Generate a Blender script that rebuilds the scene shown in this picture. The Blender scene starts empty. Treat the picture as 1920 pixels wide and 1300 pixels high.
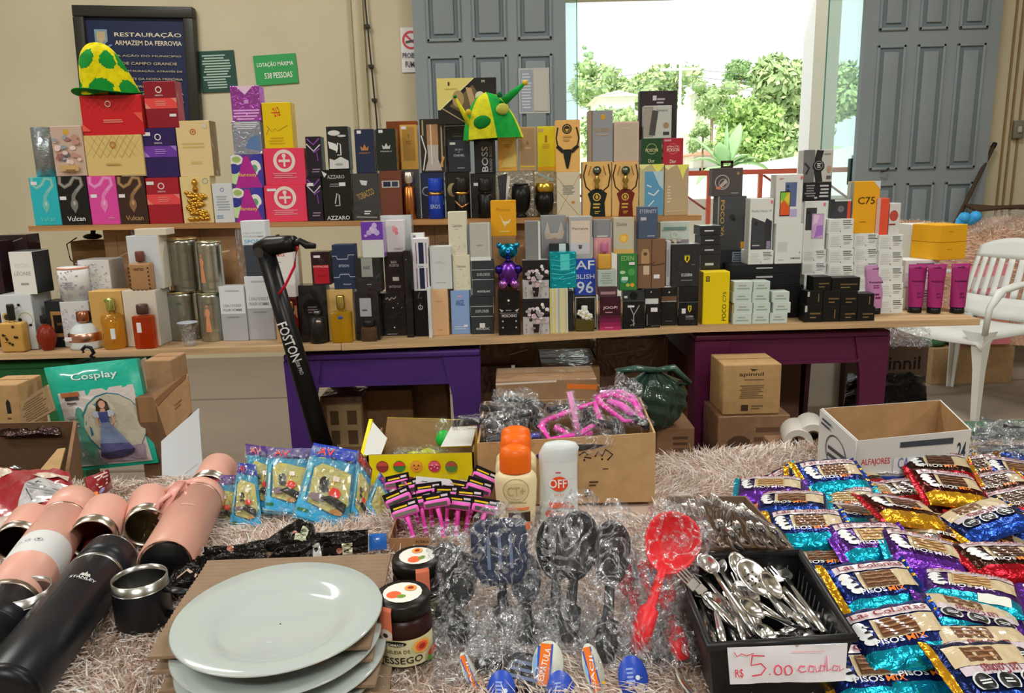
import bpy, bmesh, math, random
import numpy as np
from mathutils import Vector, Matrix, Euler
random.seed(7)
scene = bpy.context.scene
COL = scene.collection
# ------------------------------------------------------------------ camera
F = 1450.0
CAM_Z = 1.2
cam_rot = Matrix.Rotation(math.radians(90 - 12), 3, 'X') @ Matrix.Rotation(math.radians(-1.4), 3, 'Z')
cd = bpy.data.cameras.new('camera'); cam = bpy.data.objects.new('camera', cd); COL.objects.link(cam)
cd.sensor_width = 36; cd.lens = F * 36 / 1920; cd.clip_start = .02; cd.clip_end = 500
cam.location = (0, 0, CAM_Z); cam.rotation_euler = cam_rot.to_euler()
scene.camera = cam
# ------------------------------------------------------------------ sky, sun, hall lamps, exposure
world = bpy.data.worlds.new('world'); scene.world = world; world.use_nodes = True
bg = world.node_tree.nodes['Background']; bg.inputs[0].default_value = (.93, .97, 1, 1); bg.inputs[1].default_value = 1.5
sd = bpy.data.lights.new('sun', 'SUN'); sd.energy = 4.2; sd.angle = .03; sd.color = (1, .95, .86)
sun = bpy.data.objects.new('sun', sd); COL.objects.link(sun); sun.rotation_euler = (math.radians(34), math.radians(-18), 0)
for lx, ly, e in ((-2.4, .3, 44), (1.8, .1, 44), (-2.4, 3.2, 84), (1.6, 3.2, 56), (0, -2.8, 120), (-4.5, -1.5, 70), (4.5, -1.5, 70)):
    ld = bpy.data.lights.new('hall_lamp_light', 'AREA'); ld.shape = 'RECTANGLE'; ld.size = 1.2; ld.size_y = .25; ld.energy = e; ld.color = (1, .975, .93)
    lo = bpy.data.objects.new('hall_lamp_light', ld); COL.objects.link(lo); lo.location = (lx, ly, 4.0)
vs = scene.view_settings; vs.view_transform = 'Standard'; vs.look = 'None'; vs.gamma = 1; vs.exposure = 0.0; vs.use_curve_mapping = False
KA = 1.25   # photo colour to surface albedo

# ------------------------------------------------------------------ helpers
def ray(x, y): return cam_rot @ Vector(((x - 960) / F, -(y - 650) / F, -1))
C0 = Vector((0, 0, CAM_Z))
def G(x, y, z): d = ray(x, y); return C0 + d * ((z - CAM_Z) / d.z)
def P(x, y, Y): d = ray(x, y); return C0 + d * (Y / d.y)
def lin(c): return c / 12.92 if c <= .04045 else ((c + .055) / 1.055) ** 2.4
def rgb(h, k=None):
    k = KA if k is None else k
    return tuple(min(.9, lin(int(h[i:i + 2], 16) / 255) * k) for i in (0, 2, 4)) + (1,)
MATS = {}
def mat(h, kind='g'):
    if not isinstance(h, str): return h
    if ':' in h: kind, h = h.split(':')
    key = kind + h
    if key in MATS: return MATS[key]
    m = bpy.data.materials.new(key); m.use_nodes = True; nt = m.node_tree; N = nt.nodes; b = N['Principled BSDF']
    c = rgb(h); b.inputs['Base Color'].default_value = c; b.inputs['Roughness'].default_value = .45
    b.inputs['Specular IOR Level'].default_value = .3
    def noise(scale, detail=2, dist=0):
        n = N.new('ShaderNodeTexNoise'); n.inputs['Scale'].default_value = scale; n.inputs['Detail'].default_value = detail; n.inputs['Distortion'].default_value = dist
        tc = N.new('ShaderNodeTexCoord'); nt.links.new(tc.outputs['Object'], n.inputs['Vector']); return n
    def bump(n, s, d=.01, to='Normal'):
        bp = N.new('ShaderNodeBump'); bp.inputs['Strength'].default_value = s; bp.inputs['Distance'].default_value = d
        nt.links.new(n.outputs[0], bp.inputs['Height']); nt.links.new(bp.outputs[0], b.inputs[to])
    def mixcol(n, k, lo=.35, hi=.65):
        mr = N.new('ShaderNodeMapRange'); mr.inputs[1].default_value = lo; mr.inputs[2].default_value = hi
        mx = N.new('ShaderNodeMix'); mx.data_type = 'RGBA'; mx.inputs[6].default_value = tuple(v * k for v in c[:3]) + (1,); mx.inputs[7].default_value = c
        nt.links.new(n.outputs[0], mr.inputs[0]); nt.links.new(mr.outputs[0], mx.inputs[0]); nt.links.new(mx.outputs[2], b.inputs['Base Color'])
    if kind == 'm': b.inputs['Roughness'].default_value = .8; b.inputs['Specular IOR Level'].default_value = .15
    elif kind == 'w':      # printed card under shrink film
        b.inputs['Coat Weight'].default_value = .8; b.inputs['Coat Roughness'].default_value = .04; b.inputs['Specular IOR Level'].default_value = .15
        bump(noise(22, 2, .6), .22, .012, 'Coat Normal')
    elif kind == 'z': b.inputs['Roughness'].default_value = .1; b.inputs['Specular IOR Level'].default_value = .6
    elif kind == 'p': b.inputs['Roughness'].default_value = .35
    elif kind == 'x': b.inputs['Metallic'].default_value = 1; b.inputs['Roughness'].default_value = .28
    elif kind == 'h': b.inputs['Metallic'].default_value = 1; b.inputs['Roughness'].default_value = .2
    elif kind == 'f':
        b.inputs['Metallic'].default_value = .75; b.inputs['Roughness'].default_value = .22
        bump(noise(70, 3, 1), .7, .004)
    elif kind == 'k':      # printed part of a crinkled wrapper
        b.inputs['Roughness'].default_value = .35; b.inputs['Coat Weight'].default_value = .6; b.inputs['Coat Roughness'].default_value = .1
        bump(noise(60, 2, 1), .35, .003)
    elif kind == 'G':
        b.inputs['Transmission Weight'].default_value = .75; b.inputs['Roughness'].default_value = .05; b.inputs['IOR'].default_value = 1.4
    elif kind == 'c':      # cardboard
        b.inputs['Roughness'].default_value = .8; mixcol(noise(45, 4), .86); bump(noise(160, 2), .12, .002)
    elif kind == 'T':      # taped cardboard
        b.inputs['Roughness'].default_value = .5; b.inputs['Coat Weight'].default_value = .8; b.inputs['Coat Roughness'].default_value = .12
        mixcol(noise(20, 4), .8); bump(noise(14, 2, 1.2), .5, .02, 'Coat Normal')
    elif kind == 'r':      # cloth or plush
        b.inputs['Roughness'].default_value = .9; mixcol(noise(60, 3), .8); bump(noise(300, 2), .4, .003)
    elif kind == 'v':      # wood
        b.inputs['Roughness'].default_value = .6
        n = N.new('ShaderNodeTexNoise'); n.inputs['Scale'].default_value = 6; n.inputs['Detail'].default_value = 5
        mp = N.new('ShaderNodeMapping'); mp.inputs['Scale'].default_value = (.5, 6, 14); tc = N.new('ShaderNodeTexCoord')
        nt.links.new(tc.outputs['Object'], mp.inputs[0]); nt.links.new(mp.outputs[0], n.inputs['Vector']); mixcol(n, .7); bump(n, .1, .003)
    elif kind == 'a':      # painted wall / plaster / concrete
        b.inputs['Roughness'].default_value = .85; mixcol(noise(1.3, 6), .86, .3, .7); bump(noise(25, 3), .08, .01)
    elif kind in 'sl':      # clear crinkled film
        b.inputs['Roughness'].default_value = .16; b.inputs['Metallic'].default_value = .55; b.inputs['Specular IOR Level'].default_value = 1
        bump(noise(45, 3, 1.5), .9, .02)
        tr = N.new('ShaderNodeBsdfTransparent'); ms = N.new('ShaderNodeMixShader'); n2 = noise(30, 3, 1.6); sb = N.new('ShaderNodeMath'); sb.operation = 'SUBTRACT'; sb.inputs[1].default_value = .5; ab = N.new('ShaderNodeMath'); ab.operation = 'ABSOLUTE'; nt.links.new(n2.outputs[0], sb.inputs[0]); nt.links.new(sb.outputs[0], ab.inputs[0])
        mr = N.new('ShaderNodeMapRange'); mr.inputs[1].default_value = .0; mr.inputs[2].default_value = .05; mr.inputs[3].default_value = .55 if kind == 's' else .28; mr.inputs[4].default_value = .06 if kind == 's' else .03
        nt.links.new(ab.outputs[0], mr.inputs[0]); nt.links.new(mr.outputs[0], ms.inputs[0]); nt.links.new(tr.outputs[0], ms.inputs[1]); nt.links.new(b.outputs[0], ms.inputs[2])
        nt.links.new(ms.outputs[0], N['Material Output'].inputs[0])
    elif kind == 'S':      # window glass
        b.inputs['Roughness'].default_value = .03
        tr = N.new('ShaderNodeBsdfTransparent'); ms = N.new('ShaderNodeMixShader'); ms.inputs[0].default_value = .22
        tr.inputs[0].default_value = (.85, .97, .95, 1)
        nt.links.new(tr.outputs[0], ms.inputs[1]); nt.links.new(b.outputs[0], ms.inputs[2]); nt.links.new(ms.outputs[0], N['Material Output'].inputs[0])
    MATS[key] = m; return m

_txt = {}
def text_mesh(s):
    if s in _txt: return _txt[s]
    cu = bpy.data.curves.new('t', 'FONT'); cu.body = s; cu.resolution_u = 2; cu.offset = .012
    o = bpy.data.objects.new('t', cu); COL.objects.link(o); dg = bpy.context.evaluated_depsgraph_get(); dg.update()
    me = o.evaluated_get(dg).to_mesh(); v = np.array([tuple(x.co)[:2] for x in me.vertices]) if len(me.vertices) else np.zeros((1, 2))
    fs = [tuple(p.vertices) for p in me.polygons]
    o.evaluated_get(dg).to_mesh_clear(); bpy.data.objects.remove(o); bpy.data.curves.remove(cu)
    lo, hi = v.min(0), v.max(0); v = (v - (lo + hi) / 2) / np.maximum(hi - lo, 1e-6)
    _txt[s] = (v, fs); return _txt[s]

class MB:
    def __init__(s): s.v = []; s.f = []; s.mi = []; s.sm = []; s.mats = []
    def add(s, vs_, fs, m, smooth=False, M=None):
        m = mat(m); us = sorted({i for f in fs for i in f})
        if len(us) < len(vs_): mp_ = {o: n for n, o in enumerate(us)}; vs_ = [vs_[i] for i in us]; fs = [tuple(mp_[i] for i in f) for f in fs]
        if m not in s.mats: s.mats.append(m)
        k = s.mats.index(m); b = len(s.v)
        s.v += [tuple(M @ Vector(v)) for v in vs_] if M else [tuple(v) for v in vs_]
        for f in fs: s.f.append(tuple(b + i for i in f)); s.mi.append(k); s.sm.append(smooth)
        return s
    def box(s, x0, x1, y0, y1, z0, z1, m, c=0, M=None):
        if c <= 0:
            v = [(x, y, z) for x in (x0, x1) for y in (y0, y1) for z in (z0, z1)]
            return s.add(v, [(0, 1, 3, 2), (4, 6, 7, 5), (0, 4, 5, 1), (2, 3, 7, 6), (0, 2, 6, 4), (1, 5, 7, 3)], m, False, M)
        bm = bmesh.new(); bmesh.ops.create_cube(bm, size=1)
        for v in bm.verts: v.co = ((x0 + x1) / 2 + v.co.x * (x1 - x0), (y0 + y1) / 2 + v.co.y * (y1 - y0), (z0 + z1) / 2 + v.co.z * (z1 - z0))
        bmesh.ops.bevel(bm, geom=bm.edges[:], offset=c, segments=2 if c > .002 else 1, affect='EDGES', profile=.6)
        bm.verts.index_update(); s.add([v.co[:] for v in bm.verts], [tuple(v.index for v in f.verts) for f in bm.faces], m, c > .002, M); bm.free(); return s
    def lathe(s, prof, m, seg=20, M=None, sx=1, sy=1, cap=True):
        v = []; n = len(prof)
        for r, z in prof: v += [(r * math.cos(2 * math.pi * i / seg) * sx, r * math.sin(2 * math.pi * i / seg) * sy, z) for i in range(seg)]
        f = [(k * seg + i, k * seg + (i + 1) % seg, (k + 1) * seg + (i + 1) % seg, (k + 1) * seg + i) for k in range(n - 1) for i in range(seg)]
        if cap: f += [tuple(range(seg))[::-1], tuple((n - 1) * seg + i for i in range(seg))]
        return s.add(v, f, m, True, M)
    def tube(s, pts, r, m, seg=6, M=None, flat=1):
        pts = [Vector(p) for p in pts]; v = []; f = []; up = Vector((0, 0, 1)); n = len(pts)
        for k, p in enumerate(pts):
            t = (pts[min(k + 1, n - 1)] - pts[max(k - 1, 0)]).normalized()
            a = t.cross(up if abs(t.dot(up)) < .95 else Vector((1, 0, 0))).normalized(); b = a.cross(t)
            rr = r[k] if isinstance(r, (list, tuple)) else r
            v += [tuple(p + a * math.cos(2 * math.pi * i / seg) * rr + b * math.sin(2 * math.pi * i / seg) * rr * flat) for i in range(seg)]
        f = [(k * seg + i, k * seg + (i + 1) % seg, (k + 1) * seg + (i + 1) % seg, (k + 1) * seg + i) for k in range(n - 1) for i in range(seg)]
        f += [tuple(range(seg))[::-1], tuple((n - 1) * seg + i for i in range(seg))]
        return s.add(v, f, m, True, M)
    def prism(s, poly, y0, y1, m, M=None, smooth=False):   # poly in x,z extruded along y
        n = len(poly); v = [(x, y0, z) for x, z in poly] + [(x, y1, z) for x, z in poly]
        f = [tuple(range(n)), tuple(range(2 * n - 1, n - 1, -1))] + [(i, i + n, (i + 1) % n + n, (i + 1) % n) for i in range(n)]
        return s.add(v, f, m, smooth, M)
    def ball(s, c, r, m, seg=12, sc=(1, 1, 1), M=None):
        v = []; f = []; K = seg // 2
        for k in range(1, K):
            a = math.pi * k / K
            v += [(c[0] + r * sc[0] * math.sin(a) * math.cos(2 * math.pi * i / seg), c[1] + r * sc[1] * math.sin(a) * math.sin(2 * math.pi * i / seg), c[2] + r * sc[2] * math.cos(a)) for i in range(seg)]
        v += [(c[0], c[1], c[2] + r * sc[2]), (c[0], c[1], c[2] - r * sc[2])]; t = len(v)
        for k in range(K - 2): f += [(k * seg + i, (k + 1) * seg + i, (k + 1) * seg + (i + 1) % seg, k * seg + (i + 1) % seg) for i in range(seg)]
        f += [(t - 2, i, (i + 1) % seg) for i in range(seg)] + [(t - 1, (K - 2) * seg + (i + 1) % seg, (K - 2) * seg + i) for i in range(seg)]
        return s.add(v, f, m, True, M)
    # flat print on a face: list of shapes in 0..1 face coordinates, fn(x, y, lift) -> point
    def decals(s, lst, W, H, fn=None, curved=False, eps=.00025, M=None, pk='m'):
        fn = fn or (lambda x, y, e: (x - W / 2, -e, y))
        for L, d in enumerate(lst):
            k = d[0]; e = eps * (L + 1) + (.0005 if curved and k == 't' else 0); jobs = []
            if k == 't':
                _, tx, u, v, w, h, c = d[:7]; rot = math.radians(d[7]) if len(d) > 7 else 0
                tv, tf = text_mesh(tx); ca, sa = math.cos(rot), math.sin(rot)
                pw, ph = (w * W, h * H) if not (len(d) > 7 and abs(d[7]) > 45) else (w * H, h * W)
                jobs.append(([(u * W + x * pw * ca - y * ph * sa, v * H + x * pw * sa + y * ph * ca) for x, y in tv], tf, c))
            elif k == 'r':
                _, u0, v0, u1, v1, c = d; nx, ny = (14, 8) if curved else (1, 1)
                jobs.append(([((u0 + (u1 - u0) * i / nx) * W, (v0 + (v1 - v0) * j / ny) * H) for j in range(ny + 1) for i in range(nx + 1)],
                             [(j * (nx + 1) + i, j * (nx + 1) + i + 1, (j + 1) * (nx + 1) + i + 1, (j + 1) * (nx + 1) + i) for j in range(ny) for i in range(nx)], c))
            elif k == 'e':   # centre, radii as fraction of W
                _, u, v, ru, rv, c = d; n = 16
                if curved: jobs.append(([(u * W + ru * W * q / 4 * math.cos(2 * math.pi * i / n), v * H + rv * W * q / 4 * math.sin(2 * math.pi * i / n)) for q in (.001, 1, 2, 3, 4) for i in range(n)], [(q * n + i, q * n + (i + 1) % n, q * n + n + (i + 1) % n, q * n + n + i) for q in range(4) for i in range(n)], c))
                else: jobs.append(([(u * W, v * H)] + [(u * W + ru * W * math.cos(2 * math.pi * i / n), v * H + rv * W * math.sin(2 * math.pi * i / n)) for i in range(n)], [(0, 1 + i, 1 + (i + 1) % n) for i in range(n)], c))
            elif k == 'o':   # ring
                _, u, v, r, t, c = d; n = 20
                vv = [(u * W + q * W * math.cos(2 * math.pi * i / n), v * H + q * W * math.sin(2 * math.pi * i / n)) for q in (r, r - t) for i in range(n)]
                jobs.append((vv, [(i, (i + 1) % n, n + (i + 1) % n, n + i) for i in range(n)], c))
            elif k == 'p':
                if not curved: jobs.append(([(u * W, v * H) for u, v in d[1]], [tuple(range(len(d[1])))], d[2]))
                else:
                    q = [Vector((u * W, v * H)) for u, v in d[1]]; cc = sum(q, Vector((0, 0))) / len(q); n = len(q); K = 6; R_ = [q[i].lerp(q[(i + 1) % n], s_ / 4) for i in range(n) for s_ in range(4)]; N_ = len(R_)
                    jobs.append(([tuple(cc.lerp(p, (k_ + .001) / K if k_ == 0 else k_ / K)) for k_ in range(K + 1) for p in R_], [(k_ * N_ + i, k_ * N_ + (i + 1) % N_, (k_ + 1) * N_ + (i + 1) % N_, (k_ + 1) * N_ + i) for k_ in range(K) for i in range(N_)], d[2]))
            elif k == 'l':   # stroke, width fraction of W
                pts = [Vector((u * W, v * H)) for u, v in d[1]]; w = d[2] * W; vv = []
                for i, p in enumerate(pts):
                    t = (pts[min(i + 1, len(pts) - 1)] - pts[max(i - 1, 0)]).normalized(); nn = Vector((-t.y, t.x)) * w / 2; vv += [tuple(p + nn), tuple(p - nn)]
                jobs.append((vv, [(2 * i, 2 * i + 1, 2 * i + 3, 2 * i + 2) for i in range(len(pts) - 1)], d[3]))
            elif k == 'm':   # fine print, too small to read
                _, u0, v0, u1, v1, n, c = d; rr = random.Random(L * 7 + n)
                for i in range(n):
                    vc = v1 + (v0 - v1) * (i + .5) / n; hh = (v1 - v0) / n * .25; a = u0 + (u1 - u0) * rr.uniform(0, .15); b = u1 - (u1 - u0) * rr.uniform(0, .3)
                    jobs.append(([(a * W, (vc - hh) * H), (b * W, (vc - hh) * H), (b * W, (vc + hh) * H), (a * W, (vc + hh) * H)], [(0, 1, 2, 3)], c))
            for vv, ff, c in jobs: s.add([fn(min(W, max(0, x)), min(H, max(0, y)), e) for x, y in vv], ff, mat(c, pk), False, M)
        return s
    def build(s, name, parent=None, loc=None, rot=None, **tags):
        me = bpy.data.meshes.new(name); me.from_pydata(s.v, [], s.f)
        for m in s.mats: me.materials.append(m)
        me.polygons.foreach_set('material_index', s.mi); me.polygons.foreach_set('use_smooth', s.sm); me.update()
        o = bpy.data.objects.new(name, me); COL.objects.link(o)
        if parent: o.parent = parent
        if loc is not None: o.location = loc
        if rot is not None: o.rotation_euler = rot
        for k, v in tags.items():
            if v: o[k] = v
        return o
def thing(name, label, category, loc=(0, 0, 0), rot=(0, 0, 0), group=None):
    o = bpy.data.objects.new(name, None); COL.objects.link(o); o.empty_display_size = .02
    o.location = loc; o.rotation_euler = rot; o['label'] = label; o['category'] = category
    if group: o['group'] = group
    return o
def dup(root, loc, rot, label, group=None, scale=None):
    r = root.copy(); COL.objects.link(r); r.location = loc; r.rotation_euler = rot; r['label'] = label
    if group: r['group'] = group
    if scale: r.scale = scale
    for ch in list(root.children):
        c = ch.copy(); COL.objects.link(c); c.parent = r
        for g in ch.children:
            d = g.copy(); COL.objects.link(d); d.parent = c
    return r
def np_mesh(name, V, Fq, m, mi=None, **tags):
    me = bpy.data.meshes.new(name); n = len(Fq); k = Fq.shape[1]
    me.vertices.add(len(V)); me.vertices.foreach_set('co', V.astype('f').ravel())
    me.loops.add(n * k); me.loops.foreach_set('vertex_index', Fq.astype('i').ravel())
    me.polygons.add(n); me.polygons.foreach_set('loop_start', np.arange(0, n * k, k, dtype='i')); me.polygons.foreach_set('loop_total', np.full(n, k, dtype='i'))
    for q in (m if isinstance(m, list) else [m]): me.materials.append(mat(q))
    if mi is not None: me.polygons.foreach_set('material_index', mi.astype('i'))
    me.update(calc_edges=True); o = bpy.data.objects.new(name, me); COL.objects.link(o)
    for a, b in tags.items(): o[a] = b
    return o
def align(a, b):   # matrix taking +Z to the direction a->b, origin at a
    a = Vector(a); b = Vector(b); return Matrix.Translation(a) @ (b - a).to_track_quat('Z', 'X').to_matrix().to_4x4()

# ------------------------------------------------------------------ the hall
WY = 5.5
m_wall = 'a:BAB197'; m_door = 'a:838C8F'
# floor, concrete with joints
b = MB(); b.box(-7, 7, -6, 6.1, -.1, 0, 'a:84786A')
for yy in (4.35, 3.2, 1.9): b.box(-7, 7, yy, yy + .025, 0, .002, 'a:6E6456')
b.build('floor', kind='structure')
DX0, DX1, DTOP = P(1062, 200, WY).x, P(1622, 200, WY).x, 2.62
b = MB(); b.box(-7, DX0, WY, WY + .3, 0, 4.3, m_wall); b.box(DX1 + .3, 7, WY, WY + .3, 0, 4.3, m_wall); b.box(DX0, DX1 + .3, WY, WY + .3, 2.42, 4.3, m_wall)
px = P(700, 200, WY).x
b.box(px - .055, px - .03, WY - .02, WY, 0, 4.3, 'a:A39A7C'); b.box(px - .13, px - .11, WY - .012, WY, 0, 4.3, 'a:A39A7C')
for q in (1885, 1897, 1912):
    x = P(q, 200, WY).x; b.box(x, x + .012, WY - .012, WY, 0, 4.3, 'a:8A7350')
b.build('wall_back', kind='structure')
MB().box(-7.2, -7, -6, 5.8, 0, 4.3, m_wall).build('wall_left', kind='structure')
MB().box(7, 7.2, -6, 5.8, 0, 4.3, m_wall).build('wall_right', kind='structure')
MB().box(-7.2, 7.2, -6.2, -6, 0, 4.3, m_wall).build('wall_front', kind='structure')
MB().box(-7.2, 7.2, -6, 5.8, 4.3, 4.45, 'a:C8C4B4').build('ceiling', kind='structure')
# conduit cable clipped to the wall
a, c = P(685, 8, WY - .03), P(706, 222, WY - .03)
t = thing('wall_cable', 'thin black cable running down the beige wall beside the left grey door', 'cable', (a.x, WY - .03, 0))
MB().tube([(0, 0, 4.2), (0, 0, a.z), (c.x - a.x, 0, c.z), (c.x - a.x + .01, 0, .8)], .006, 'p:2A2622').build('cable', t)
for yy in (.2, .55, .85): p = a.lerp(c, yy); MB().box(p.x - a.x - .02, p.x - a.x + .012, -.012, .03, p.z, p.z + .02, 'p:2A2622').build('clip', t)
def door_leaf(name, x0, x1, y, z1, rows, cols, th=.05, handle=None):
    b = MB(); W = x1 - x0; b.box(x0, x1, y, y + th, .02, z1, m_door)
    mrg, gap = .09, .075; zs = rows
    for r in range(len(zs) - 1):
        for cc in range(cols):
            cw = (W - 2 * mrg - gap * (cols - 1)) / cols; a0 = x0 + mrg + cc * (cw + gap); a1 = a0 + cw; z0, z2 = zs[r] + .045, zs[r + 1] - .045
            # raised moulding frame, sunken groove, raised field
            for (p0, p1, q0, q1) in ((a0, a1, z0, z0 + .018), (a0, a1, z2 - .018, z2), (a0, a0 + .018, z0, z2), (a1 - .018, a1, z0, z2)):
                b.box(p0, p1, y - .012, y, q0, q1, m_door, .003)
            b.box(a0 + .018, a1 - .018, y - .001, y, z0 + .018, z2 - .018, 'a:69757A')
            b.box(a0 + .045, a1 - .045, y - .012, y, z0 + .045, z2 - .045, m_door, .004)
    o = b.build(name, kind='structure'); return o
zr = [P(1700, yy, WY - .1).z for yy in (325, 72)]
rows = [.08, zr[0] - .02, zr[1] + .005, 3.0]
xl0, xl1 = P(778, 130, WY - .1).x, P(1061, 130, WY - .1).x
xr0, xr1 = P(1612, 200, WY - .1).x, P(1862, 200, WY - .1).x
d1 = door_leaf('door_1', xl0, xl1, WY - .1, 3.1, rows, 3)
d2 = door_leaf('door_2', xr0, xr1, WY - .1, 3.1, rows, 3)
p = P(1660, 322, WY - .13)
MB().tube([(p.x - .03, p.y, p.z), (p.x, p.y - .02, p.z + .01), (p.x + .02, p.y, p.z + .02)], .008, 'x:5A5850').build('door_handle', d2)
# glass panes standing in the opening
def pane(name, x0, x1, y, z0, z1):
    b = MB(); b.box(x0, x1, y, y + .008, z0, z1, 'S:D8ECE8'); o = b.build(name, kind='structure')
    MB().box(x0 - .006, x0, y - .001, y + .009, z0, z1, 'p:3E7468').build('glass_edge', o); MB().box(x1, x1 + .006, y - .001, y + .009, z0, z1, 'p:5FAF98').build('glass_edge', o); return o
x0, x1 = P(1064, 200, WY - .15).x, P(1088, 200, WY - .15).x
pane('window_1', DX0, x1, WY + .1, .02, 2.41)
x0, x1 = P(1545, 200, WY + .1).x, P(1612, 200, WY + .1).x
w2 = pane('window_2', x0, x1, WY + .1, .02, 2.41)
hp = P(1594, 322, WY + .08); MB().box(hp.x - .012, hp.x + .012, WY + .05, WY + .1, hp.z - .09, hp.z + .09, 'p:1E2426', .004).build('pull_handle', w2)
hp = P(1604, 318, WY + .08); MB().box(hp.x - .018, hp.x + .008, WY + .07, WY + .12, hp.z - .1, hp.z + .1, 'x:6F7A78', .003).build('lock_plate', w2)
# wall signs
def wallsign(name, label, cat, c4, y, col, dec, th=.008, kind='g', frame=None):
    (xa, ya), (xb, yb) = c4; p0 = P(xa, ya, y); p1 = P(xb, yb, y); W = p1.x - p0.x; H = p0.z - p1.z
    b = MB(); b.box(-W / 2, W / 2, 0, th, 0, H, mat(col, kind)); b.decals(dec, W, H, eps=.0012)
    return b, W, H, ((p0.x + p1.x) / 2, y, p1.z)
g = 'C9B98A'
dec = [('t', 'RESTAURAÇÃO', .62, .86, .68, .05, 'C8C0A8'), ('t', 'ARMAZEM DA FERROVIA', .62, .79, .68, .04, 'C8C0A8'),
       ('p', [(.08, .9), (.21, .9), (.21, .8), (.145, .75), (.08, .8)], '6E8A98'), ('p', [(.1, .88), (.19, .88), (.19, .81), (.145, .78), (.1, .81)], 'A89878'), ('l', [(.04, .77), (.145, .73), (.25, .77)], .02, '5E7A98')]
for i, s in enumerate(('A AÇÃO DO MUNICIPIO', 'DE CAMPO GRANDE', 'A RESTAURAÇÃO, ATRAVÉS DE', 'RESGATE DA NOSSA MEMÓRIA', 'FERROVIÁRIA', 'ENTREGA, ESTE ESPAÇO PARA', 'A CULTURA E DE QUEM AMA', 'ESTA CIDADE')):
    dec.append(('t', s, .62, .68 - i * .065, .66 - .1 * (i % 3 == 1) - .2 * (i == 4), .024, 'A89C80'))
b, W, H, L = wallsign('', '', '', ((152, 36), (360, 250)), WY - .04, '1B2442', dec, .02)
t = thing('wall_plaque', 'dark blue plaque with gold capitals in a black frame on the beige wall', 'plaque', L, (0, math.radians(2.2), 0))
b.build('panel', t)
fr = MB(); w = .07
for (x0, x1, z0, z1) in ((-W / 2 - w, W / 2 + w, H, H + w), (-W / 2 - w, W / 2 + w, -w, 0), (-W / 2 - w, -W / 2, 0, H), (W / 2, W / 2 + w, 0, H)):
    fr.box(x0, x1, -.03, .03, z0, z1, 'p:2C2C26', .008)
fr.build('frame', t)
dec = [('t', 'LOTAÇÃO MÁXIMA', .5, .68, .86, .2, 'D8E4D0'), ('t', '538 PESSOAS', .55, .3, .66, .2, 'D8E4D0')]
b, W, H, L = wallsign('', '', '', ((476, 103), (560, 157)), WY - .01, '2F8F4F', dec)
b.build('wall_sign', loc=L, rot=(0, math.radians(-2.5), 0), label='bright green sign reading LOTAÇÃO MÁXIMA on the beige wall', category='sign', group='green wall signs')
dec = [('m', .08, .08, .92, .92, 13, '9FB3A6')]
b, W, H, L = wallsign('', '', '', ((371, 96), (446, 172)), WY - .01, '23443A', dec)
b.build('wall_sign', loc=L, rot=(0, math.radians(-1), 0), label='dark green sign with small white print between the plaque and the bright green sign', category='sign', group='green wall signs')
b, W, H, L = wallsign('', '', '', ((750, 52), (800, 135)), WY - .01, 'CFCFCF', [('o', .42, .72, .36, .09, 'C05058'), ('l', [(.16, .86), (.68, .58)], .08, 'C05058'), ('p', [(.2, .7), (.62, .74), (.62, .69), (.2, .65)], '555555'), ('t', 'PROIBIDO', .45, .38, .8, .12, '555560'), ('t', 'FUMAR', .45, .18, .6, .13, '555560')])
b.build('wall_sign', loc=L, label='white no smoking notice partly hidden by the left grey door', category='sign')
b, W, H, L = wallsign('', '', '', ((972, 128), (1031, 212)), WY - .114, 'A9ACAB', [('r', .04, .04, .45, .96, '8F97A2'), ('m', .08, .1, .42, .9, 12, 'B9C0C6'), ('r', .48, .05, .96, .95, 'B0AFA6')], .002, 'w')
b.build('notice', loc=L, label='grey printed notice in a plastic sleeve taped to the left grey door', category='notice')
p = P(1909, 243, WY - .02)
t = thing('light_switch', 'small grey light switch on the beige wall right of the grey door', 'switch', (p.x, WY, p.z))
MB().box(-.035, .035, -.035, 0, -.06, .06, 'p:6E6A60', .006).build('box', t); MB().box(-.012, .012, -.045, -.034, -.02, .02, 'p:A8A498', .003).build('rocker', t)

# ------------------------------------------------------------------ outside, seen through the doorway
b = MB(); b.box(-60, 60, 6.1, 9.5, -.3, -.02, 'a:C8C4BC'); b.box(-80, 120, 9.5, 140, -6, -4.2, 'a:B9BFA0')
b.build('ground', kind='structure')
hv = []; nx, ny = 60, 14
for j in range(ny):
    for i in range(nx):
        x = -60 + 200 * i / (nx - 1); y = 60 + 70 * j / (ny - 1); tt = j / (ny - 1)
        hv.append((x, y, -4.5 + 12.5 * tt ** .8 + 2.2 * math.sin(x * .05 + 1.7) * tt + .6 * math.sin(x * .3) * tt))
hf = np.array([(j * nx + i, j * nx + i + 1, (j + 1) * nx + i + 1, (j + 1) * nx + i) for j in range(ny - 1) for i in range(nx - 1)])
np_mesh('hillside', np.array(hv), hf, 'a:A8BE92', kind='structure')
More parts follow.
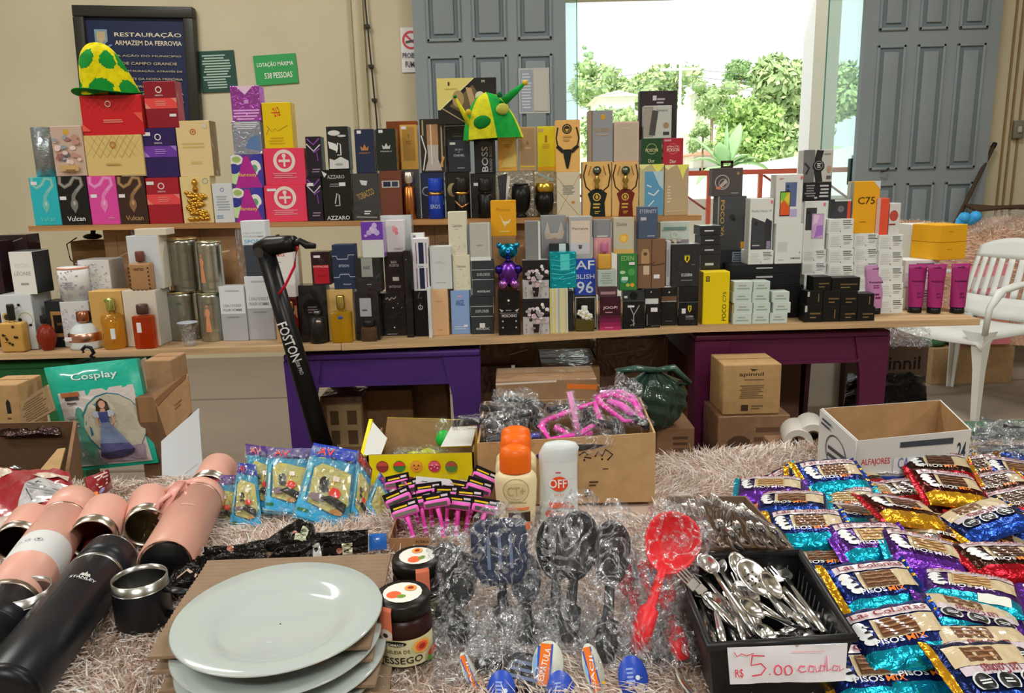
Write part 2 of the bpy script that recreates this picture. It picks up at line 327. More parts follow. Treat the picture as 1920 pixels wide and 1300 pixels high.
# parapet and railing just outside
z0 = P(1400, 372, 8).z
t = thing('railing', 'rusty red metal railing outside the doorway behind the perfume boxes', 'railing', (0, 8, 0))
zt = P(1400, 318, 8).z; xa, xb = P(1040, 300, 8).x, P(1620, 300, 8).x
MB().box(xa, xb, -.03, .03, zt - .05, zt, 'p:B0503E').build('top_rail', t)
for i in range(7):
    x = xa + (xb - xa) * i / 6; MB().box(x - .02, x + .02, -.02, .02, 0, zt - .05, 'p:B0503E').build('post', t)
    if i < 6: MB().tube([(x + .03, 0, zt - .06), (x + (xb - xa) / 6 - .03, 0, z0 - .1)], .012, 'p:8C4A3A').build('brace', t)
MB().box(xa - 3, xb + 3, 8.15, 8.35, -.02, z0, 'a:D8D8D0').build('parapet_wall', label='low white parapet wall behind the red railing outside', category='wall')
b = MB(); c0 = P(1548, 200, 7.0); b.box(c0.x - .13, c0.x + .09, 7.0, 7.25, -.02, 4.5, 'm:F8F8F8'); b.build('porch_column', label='white porch column outside behind the right glass pane', category='column')
# street ramp wall
p1, p2 = P(1290, 330, 20), P(1640, 268, 20)
MB().prism([(p1.x - 3, -4.2), (p2.x + 6, -4.2), (p2.x + 6, p2.z + .9), (p2.x, p2.z), (p1.x, p1.z), (p1.x - 3, p1.z - .3)], 20, 20.4, 'a:DCDCD6').build('street_wall', label='long sloping white street wall below the trees', category='wall')
def house(px0, px1, py, Y, h, roof, label, wallc='a:DEDCD4'):
    a = P(px0, py, Y); c = P(px1, py, Y); W = c.x - a.x; t = thing('house', label, 'house', ((a.x + c.x) / 2, Y, a.z - h), group='houses beyond the doorway')
    b = MB(); b.box(-W / 2, W / 2, 0, 5, -5, h, wallc); b.build('wall', t)
    MB().prism([(-W / 2 - .3, h), (W / 2 + .3, h), (0, h + W * .16)], -.3, 5.3, roof).build('roof', t)
    for i in range(3):
        x = -W / 2 + W * (i + .5) / 3; f = MB().box(x - .35, x + .35, -.06, .02, h * .3, h * .75, 'p:8A8F92').build('window', t)
rd = 'a:C98F7A'; wt = 'a:DAD6CC'
house(1125, 1190, 182, 45, 2.6, wt, 'pale low house left of centre on the far hillside')
house(1330, 1395, 165, 50, 2.6, wt, 'pale house with flat looking roof just left of the large tree')
house(1225, 1275, 158, 58, 2.4, rd, 'small house with reddish roof high on the hillside')
house(1160, 1215, 218, 32, 2.6, 'a:D9D9D4', 'white gabled house behind the grey perfume boxes')
house(1300, 1362, 292, 26, 1.6, rd, 'low house with terracotta roof near the foot of the utility pole')
def leaves(n, blobs, size, seed):
    r = np.random.RandomState(seed); V = []; w = np.array([q[3] ** 2 for q in blobs]); w = w / w.sum(); idx = r.choice(len(blobs), n, p=w)
    B_ = np.array(blobs)[idx]; d = r.normal(size=(n, 3)); d /= np.linalg.norm(d, axis=1)[:, None]
    c = B_[:, :3] + d * B_[:, 3:4] * r.uniform(.7, 1.05, (n, 1)) * np.array([1, 1, .8])
    a = r.normal(size=(n, 3)); a /= np.linalg.norm(a, axis=1)[:, None]; b2 = np.cross(a, d); b2 /= np.linalg.norm(b2, axis=1)[:, None] + 1e-6
    s = size * r.uniform(.6, 1.3, (n, 1)); V = np.stack([c - a * s, c + b2 * s * .5, c + a * s, c - b2 * s * .5], 1).reshape(-1, 3)
    return V, np.arange(n * 4).reshape(n, 4), r.randint(0, 3, n)
def tree(px, pytop, pybot, wpx, Y, label, n=2500, seed=1, cols=('m:9AAF78', 'm:86A06C', 'm:B2C290'), trunk=True, size=None):
    top = P(px, pytop, Y); bot = P(px, pybot, Y); R_ = wpx / F * Y / 2; Hh = top.z - bot.z
    t = thing('tree', label, 'tree', (top.x, Y, bot.z - Hh * .02), group='trees beyond the doorway'); r = random.Random(seed)
    bl = [(r.uniform(-.6, .6) * R_, r.uniform(-.5, .5) * R_, Hh * r.uniform(.12, .85), R_ * r.uniform(.35, .5)) for _ in range(12)] + [(0, 0, Hh * .6, R_ * .6)]
    V, Fq, mi = leaves(n, bl, size or R_ * .09, seed); o = np_mesh('foliage', V, Fq, [mat(c) for c in cols], mi); o.parent = t
    core = MB()
    for q in bl: core.ball(q[:3], q[3] * .72, cols[1], 10, (1, 1, .8))
    core.build('inner_foliage', t)
    MB().tube([(0, 0, -8), (.05 * R_, 0, Hh * .3), (0, 0, Hh * .7)], [R_ * .09, R_ * .07, R_ * .03], 'm:8A7A66').build('trunk', t)
tree(1472, 108, 300, 190, 24.8, 'large leafy tree filling the right side of the doorway view', 6000, 3)
tree(1545, 90, 310, 150, 28.5, 'tall tree right behind the large leafy tree next to the porch column', 4500, 4)
tree(1410, 185, 300, 130, 21.7, 'rounded bushy tree low in front of the large leafy tree', 3500, 5, ('m:8FAE62', 'm:7C9C58', 'm:A5C078'))
tree(1390, 100, 175, 60, 66, 'dark round tree on the skyline at the middle of the doorway', 1200, 6, ('m:7E9A66', 'm:6E8C5A', 'm:8EA872'))
tree(1240, 125, 205, 140, 52, 'spreading tree on the far hillside above the grey perfume boxes', 1800, 7)
tree(1130, 118, 195, 120, 62, 'bushy tree at the left edge of the doorway view', 1800, 8)
tree(1105, 70, 150, 30, 72, 'thin tall tree standing on the skyline at far left of the doorway', 500, 9, ('m:9AB58C', 'm:8AA680', 'm:A9C09A'))
tree(1335, 145, 230, 90, 40, 'small tree between the pale houses and the utility pole', 1200, 10)
tree(1140, 200, 290, 130, 30, 'low bush behind the grey perfume boxes outside', 1800, 11)
tree(1318, 210, 290, 55, 22.8, 'shrub beside the utility pole near the street', 1200, 12)
tree(1445, 125, 160, 40, 48, 'crown of a palm like tree on the skyline behind the large tree', 600, 13)
tree(1180, 140, 185, 60, 70, 'small distant tree left of the utility pole on the ridge', 500, 14)
# banana plant
p = P(1372, 318, 16.5); t = thing('banana_plant', 'pale green banana plant with long arching leaves outside', 'plant', (p.x, 17, p.z - 1))
for i in range(9):
    a = -1.35 + i * .34; L_ = .7 + .2 * (i % 3); pts = [(math.sin(a) * L_ * s, (i % 3 - 1) * .3 * s, 1.0 + math.cos(a * .7) * L_ * s * 1.1 - .55 * s * s * abs(a)) for s in (0, .25, .5, .75, 1)]
    MB().tube(pts, [.03, .16, .2, .15, .02], 'm:8FB080', 6, flat=.15).build('leaf', t)
MB().tube([(0, 0, -2.5), (0, 0, 1.1)], [.16, .1], 'm:9CA878').build('stem', t)
p = P(1277, 70, 36); q = P(1290, 330, 36)
t = thing('utility_pole', 'pale utility pole with crossarm and wires outside the doorway', 'pole', (p.x, 36, q.z - 3))
hz = p.z - q.z + 3; MB().tube([(0, 0, 0), (0, 0, hz)], [.09, .06], 'm:C8CCC8', 8).build('pole', t); MB().box(-.9, .9, -.05, .05, hz - 1.4, hz - 1.28, 'm:A8ACA8').build('crossarm', t)
for k in range(3): MB().tube([(-14, -1, hz - 2.2 - k * .5), (-6, 0, hz - 1.9 - k * .4), (0, 0, hz - 1.3 - k * .3), (8, 1, hz - 2 - k * .4)], .012, 'm:7A807C', 4).build('wire', t)
# ------------------------------------------------------------------ plastic tables and shelf boards
ZT = .755
def interp(x, xs, ys): return float(np.interp(x, xs, ys))
def Yt(x): return interp(x, [-1.7, -.6, 0, .56, 1.6], [2.165, 2.18, 2.232, 2.33, 2.335])
ul, ur = P(100, 423, 2.40), P(1290, 404, 2.48)
def Yu(x): return interp(x, [ul.x, ur.x], [2.40, 2.48])
def ZU(x): return ul.z + (ur.z - ul.z) * (x - ul.x) / (ur.x - ul.x)
def plastic_table(label, xa, xb, ya, yb, rz, c, braces=True):
    W, D = xb - xa, yb - ya
    t = thing('plastic_table', label, 'table', ((xa + xb) / 2, (ya + yb) / 2, 0), (0, 0, rz), 'plastic tables under the boards')
    MB().box(-W / 2, W / 2, -D / 2, D / 2, .70, .72, c, .006).build('tabletop', t)
    ap = MB(); h = .075
    for s in (-1, 1):
        ap.box(-W / 2 + .06, W / 2 - .06, s * (D / 2 - .015) - .008, s * (D / 2 - .015) + .008, .70 - h, .70, c); ap.box(-W / 2 + .08, W / 2 - .08, s * (D / 2 - .015) - .014, s * (D / 2 - .015) + .014, .70 - h - .006, .70 - h + .004, c)
        ap.box(s * (W / 2 - .015) - .008, s * (W / 2 - .015) + .008, -D / 2 + .06, D / 2 - .06, .70 - h, .70, c)
    ap.build('apron', t)
    for sx in (-1, 1):
        for sy in (-1, 1):
            # L-shaped tapering leg
            v = []
            for z, w, o in ((0, .06, -.005), (.58, .085, -.002), (.70, .11, 0)):
                e = .018; cx, cy = sx * (W / 2 + o), sy * (D / 2 + o)
                for (u, q) in ((0, 0), (w, 0), (w, e), (e, e), (e, w), (0, w)): v.append((cx - sx * u, cy - sy * q, z))
            f = [(k * 6 + i, k * 6 + (i + 1) % 6, (k + 1) * 6 + (i + 1) % 6, (k + 1) * 6 + i) for k in range(2) for i in range(6)] + [tuple(range(6)), tuple(range(12, 18))]
            MB().add(v, f, c).build('leg', t)
    return t
yA = Yt(-.5) + .03
plastic_table('purple plastic table under the left centre of the board', P(530, 700, yA).x, P(897, 700, yA).x, yA, yA + .66, .02, 'p:42266A')
yB = Yt(.7) + .03
plastic_table('maroon plastic table under the right end of the board', P(1297, 700, yB).x, P(1662, 700, yB).x, yB, yB + .66, .02, 'p:501A38')
yC = Yt(-1.2) + .03
plastic_table('green plastic table under the left end of the board', P(-380, 700, yC).x, P(135, 700, yC).x, yC, yC + .66, 0, 'p:1F6036')
def slab(name, label, xs, front, depth, z, th, c, rz=0):
    pts = [(x, front(x)) for x in xs] + [(x, front(x) + depth) for x in xs[::-1]]; n = len(pts)
    zf = z if callable(z) else (lambda x: z)
    v = [(x, y, zf(x) - th) for x, y in pts] + [(x, y, zf(x)) for x, y in pts]
    o = MB().add(v, [tuple(range(n))[::-1], tuple(range(n, 2 * n))] + [(i, (i + 1) % n, (i + 1) % n + n, i + n) for i in range(n)], c).build(name, label=label, category='board', group='wooden display boards'); return o
xl = P(640, 642, 2.2).x
slab('display_board', 'long pale plywood board lying on the green table and under the left perfume bottles', [-1.75, -1.1, xl], lambda x: Yt(x), .55, ZT - .001, .018, 'v:C9A981')
xr = P(1838, 599, 2.335).x
slab('display_board', 'long plywood board across the purple and maroon tables carrying the phone boxes', [xl + .002, 0, .3, .56, 1.0, xr], lambda x: Yt(x), .62, ZT, .02, 'v:C6A67C')
slab('display_board', 'upper plywood board held above the lower perfumes, carrying the top rows', [ul.x - .07, -.6, 0, ur.x + .04], lambda x: Yu(x) - .012, .2, ZU, .016, 'v:B98A58')

# ------------------------------------------------------------------ boxed goods
PL = []     # placed: x0,x1,y0,depth,ztop
def place(x0, x1, yt, yb, on, dY=0, d=.05, Y=None):
    """pixel rectangle of the front face -> world x0,x1,Y front,z0,z1"""
    xc = (x0 + x1) / 2
    if on == 't':
        Yf = Y or 0
        if not Y:
            X = P(xc, yb, 2.28).x
            Yf = max(Yt(X) + .012, G(xc, yb, ZT).y if dY == 0 else Yt(X) + dY)
        z0 = ZT
    elif on == 'u':
        X = P(xc, yb, 2.45).x; Yf = Yu(X) + .004 + dY; z0 = ZU(X)
    else:
        best = None
        for q in PL:
            Yc = q[2] + .003 + dY; a, b_ = P(x0, yb, Yc), P(x1, yb, Yc)
            ov = min(a.x.real if False else b_.x, q[1]) - max(a.x, q[0])
            if ov < .25 * min(b_.x - a.x, q[1] - q[0]): continue
            df = abs(P(xc, yb, Yc).z - q[4]) + (0 if ov > .5 * (b_.x - a.x) else .004)
            if best is None or df < best[0]: best = (df, q, Yc)
        if best is None or best[0] > .06: print('NO SUPPORT', x0, yb, best and best[0])
        Yf = best[2]; z0 = best[1][4]
        if Y: Yf = Y
    X0, X1 = P(x0, yb, Yf).x, P(x1, yb, Yf).x; z1 = P(xc, yt, Yf).z
    if z1 < z0 + .01: print('FLAT', x0, yt, yb, z0, z1); z1 = z0 + .02
    PL.append((X0, X1, Yf, d, z1)); return X0, X1, Yf, z0, z1
SH = 'perfume boxes on the upper board'; TB = 'perfume boxes on the lower board'; PH = 'phone and gadget boxes on the right of the board'
def B(label, x0, x1, yt, yb, on, c, dec=(), d=.05, side=None, name='perfume_box', cat='box', group=None, dY=0, rz=0, kind='w', pk='g', top=None, Y=None, ch=.0012):
    X0, X1, Yf, z0, z1 = place(x0, x1, yt, yb, on, dY, d, Y); W, H = X1 - X0 - .0012, z1 - z0
    m = MB(); m.box(-W / 2, W / 2, 0, d, 0, H, mat(c, kind), ch)
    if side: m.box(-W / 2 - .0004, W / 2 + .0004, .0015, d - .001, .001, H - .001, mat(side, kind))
    if top: m.box(-W / 2 + .001, W / 2 - .001, .001, d - .001, H - .001, H + .0004, mat(top, kind))
    m.decals(list(dec), W, H, pk=pk)
    g_ = group or (PH if name != 'perfume_box' else (SH if (z0 > .98) else TB))
    o = m.build(name, loc=((X0 + X1) / 2, Yf, z0), rot=(0, 0, math.radians(rz)), label=label, category=cat, group=g_)
    return o, W, H
st = lambda u, v, c='D8D8DC', w=.22, h=.07: ('r', u, v, u + w, v + h, c)      # price sticker
def bottle(label, x, w, yt, yb, on='t', kind='rect', body='G:B07A30', cap='x:C8A050', dY=0, name='perfume_bottle', parent=None, d=None, capr=.3, neck=.12, bodyh=.72, extra=None, Y=None, cat='bottle'):
    X0, X1, Yf, z0, z1 = place(x - w / 2, x + w / 2, yt, yb, on, dY or (.006 if on == 't' else 0), .03, Y); W, H = X1 - X0, z1 - z0; r = W / 2; D = (d or min(W * .6, .035)) if kind == 'rect' else W
    t = thing(name, label, cat, ((X0 + X1) / 2, Yf + D / 2, z0), group='perfume bottles on show'); hb = H * bodyh
    m = MB()
    if kind == 'rect': m.box(-r, r, -D / 2, D / 2, 0, hb, body, min(.006, r * .3))
    elif kind == 'round': m.lathe([(r * .5, 0), (r * .62, hb * .04), (r * .95, hb * .35), (r, hb * .55), (r * .8, hb * .82), (r * .35, hb)], body, 20)
    elif kind == 'dome': m.lathe([(r * .97, 0), (r, hb * .1), (r, hb * .3), (r * .95, hb * .55), (r * .8, hb * .8), (r * .5, hb * .97), (r * .25, hb)], body, 24)
    elif kind == 'cyl': m.lathe([(r * .9, 0), (r, hb * .03), (r, hb * .92), (r * .75, hb * .98), (r * .4, hb)], body, 20)
    elif kind == 'cup': m.lathe([(r * .55, 0), (r * .62, hb * .06), (r * .4, hb * .12), (r * .85, hb * .3), (r, hb * .65), (r * .95, hb)], body, 20)
    elif kind == 'amph': m.lathe([(r * .45, 0), (r * .6, hb * .1), (r * .9, hb * .45), (r, hb * .75), (r * .6, hb * .93), (r * .3, hb)], body, 20)
    m.build('glass_body', t)
    hn = hb + (H - hb) * neck; MB().lathe([(r * .22, hb - .001), (r * .22, hn)], 'x:C9B27A', 12).build('neck', t)
    MB().lathe([(r * capr * .9, hn), (r * capr, hn + (H - hn) * .15), (r * capr, H - (H - hn) * .1), (r * capr * .85, H)], cap, 16).build('cap', t)
    if extra: extra(t, r, D, hb, H)
    return t
ring = lambda u, v, r, c: ('o', u, v, r, r * .3, c)
LC = 'D9D6C6'
# ---- upper board, bottom row
def snake(c, hc): return [('l', [(.12, .99), (.1, .86), (.25, .78), (.45, .84), (.6, .97), (.82, .95), (.85, .82), (.65, .7), (.52, .6), (.5, .5)], .13, c), ('l', [(.12, .99), (.1, .86), (.25, .78), (.45, .84), (.6, .97), (.82, .95), (.85, .82), (.65, .7)], .03, hc), ('e', .52, .42, .13, .2, c), ('p', [(.4, .38), (.64, .38), (.52, .24)], c), ('e', .53, .45, .05, .08, hc)]
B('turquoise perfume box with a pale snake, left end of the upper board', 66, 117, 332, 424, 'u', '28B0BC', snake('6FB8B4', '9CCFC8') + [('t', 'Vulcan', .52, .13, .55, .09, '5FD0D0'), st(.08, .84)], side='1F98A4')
B('black perfume box with a silver snake on the upper board', 117, 172, 330, 423, 'u', '17171A', snake('77746E', 'A7A49C') + [('t', 'Vulcan', .52, .13, .62, .1, 'D8D8D8'), st(.05, .52)])
B('magenta perfume box with a pink snake on the upper board', 173, 227, 330, 422, 'u', 'D2479C', snake('E07AB8', 'F0A8D0') + [st(.08, .56), ('m', .6, .1, .85, .16, 2, 'E890C0')])
B('dark brown perfume box with a bronze snake on the upper board', 227, 280, 330, 421, 'u', '3A2620', snake('8A6A4C', 'B89468') + [('t', 'Vulcan', .52, .13, .62, .1, 'A88A5C'), st(.05, .56)])
def oud(c1, c2, c3, lc='D8C8C8', stk=True): return [('r', 0, .42, 1, .64, c2), ('p', [(0, .42), (.18, .42), (0, .55)], c3), ('p', [(1, .64), (.82, .64), (1, .53)], c3), ring(.47, .82, .1, lc), ('t', 'ORIENTAL', .47, .7, .25, .03, lc), ('m', .3, .47, .7, .59, 3, c3)] + ([st(.04, .85)] if stk else [])
B('dark red perfume box with a coral band, bottom row of the upper board', 281, 343, 333, 419, 'u', '9C1A2C', oud('', 'D8484C', 'E07A70'))
def goldfig(t_, W, H):
    m = MB(); r = random.Random(3)
    for i in range(90):
        u, v = (.32 * math.cos(i * 2.4) * (i / 90) ** .3) * W, (.36 + .31 * math.sin(i * 2.4 + i * .13) * (i / 90) ** .3) * H; m.ball((u, -.0035, v), .0058, 'x:C99A3C', 8, (1.3, .7, 1))
    m.lathe([(.007, .68 * H), (.009, .74 * H), (.004, .8 * H), (.01, .86 * H), (.004, .95 * H)], 'x:C99A3C', 12, Matrix.Translation((0, -.003, 0)))
    m.build('bottle_relief', t_)
o, W, H = B('cream perfume box with a baroque gold bottle in its window', 345, 402, 331, 417, 'u', 'D8C38A', [ring(.84, .9, .1, '8A98A0')]); goldfig(o, W, H)
B('small white perfume box with a thin ring emblem, right of the gold bottle box', 403, 441, 344, 415, 'u', 'C9CED2', [ring(.5, .84, .1, '5A6AA8'), ('m', .15, .3, .85, .7, 6, '9AA2AC'), ('m', .1, .1, .5, .2, 2, '6A98B8')])
def fant(): return [('e', .15, .85, .25, .17, 'E8E4D8'), ('e', .18, .86, .14, .1, '9CB46A'), ('e', .85, .85, .2, .2, '3A3A9C'), ('e', .75, .6, .2, .24, 'DDE0D8'), ('e', .74, .58, .1, .12, '5A9C7A'), ('e', .1, .35, .2, .25, 'B8D4A0'), ('e', .08, .58, .2, .16, '33388C'), ('e', .95, .3, .14, .25, '4A3A9A'), ('p', [(.08, 0), (.96, 0), (.62, .82), (.58, .95), (.42, .95), (.38, .82)], 'A8288A'), ('t', 'fantasy', .52, .38, .58, .13, 'D8B04C')]
B('patterned white and purple perfume box with a magenta cone, lower of two', 440, 497, 352, 413, 'u', '54408E', fant())
def club(): return [('o', .5, .66, .27, .08, 'E8CFC4'), ('l', [(.5, .5), (.5, .82)], .05, 'E8CFC4'), ('l', [(.36, .66), (.64, .66)], .06, 'E8CFC4'), ('e', .5, .8, .05, .05, 'E8CFC4'), ('m', .2, .18, .8, .34, 3, 'E88C98')]
B('coral square perfume box with a round cream emblem, lower of two', 499, 577, 347, 412, 'u', 'E23A5C', club() + [st(.08, .84)])
def zeb(): return [('l', [(.1, .95), (.5, .8), (.9, .95)], .08, '8A4AB0'), ('l', [(.05, .82), (.5, .64), (.95, .8)], .08, 'C8C0D0'), ('l', [(.5, .6), (.9, .7)], .06, '8A4AB0'), ('l', [(.7, .6), (.75, .4)], .06, '7A3AA8'), ('m', .3, .1, .9, .22, 2, '8A7898')]
B('narrow black and purple zebra perfume box, lower of two', 578, 607, 332, 410, 'u', '1C1424', zeb() + [st(.1, .8, w=.4)])
B('tall black perfume box with a white sail emblem, lower of two', 608, 662, 318, 410, 'u', '0F0F11', [('t', 'AZZARO', .5, .86, .6, .07, 'B0B0B0'), ('m', .25, .66, .75, .74, 2, '77777A'), ('l', [(.42, .3), (.58, .3), (.58, .5), (.5, .54), (.42, .34)], .04, 'B8B8BC'), ('t', 'AZZARO', .5, .06, .8, .08, 'D0D0D0'), st(.6, .68), ('p', [(.02, .98), (.2, .92), (.1, .85)], 'D0D0D0')])
B('dark grey perfume box with slanted gold lettering on the upper board', 664, 713, 325, 413, 'u', '3A3A3C', [('t', 'TOBACCO', .5, .56, .68, .14, 'A8894C', 22), ('m', .4, .12, .7, .22, 2, 'D8D8D8'), ('p', [(.3, .86), (.6, .84), (.55, .74), (.36, .76)], 'C8CCCC'), ('l', [(.1, .08), (.9, .06)], .05, '8A8A86')])
B('brown leather look perfume box with a metal clasp on the upper board', 715, 756, 320, 404, 'u', '6A3A2C', [('r', .1, .66, .9, .8, 'B8B8B4'), ('r', .16, .68, .5, .78, '232A44'), ('r', .56, .68, .84, .78, '3A3A48'), ('m', .2, .06, .9, .1, 1, 'B09078')], d=.06)
B('grey perfume box standing directly behind the copper coloured bottle', 757, 789, 318, 404, 'u', '4A4C50', dY=.068, d=.03)
bottle('copper coloured cylindrical bottle with a chrome cap on the upper board', 768, 24, 322, 406, 'u', 'cyl', 'x:B0703C', 'x:D8D0C8', bodyh=.72, capr=.85)
B('navy blue perfume box behind the bright blue bottle on the upper board', 791, 835, 324, 403, 'u', '16264A', [('o', .25, .6, .2, .05, 'A8B0C0'), ('l', [(.85, .7), (.95, .3)], .05, '98A0B0')], dY=.068, d=.03)
bottle('bright blue stout bottle with a gold ring on the upper board', 817, 28, 334, 406, 'u', 'cyl', 'p:1838A0', 'p:1C40B0', bodyh=.62, capr=.95, extra=lambda t, r, D, hb, H: (MB().lathe([(r * 1.02, hb - .004), (r * 1.06, hb), (r * 1.02, hb + .004)], 'x:C8A060', 16).build('gold_ring', t), MB().decals([('t', 'EROS', .5, .5, .8, .4, 'A8B8D0')], r * 1.6, hb * .4, lambda x, y, e: (x - r * .8, -math.sqrt(max(0, r * r - (x - r * .8) ** 2)) - .0008, y + hb * .3)).build('print', t)))
B('black perfume box with a gold half moon on the upper board', 837, 883, 323, 402, 'u', '121214', [('e', .3, .62, .22, .28, 'A8986A'), ('e', .45, .62, .2, .28, '121214')], dY=.068, d=.03)
bottle('black bottle with gold rings and a bronze ribbon on the upper board', 867, 26, 333, 405, 'u', 'cyl', 'p:1A1614', 'p:221C18', bodyh=.62, capr=.95, extra=lambda t, r, D, hb, H: (MB().lathe([(r * 1.02, hb - .004), (r * 1.06, hb), (r * 1.02, hb + .004)], 'x:D0A050', 16).build('gold_ring', t), MB().tube([(-r, -r * .9, hb * .7), (0, -r * 1.15, hb * .45), (r, -r * .9, hb * .62)], .004, 'x:C08A60').build('ribbon', t)))
B('black perfume box behind the all black bottle on the upper board', 884, 931, 325, 403, 'u', '18181A', [st(.12, .72, w=.18)], dY=.068, d=.03)
bottle('all black stout bottle on the upper board beside the silver wrapped boxes', 911, 28, 334, 406, 'u', 'cyl', 'p:141416', 'p:1C1C1E', bodyh=.62, capr=.95)
B('silver foil perfume box behind the black goblet bottle', 931, 1002, 321, 401, 'u', 'f:A8A8A2', [('l', [(.2, .1), (.35, .9)], .08, 'D8D8D4'), ('l', [(.75, .05), (.85, .8)], .1, 'C8BFB0'), ('p', [(.05, .9), (.3, .95), (.25, .4), (.1, .3)], '3A3C40')], dY=.068, d=.03)
bottle('black goblet shaped bottle on the upper board', 978, 36, 344, 406, 'u', 'cup', 'p:101012', 'p:1A1A1C', bodyh=.93, capr=.8, neck=.05)
B('silver foil perfume box behind the black and gold goblet bottle', 1002, 1043, 321, 402, 'u', 'f:B0A898', [('l', [(.2, .95), (.9, .8)], .1, '9AB8C0')], dY=.068, d=.03)
bottle('black goblet shaped bottle with a gold crown rim on the upper board', 1022, 36, 343, 404, 'u', 'cup', 'p:0E100E', 'x:C8A848', bodyh=.72, capr=1.0, neck=.02)
B('cream perfume box crossed with thin gold lines on the upper board', 1044, 1088, 323, 401, 'u', 'C8BFA8', [('l', [(.02, .05), (.98, .95)], .02, 'A88A4A'), ('l', [(.02, .6), (.98, .02)], .02, 'A88A4A'), ('e', .7, .33, .08, .06, 'B08A3A'), ('l', [(0, .9), (.5, .6)], .02, 'A88A4A'), ('m', .2, .5, .8, .72, 5, '8A8A86')])
def stag(c): return [('l', [(.14, .95), (.04, .75), (.12, .55), (.3, .46)], .05, '40281C'), ('l', [(.9, .95), (.97, .75), (.9, .55), (.7, .46)], .05, '40281C'), ('l', [(.3, .92), (.2, .75)], .03, '8A5A2A'), ('l', [(.72, .92), (.82, .75)], .03, '8A5A2A'), ('p', [(.25, 0), (.8, 0), (.77, .25), (.86, .42), (.66, .5), (.36, .5), (.18, .42), (.29, .25)], c), ('o', .5, .36, .14, .04, 'C8A850'), ('e', .5, .36, .05, .07, 'C8A850'), ('t', 'لفيله', .5, .2, .3, .09, 'C8A850') if 0 else ('m', .36, .14, .66, .26, 2, 'C8A850'), ('m', .4, .05, .62, .11, 2, 'C8A850')]
def stagcap(o, W, H):
    m = MB(); m.lathe([(.007, .5 * H), (.008, .55 * H), (.005, .6 * H), (.011, .66 * H), (.006, .72 * H), (.006, .76 * H)], 'x:B09A58', 14, Matrix.Translation((0, -.003, 0))); m.lathe([(.013, -.003), (.013, .003)], 'x:6E7A6C', 18, Matrix.Translation((0, -.008, .84 * H)) @ Matrix.Rotation(math.pi / 2, 4, 'X')); m.build('gold_stopper', o)
o, W, H = B('gold perfume box with antlers and a black bottle shape, left of the maroon one', 1092, 1146, 303, 404, 'u', 'D8AE68', stag('14201A')); stagcap(o, W, H)
o, W, H = B('gold perfume box with antlers and a maroon bottle shape', 1147, 1197, 303, 404, 'u', 'D4AC6C', stag('6A2418')); stagcap(o, W, H)
def scal(a, b): return [('p', [(0, 1), (0, .95), (.12, .9), (.3, .96), (.45, .99), (.5, 1)], 'E8DC9C'), ('p', [(.5, 1), (.62, .9), (.75, b), (.88, .9), (1, .97), (1, 1)], 'F0DC6A')]
B('olive cream perfume box with a yellow scalloped top and a blue panel', 1198, 1244, 308, 402, 'u', 'B8B088', scal(0, .82) + [('r', .22, .02, .98, .86, '5A94B8'), ('p', [(.55, .86), (.98, .86), (.98, .5), (.8, .6)], 'A8C4CC'), ('l', [(.35, .45), (.6, .4), (.8, .5)], .06, 'C8D8E0'), ('l', [(.3, .6), (.5, .56)], .05, 'C8D8E0'), ('l', [(.3, .15), (.6, .3)], .05, 'C8D8E0')])
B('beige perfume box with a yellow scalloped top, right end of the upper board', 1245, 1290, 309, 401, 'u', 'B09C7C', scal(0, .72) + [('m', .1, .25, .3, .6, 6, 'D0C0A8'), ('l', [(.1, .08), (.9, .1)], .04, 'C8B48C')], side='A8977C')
# ---- upper board, second row
def cylbox(label, x0, x1, yt, yb, on, c, parts, name='perfume_canister', dY=0, tex=None, group='round tins and canisters', lid=True, dec=None):
    X0, X1, Yf, z0, z1 = place(x0, x1, yt, yb, on, dY, .05); r = (X1 - X0) / 2; H = z1 - z0
    t = thing(name, label, 'canister', ((X0 + X1) / 2, Yf + r, z0), group=group)
    m = MB(); m.lathe(parts(r, H), c, 28)
    if dec: m.decals(dec, 2 * r, H, lambda x, y, e: (x - r, -math.sqrt(max(1e-9, (r + e) ** 2 - (x - r) ** 2)) - .0006, y), True)
    m.build('body', t); 
    if lid: MB().lathe([(r * 1.02, H - .006), (r * 1.03, H - .003), (r * 1.0, H), (r * .93, H - .002), (r * .9, H - .004)], tex or c, 28).build('rim', t)
    return t
cylbox('silver hammered round canister, left end of the upper board', 60, 101, 238, 330, 's', 'f:9AA4AA', lambda r, H: [(r, 0), (r, H)], lid=False)
B('ornate pink and grey perfume box printed with cherubs', 105, 164, 236, 328, 's', 'C0A898', [('e', .5, .88, .1, .09, 'C8A03C')] + [('e', random.uniform(.12, .88), random.uniform(.25, .8), random.uniform(.06, .13), random.uniform(.04, .1), random.choice(['9A6A68', 'D8C0B8', '8E9AA8', 'B88A7C', 'DDC8C4', '6E6A72'])) for _ in range(30)] + [('r', .2, .1, .8, .22, 'C0A068'), ('m', .35, .05, .8, .14, 2, '6A5030')], d=.035)
quilt = lambda c, v0, v1: [('l', [(i / 8, v0), ((i + 2) / 8, v1)], .006, c) for i in range(-0, 7)] + [('l', [((i + 2) / 8, v0), (i / 8, v1)], .006, c) for i in range(0, 7)]
B('wide gold quilted perfume box between the cherub box and the purple box', 165, 274, 253, 329, 's', 'D0B878', quilt('A88C44', .45, 1) + [ring(.5, .76, .055, 'B06A30'), ('m', .3, .25, .7, .33, 1, 'B89A5C')], d=.045)
B('dark purple perfume box with a violet band, under the dark red one', 275, 337, 240, 331, 's', '2A1C58', oud('', '6A3AA0', '9C7AC8', 'E0D8E8'))
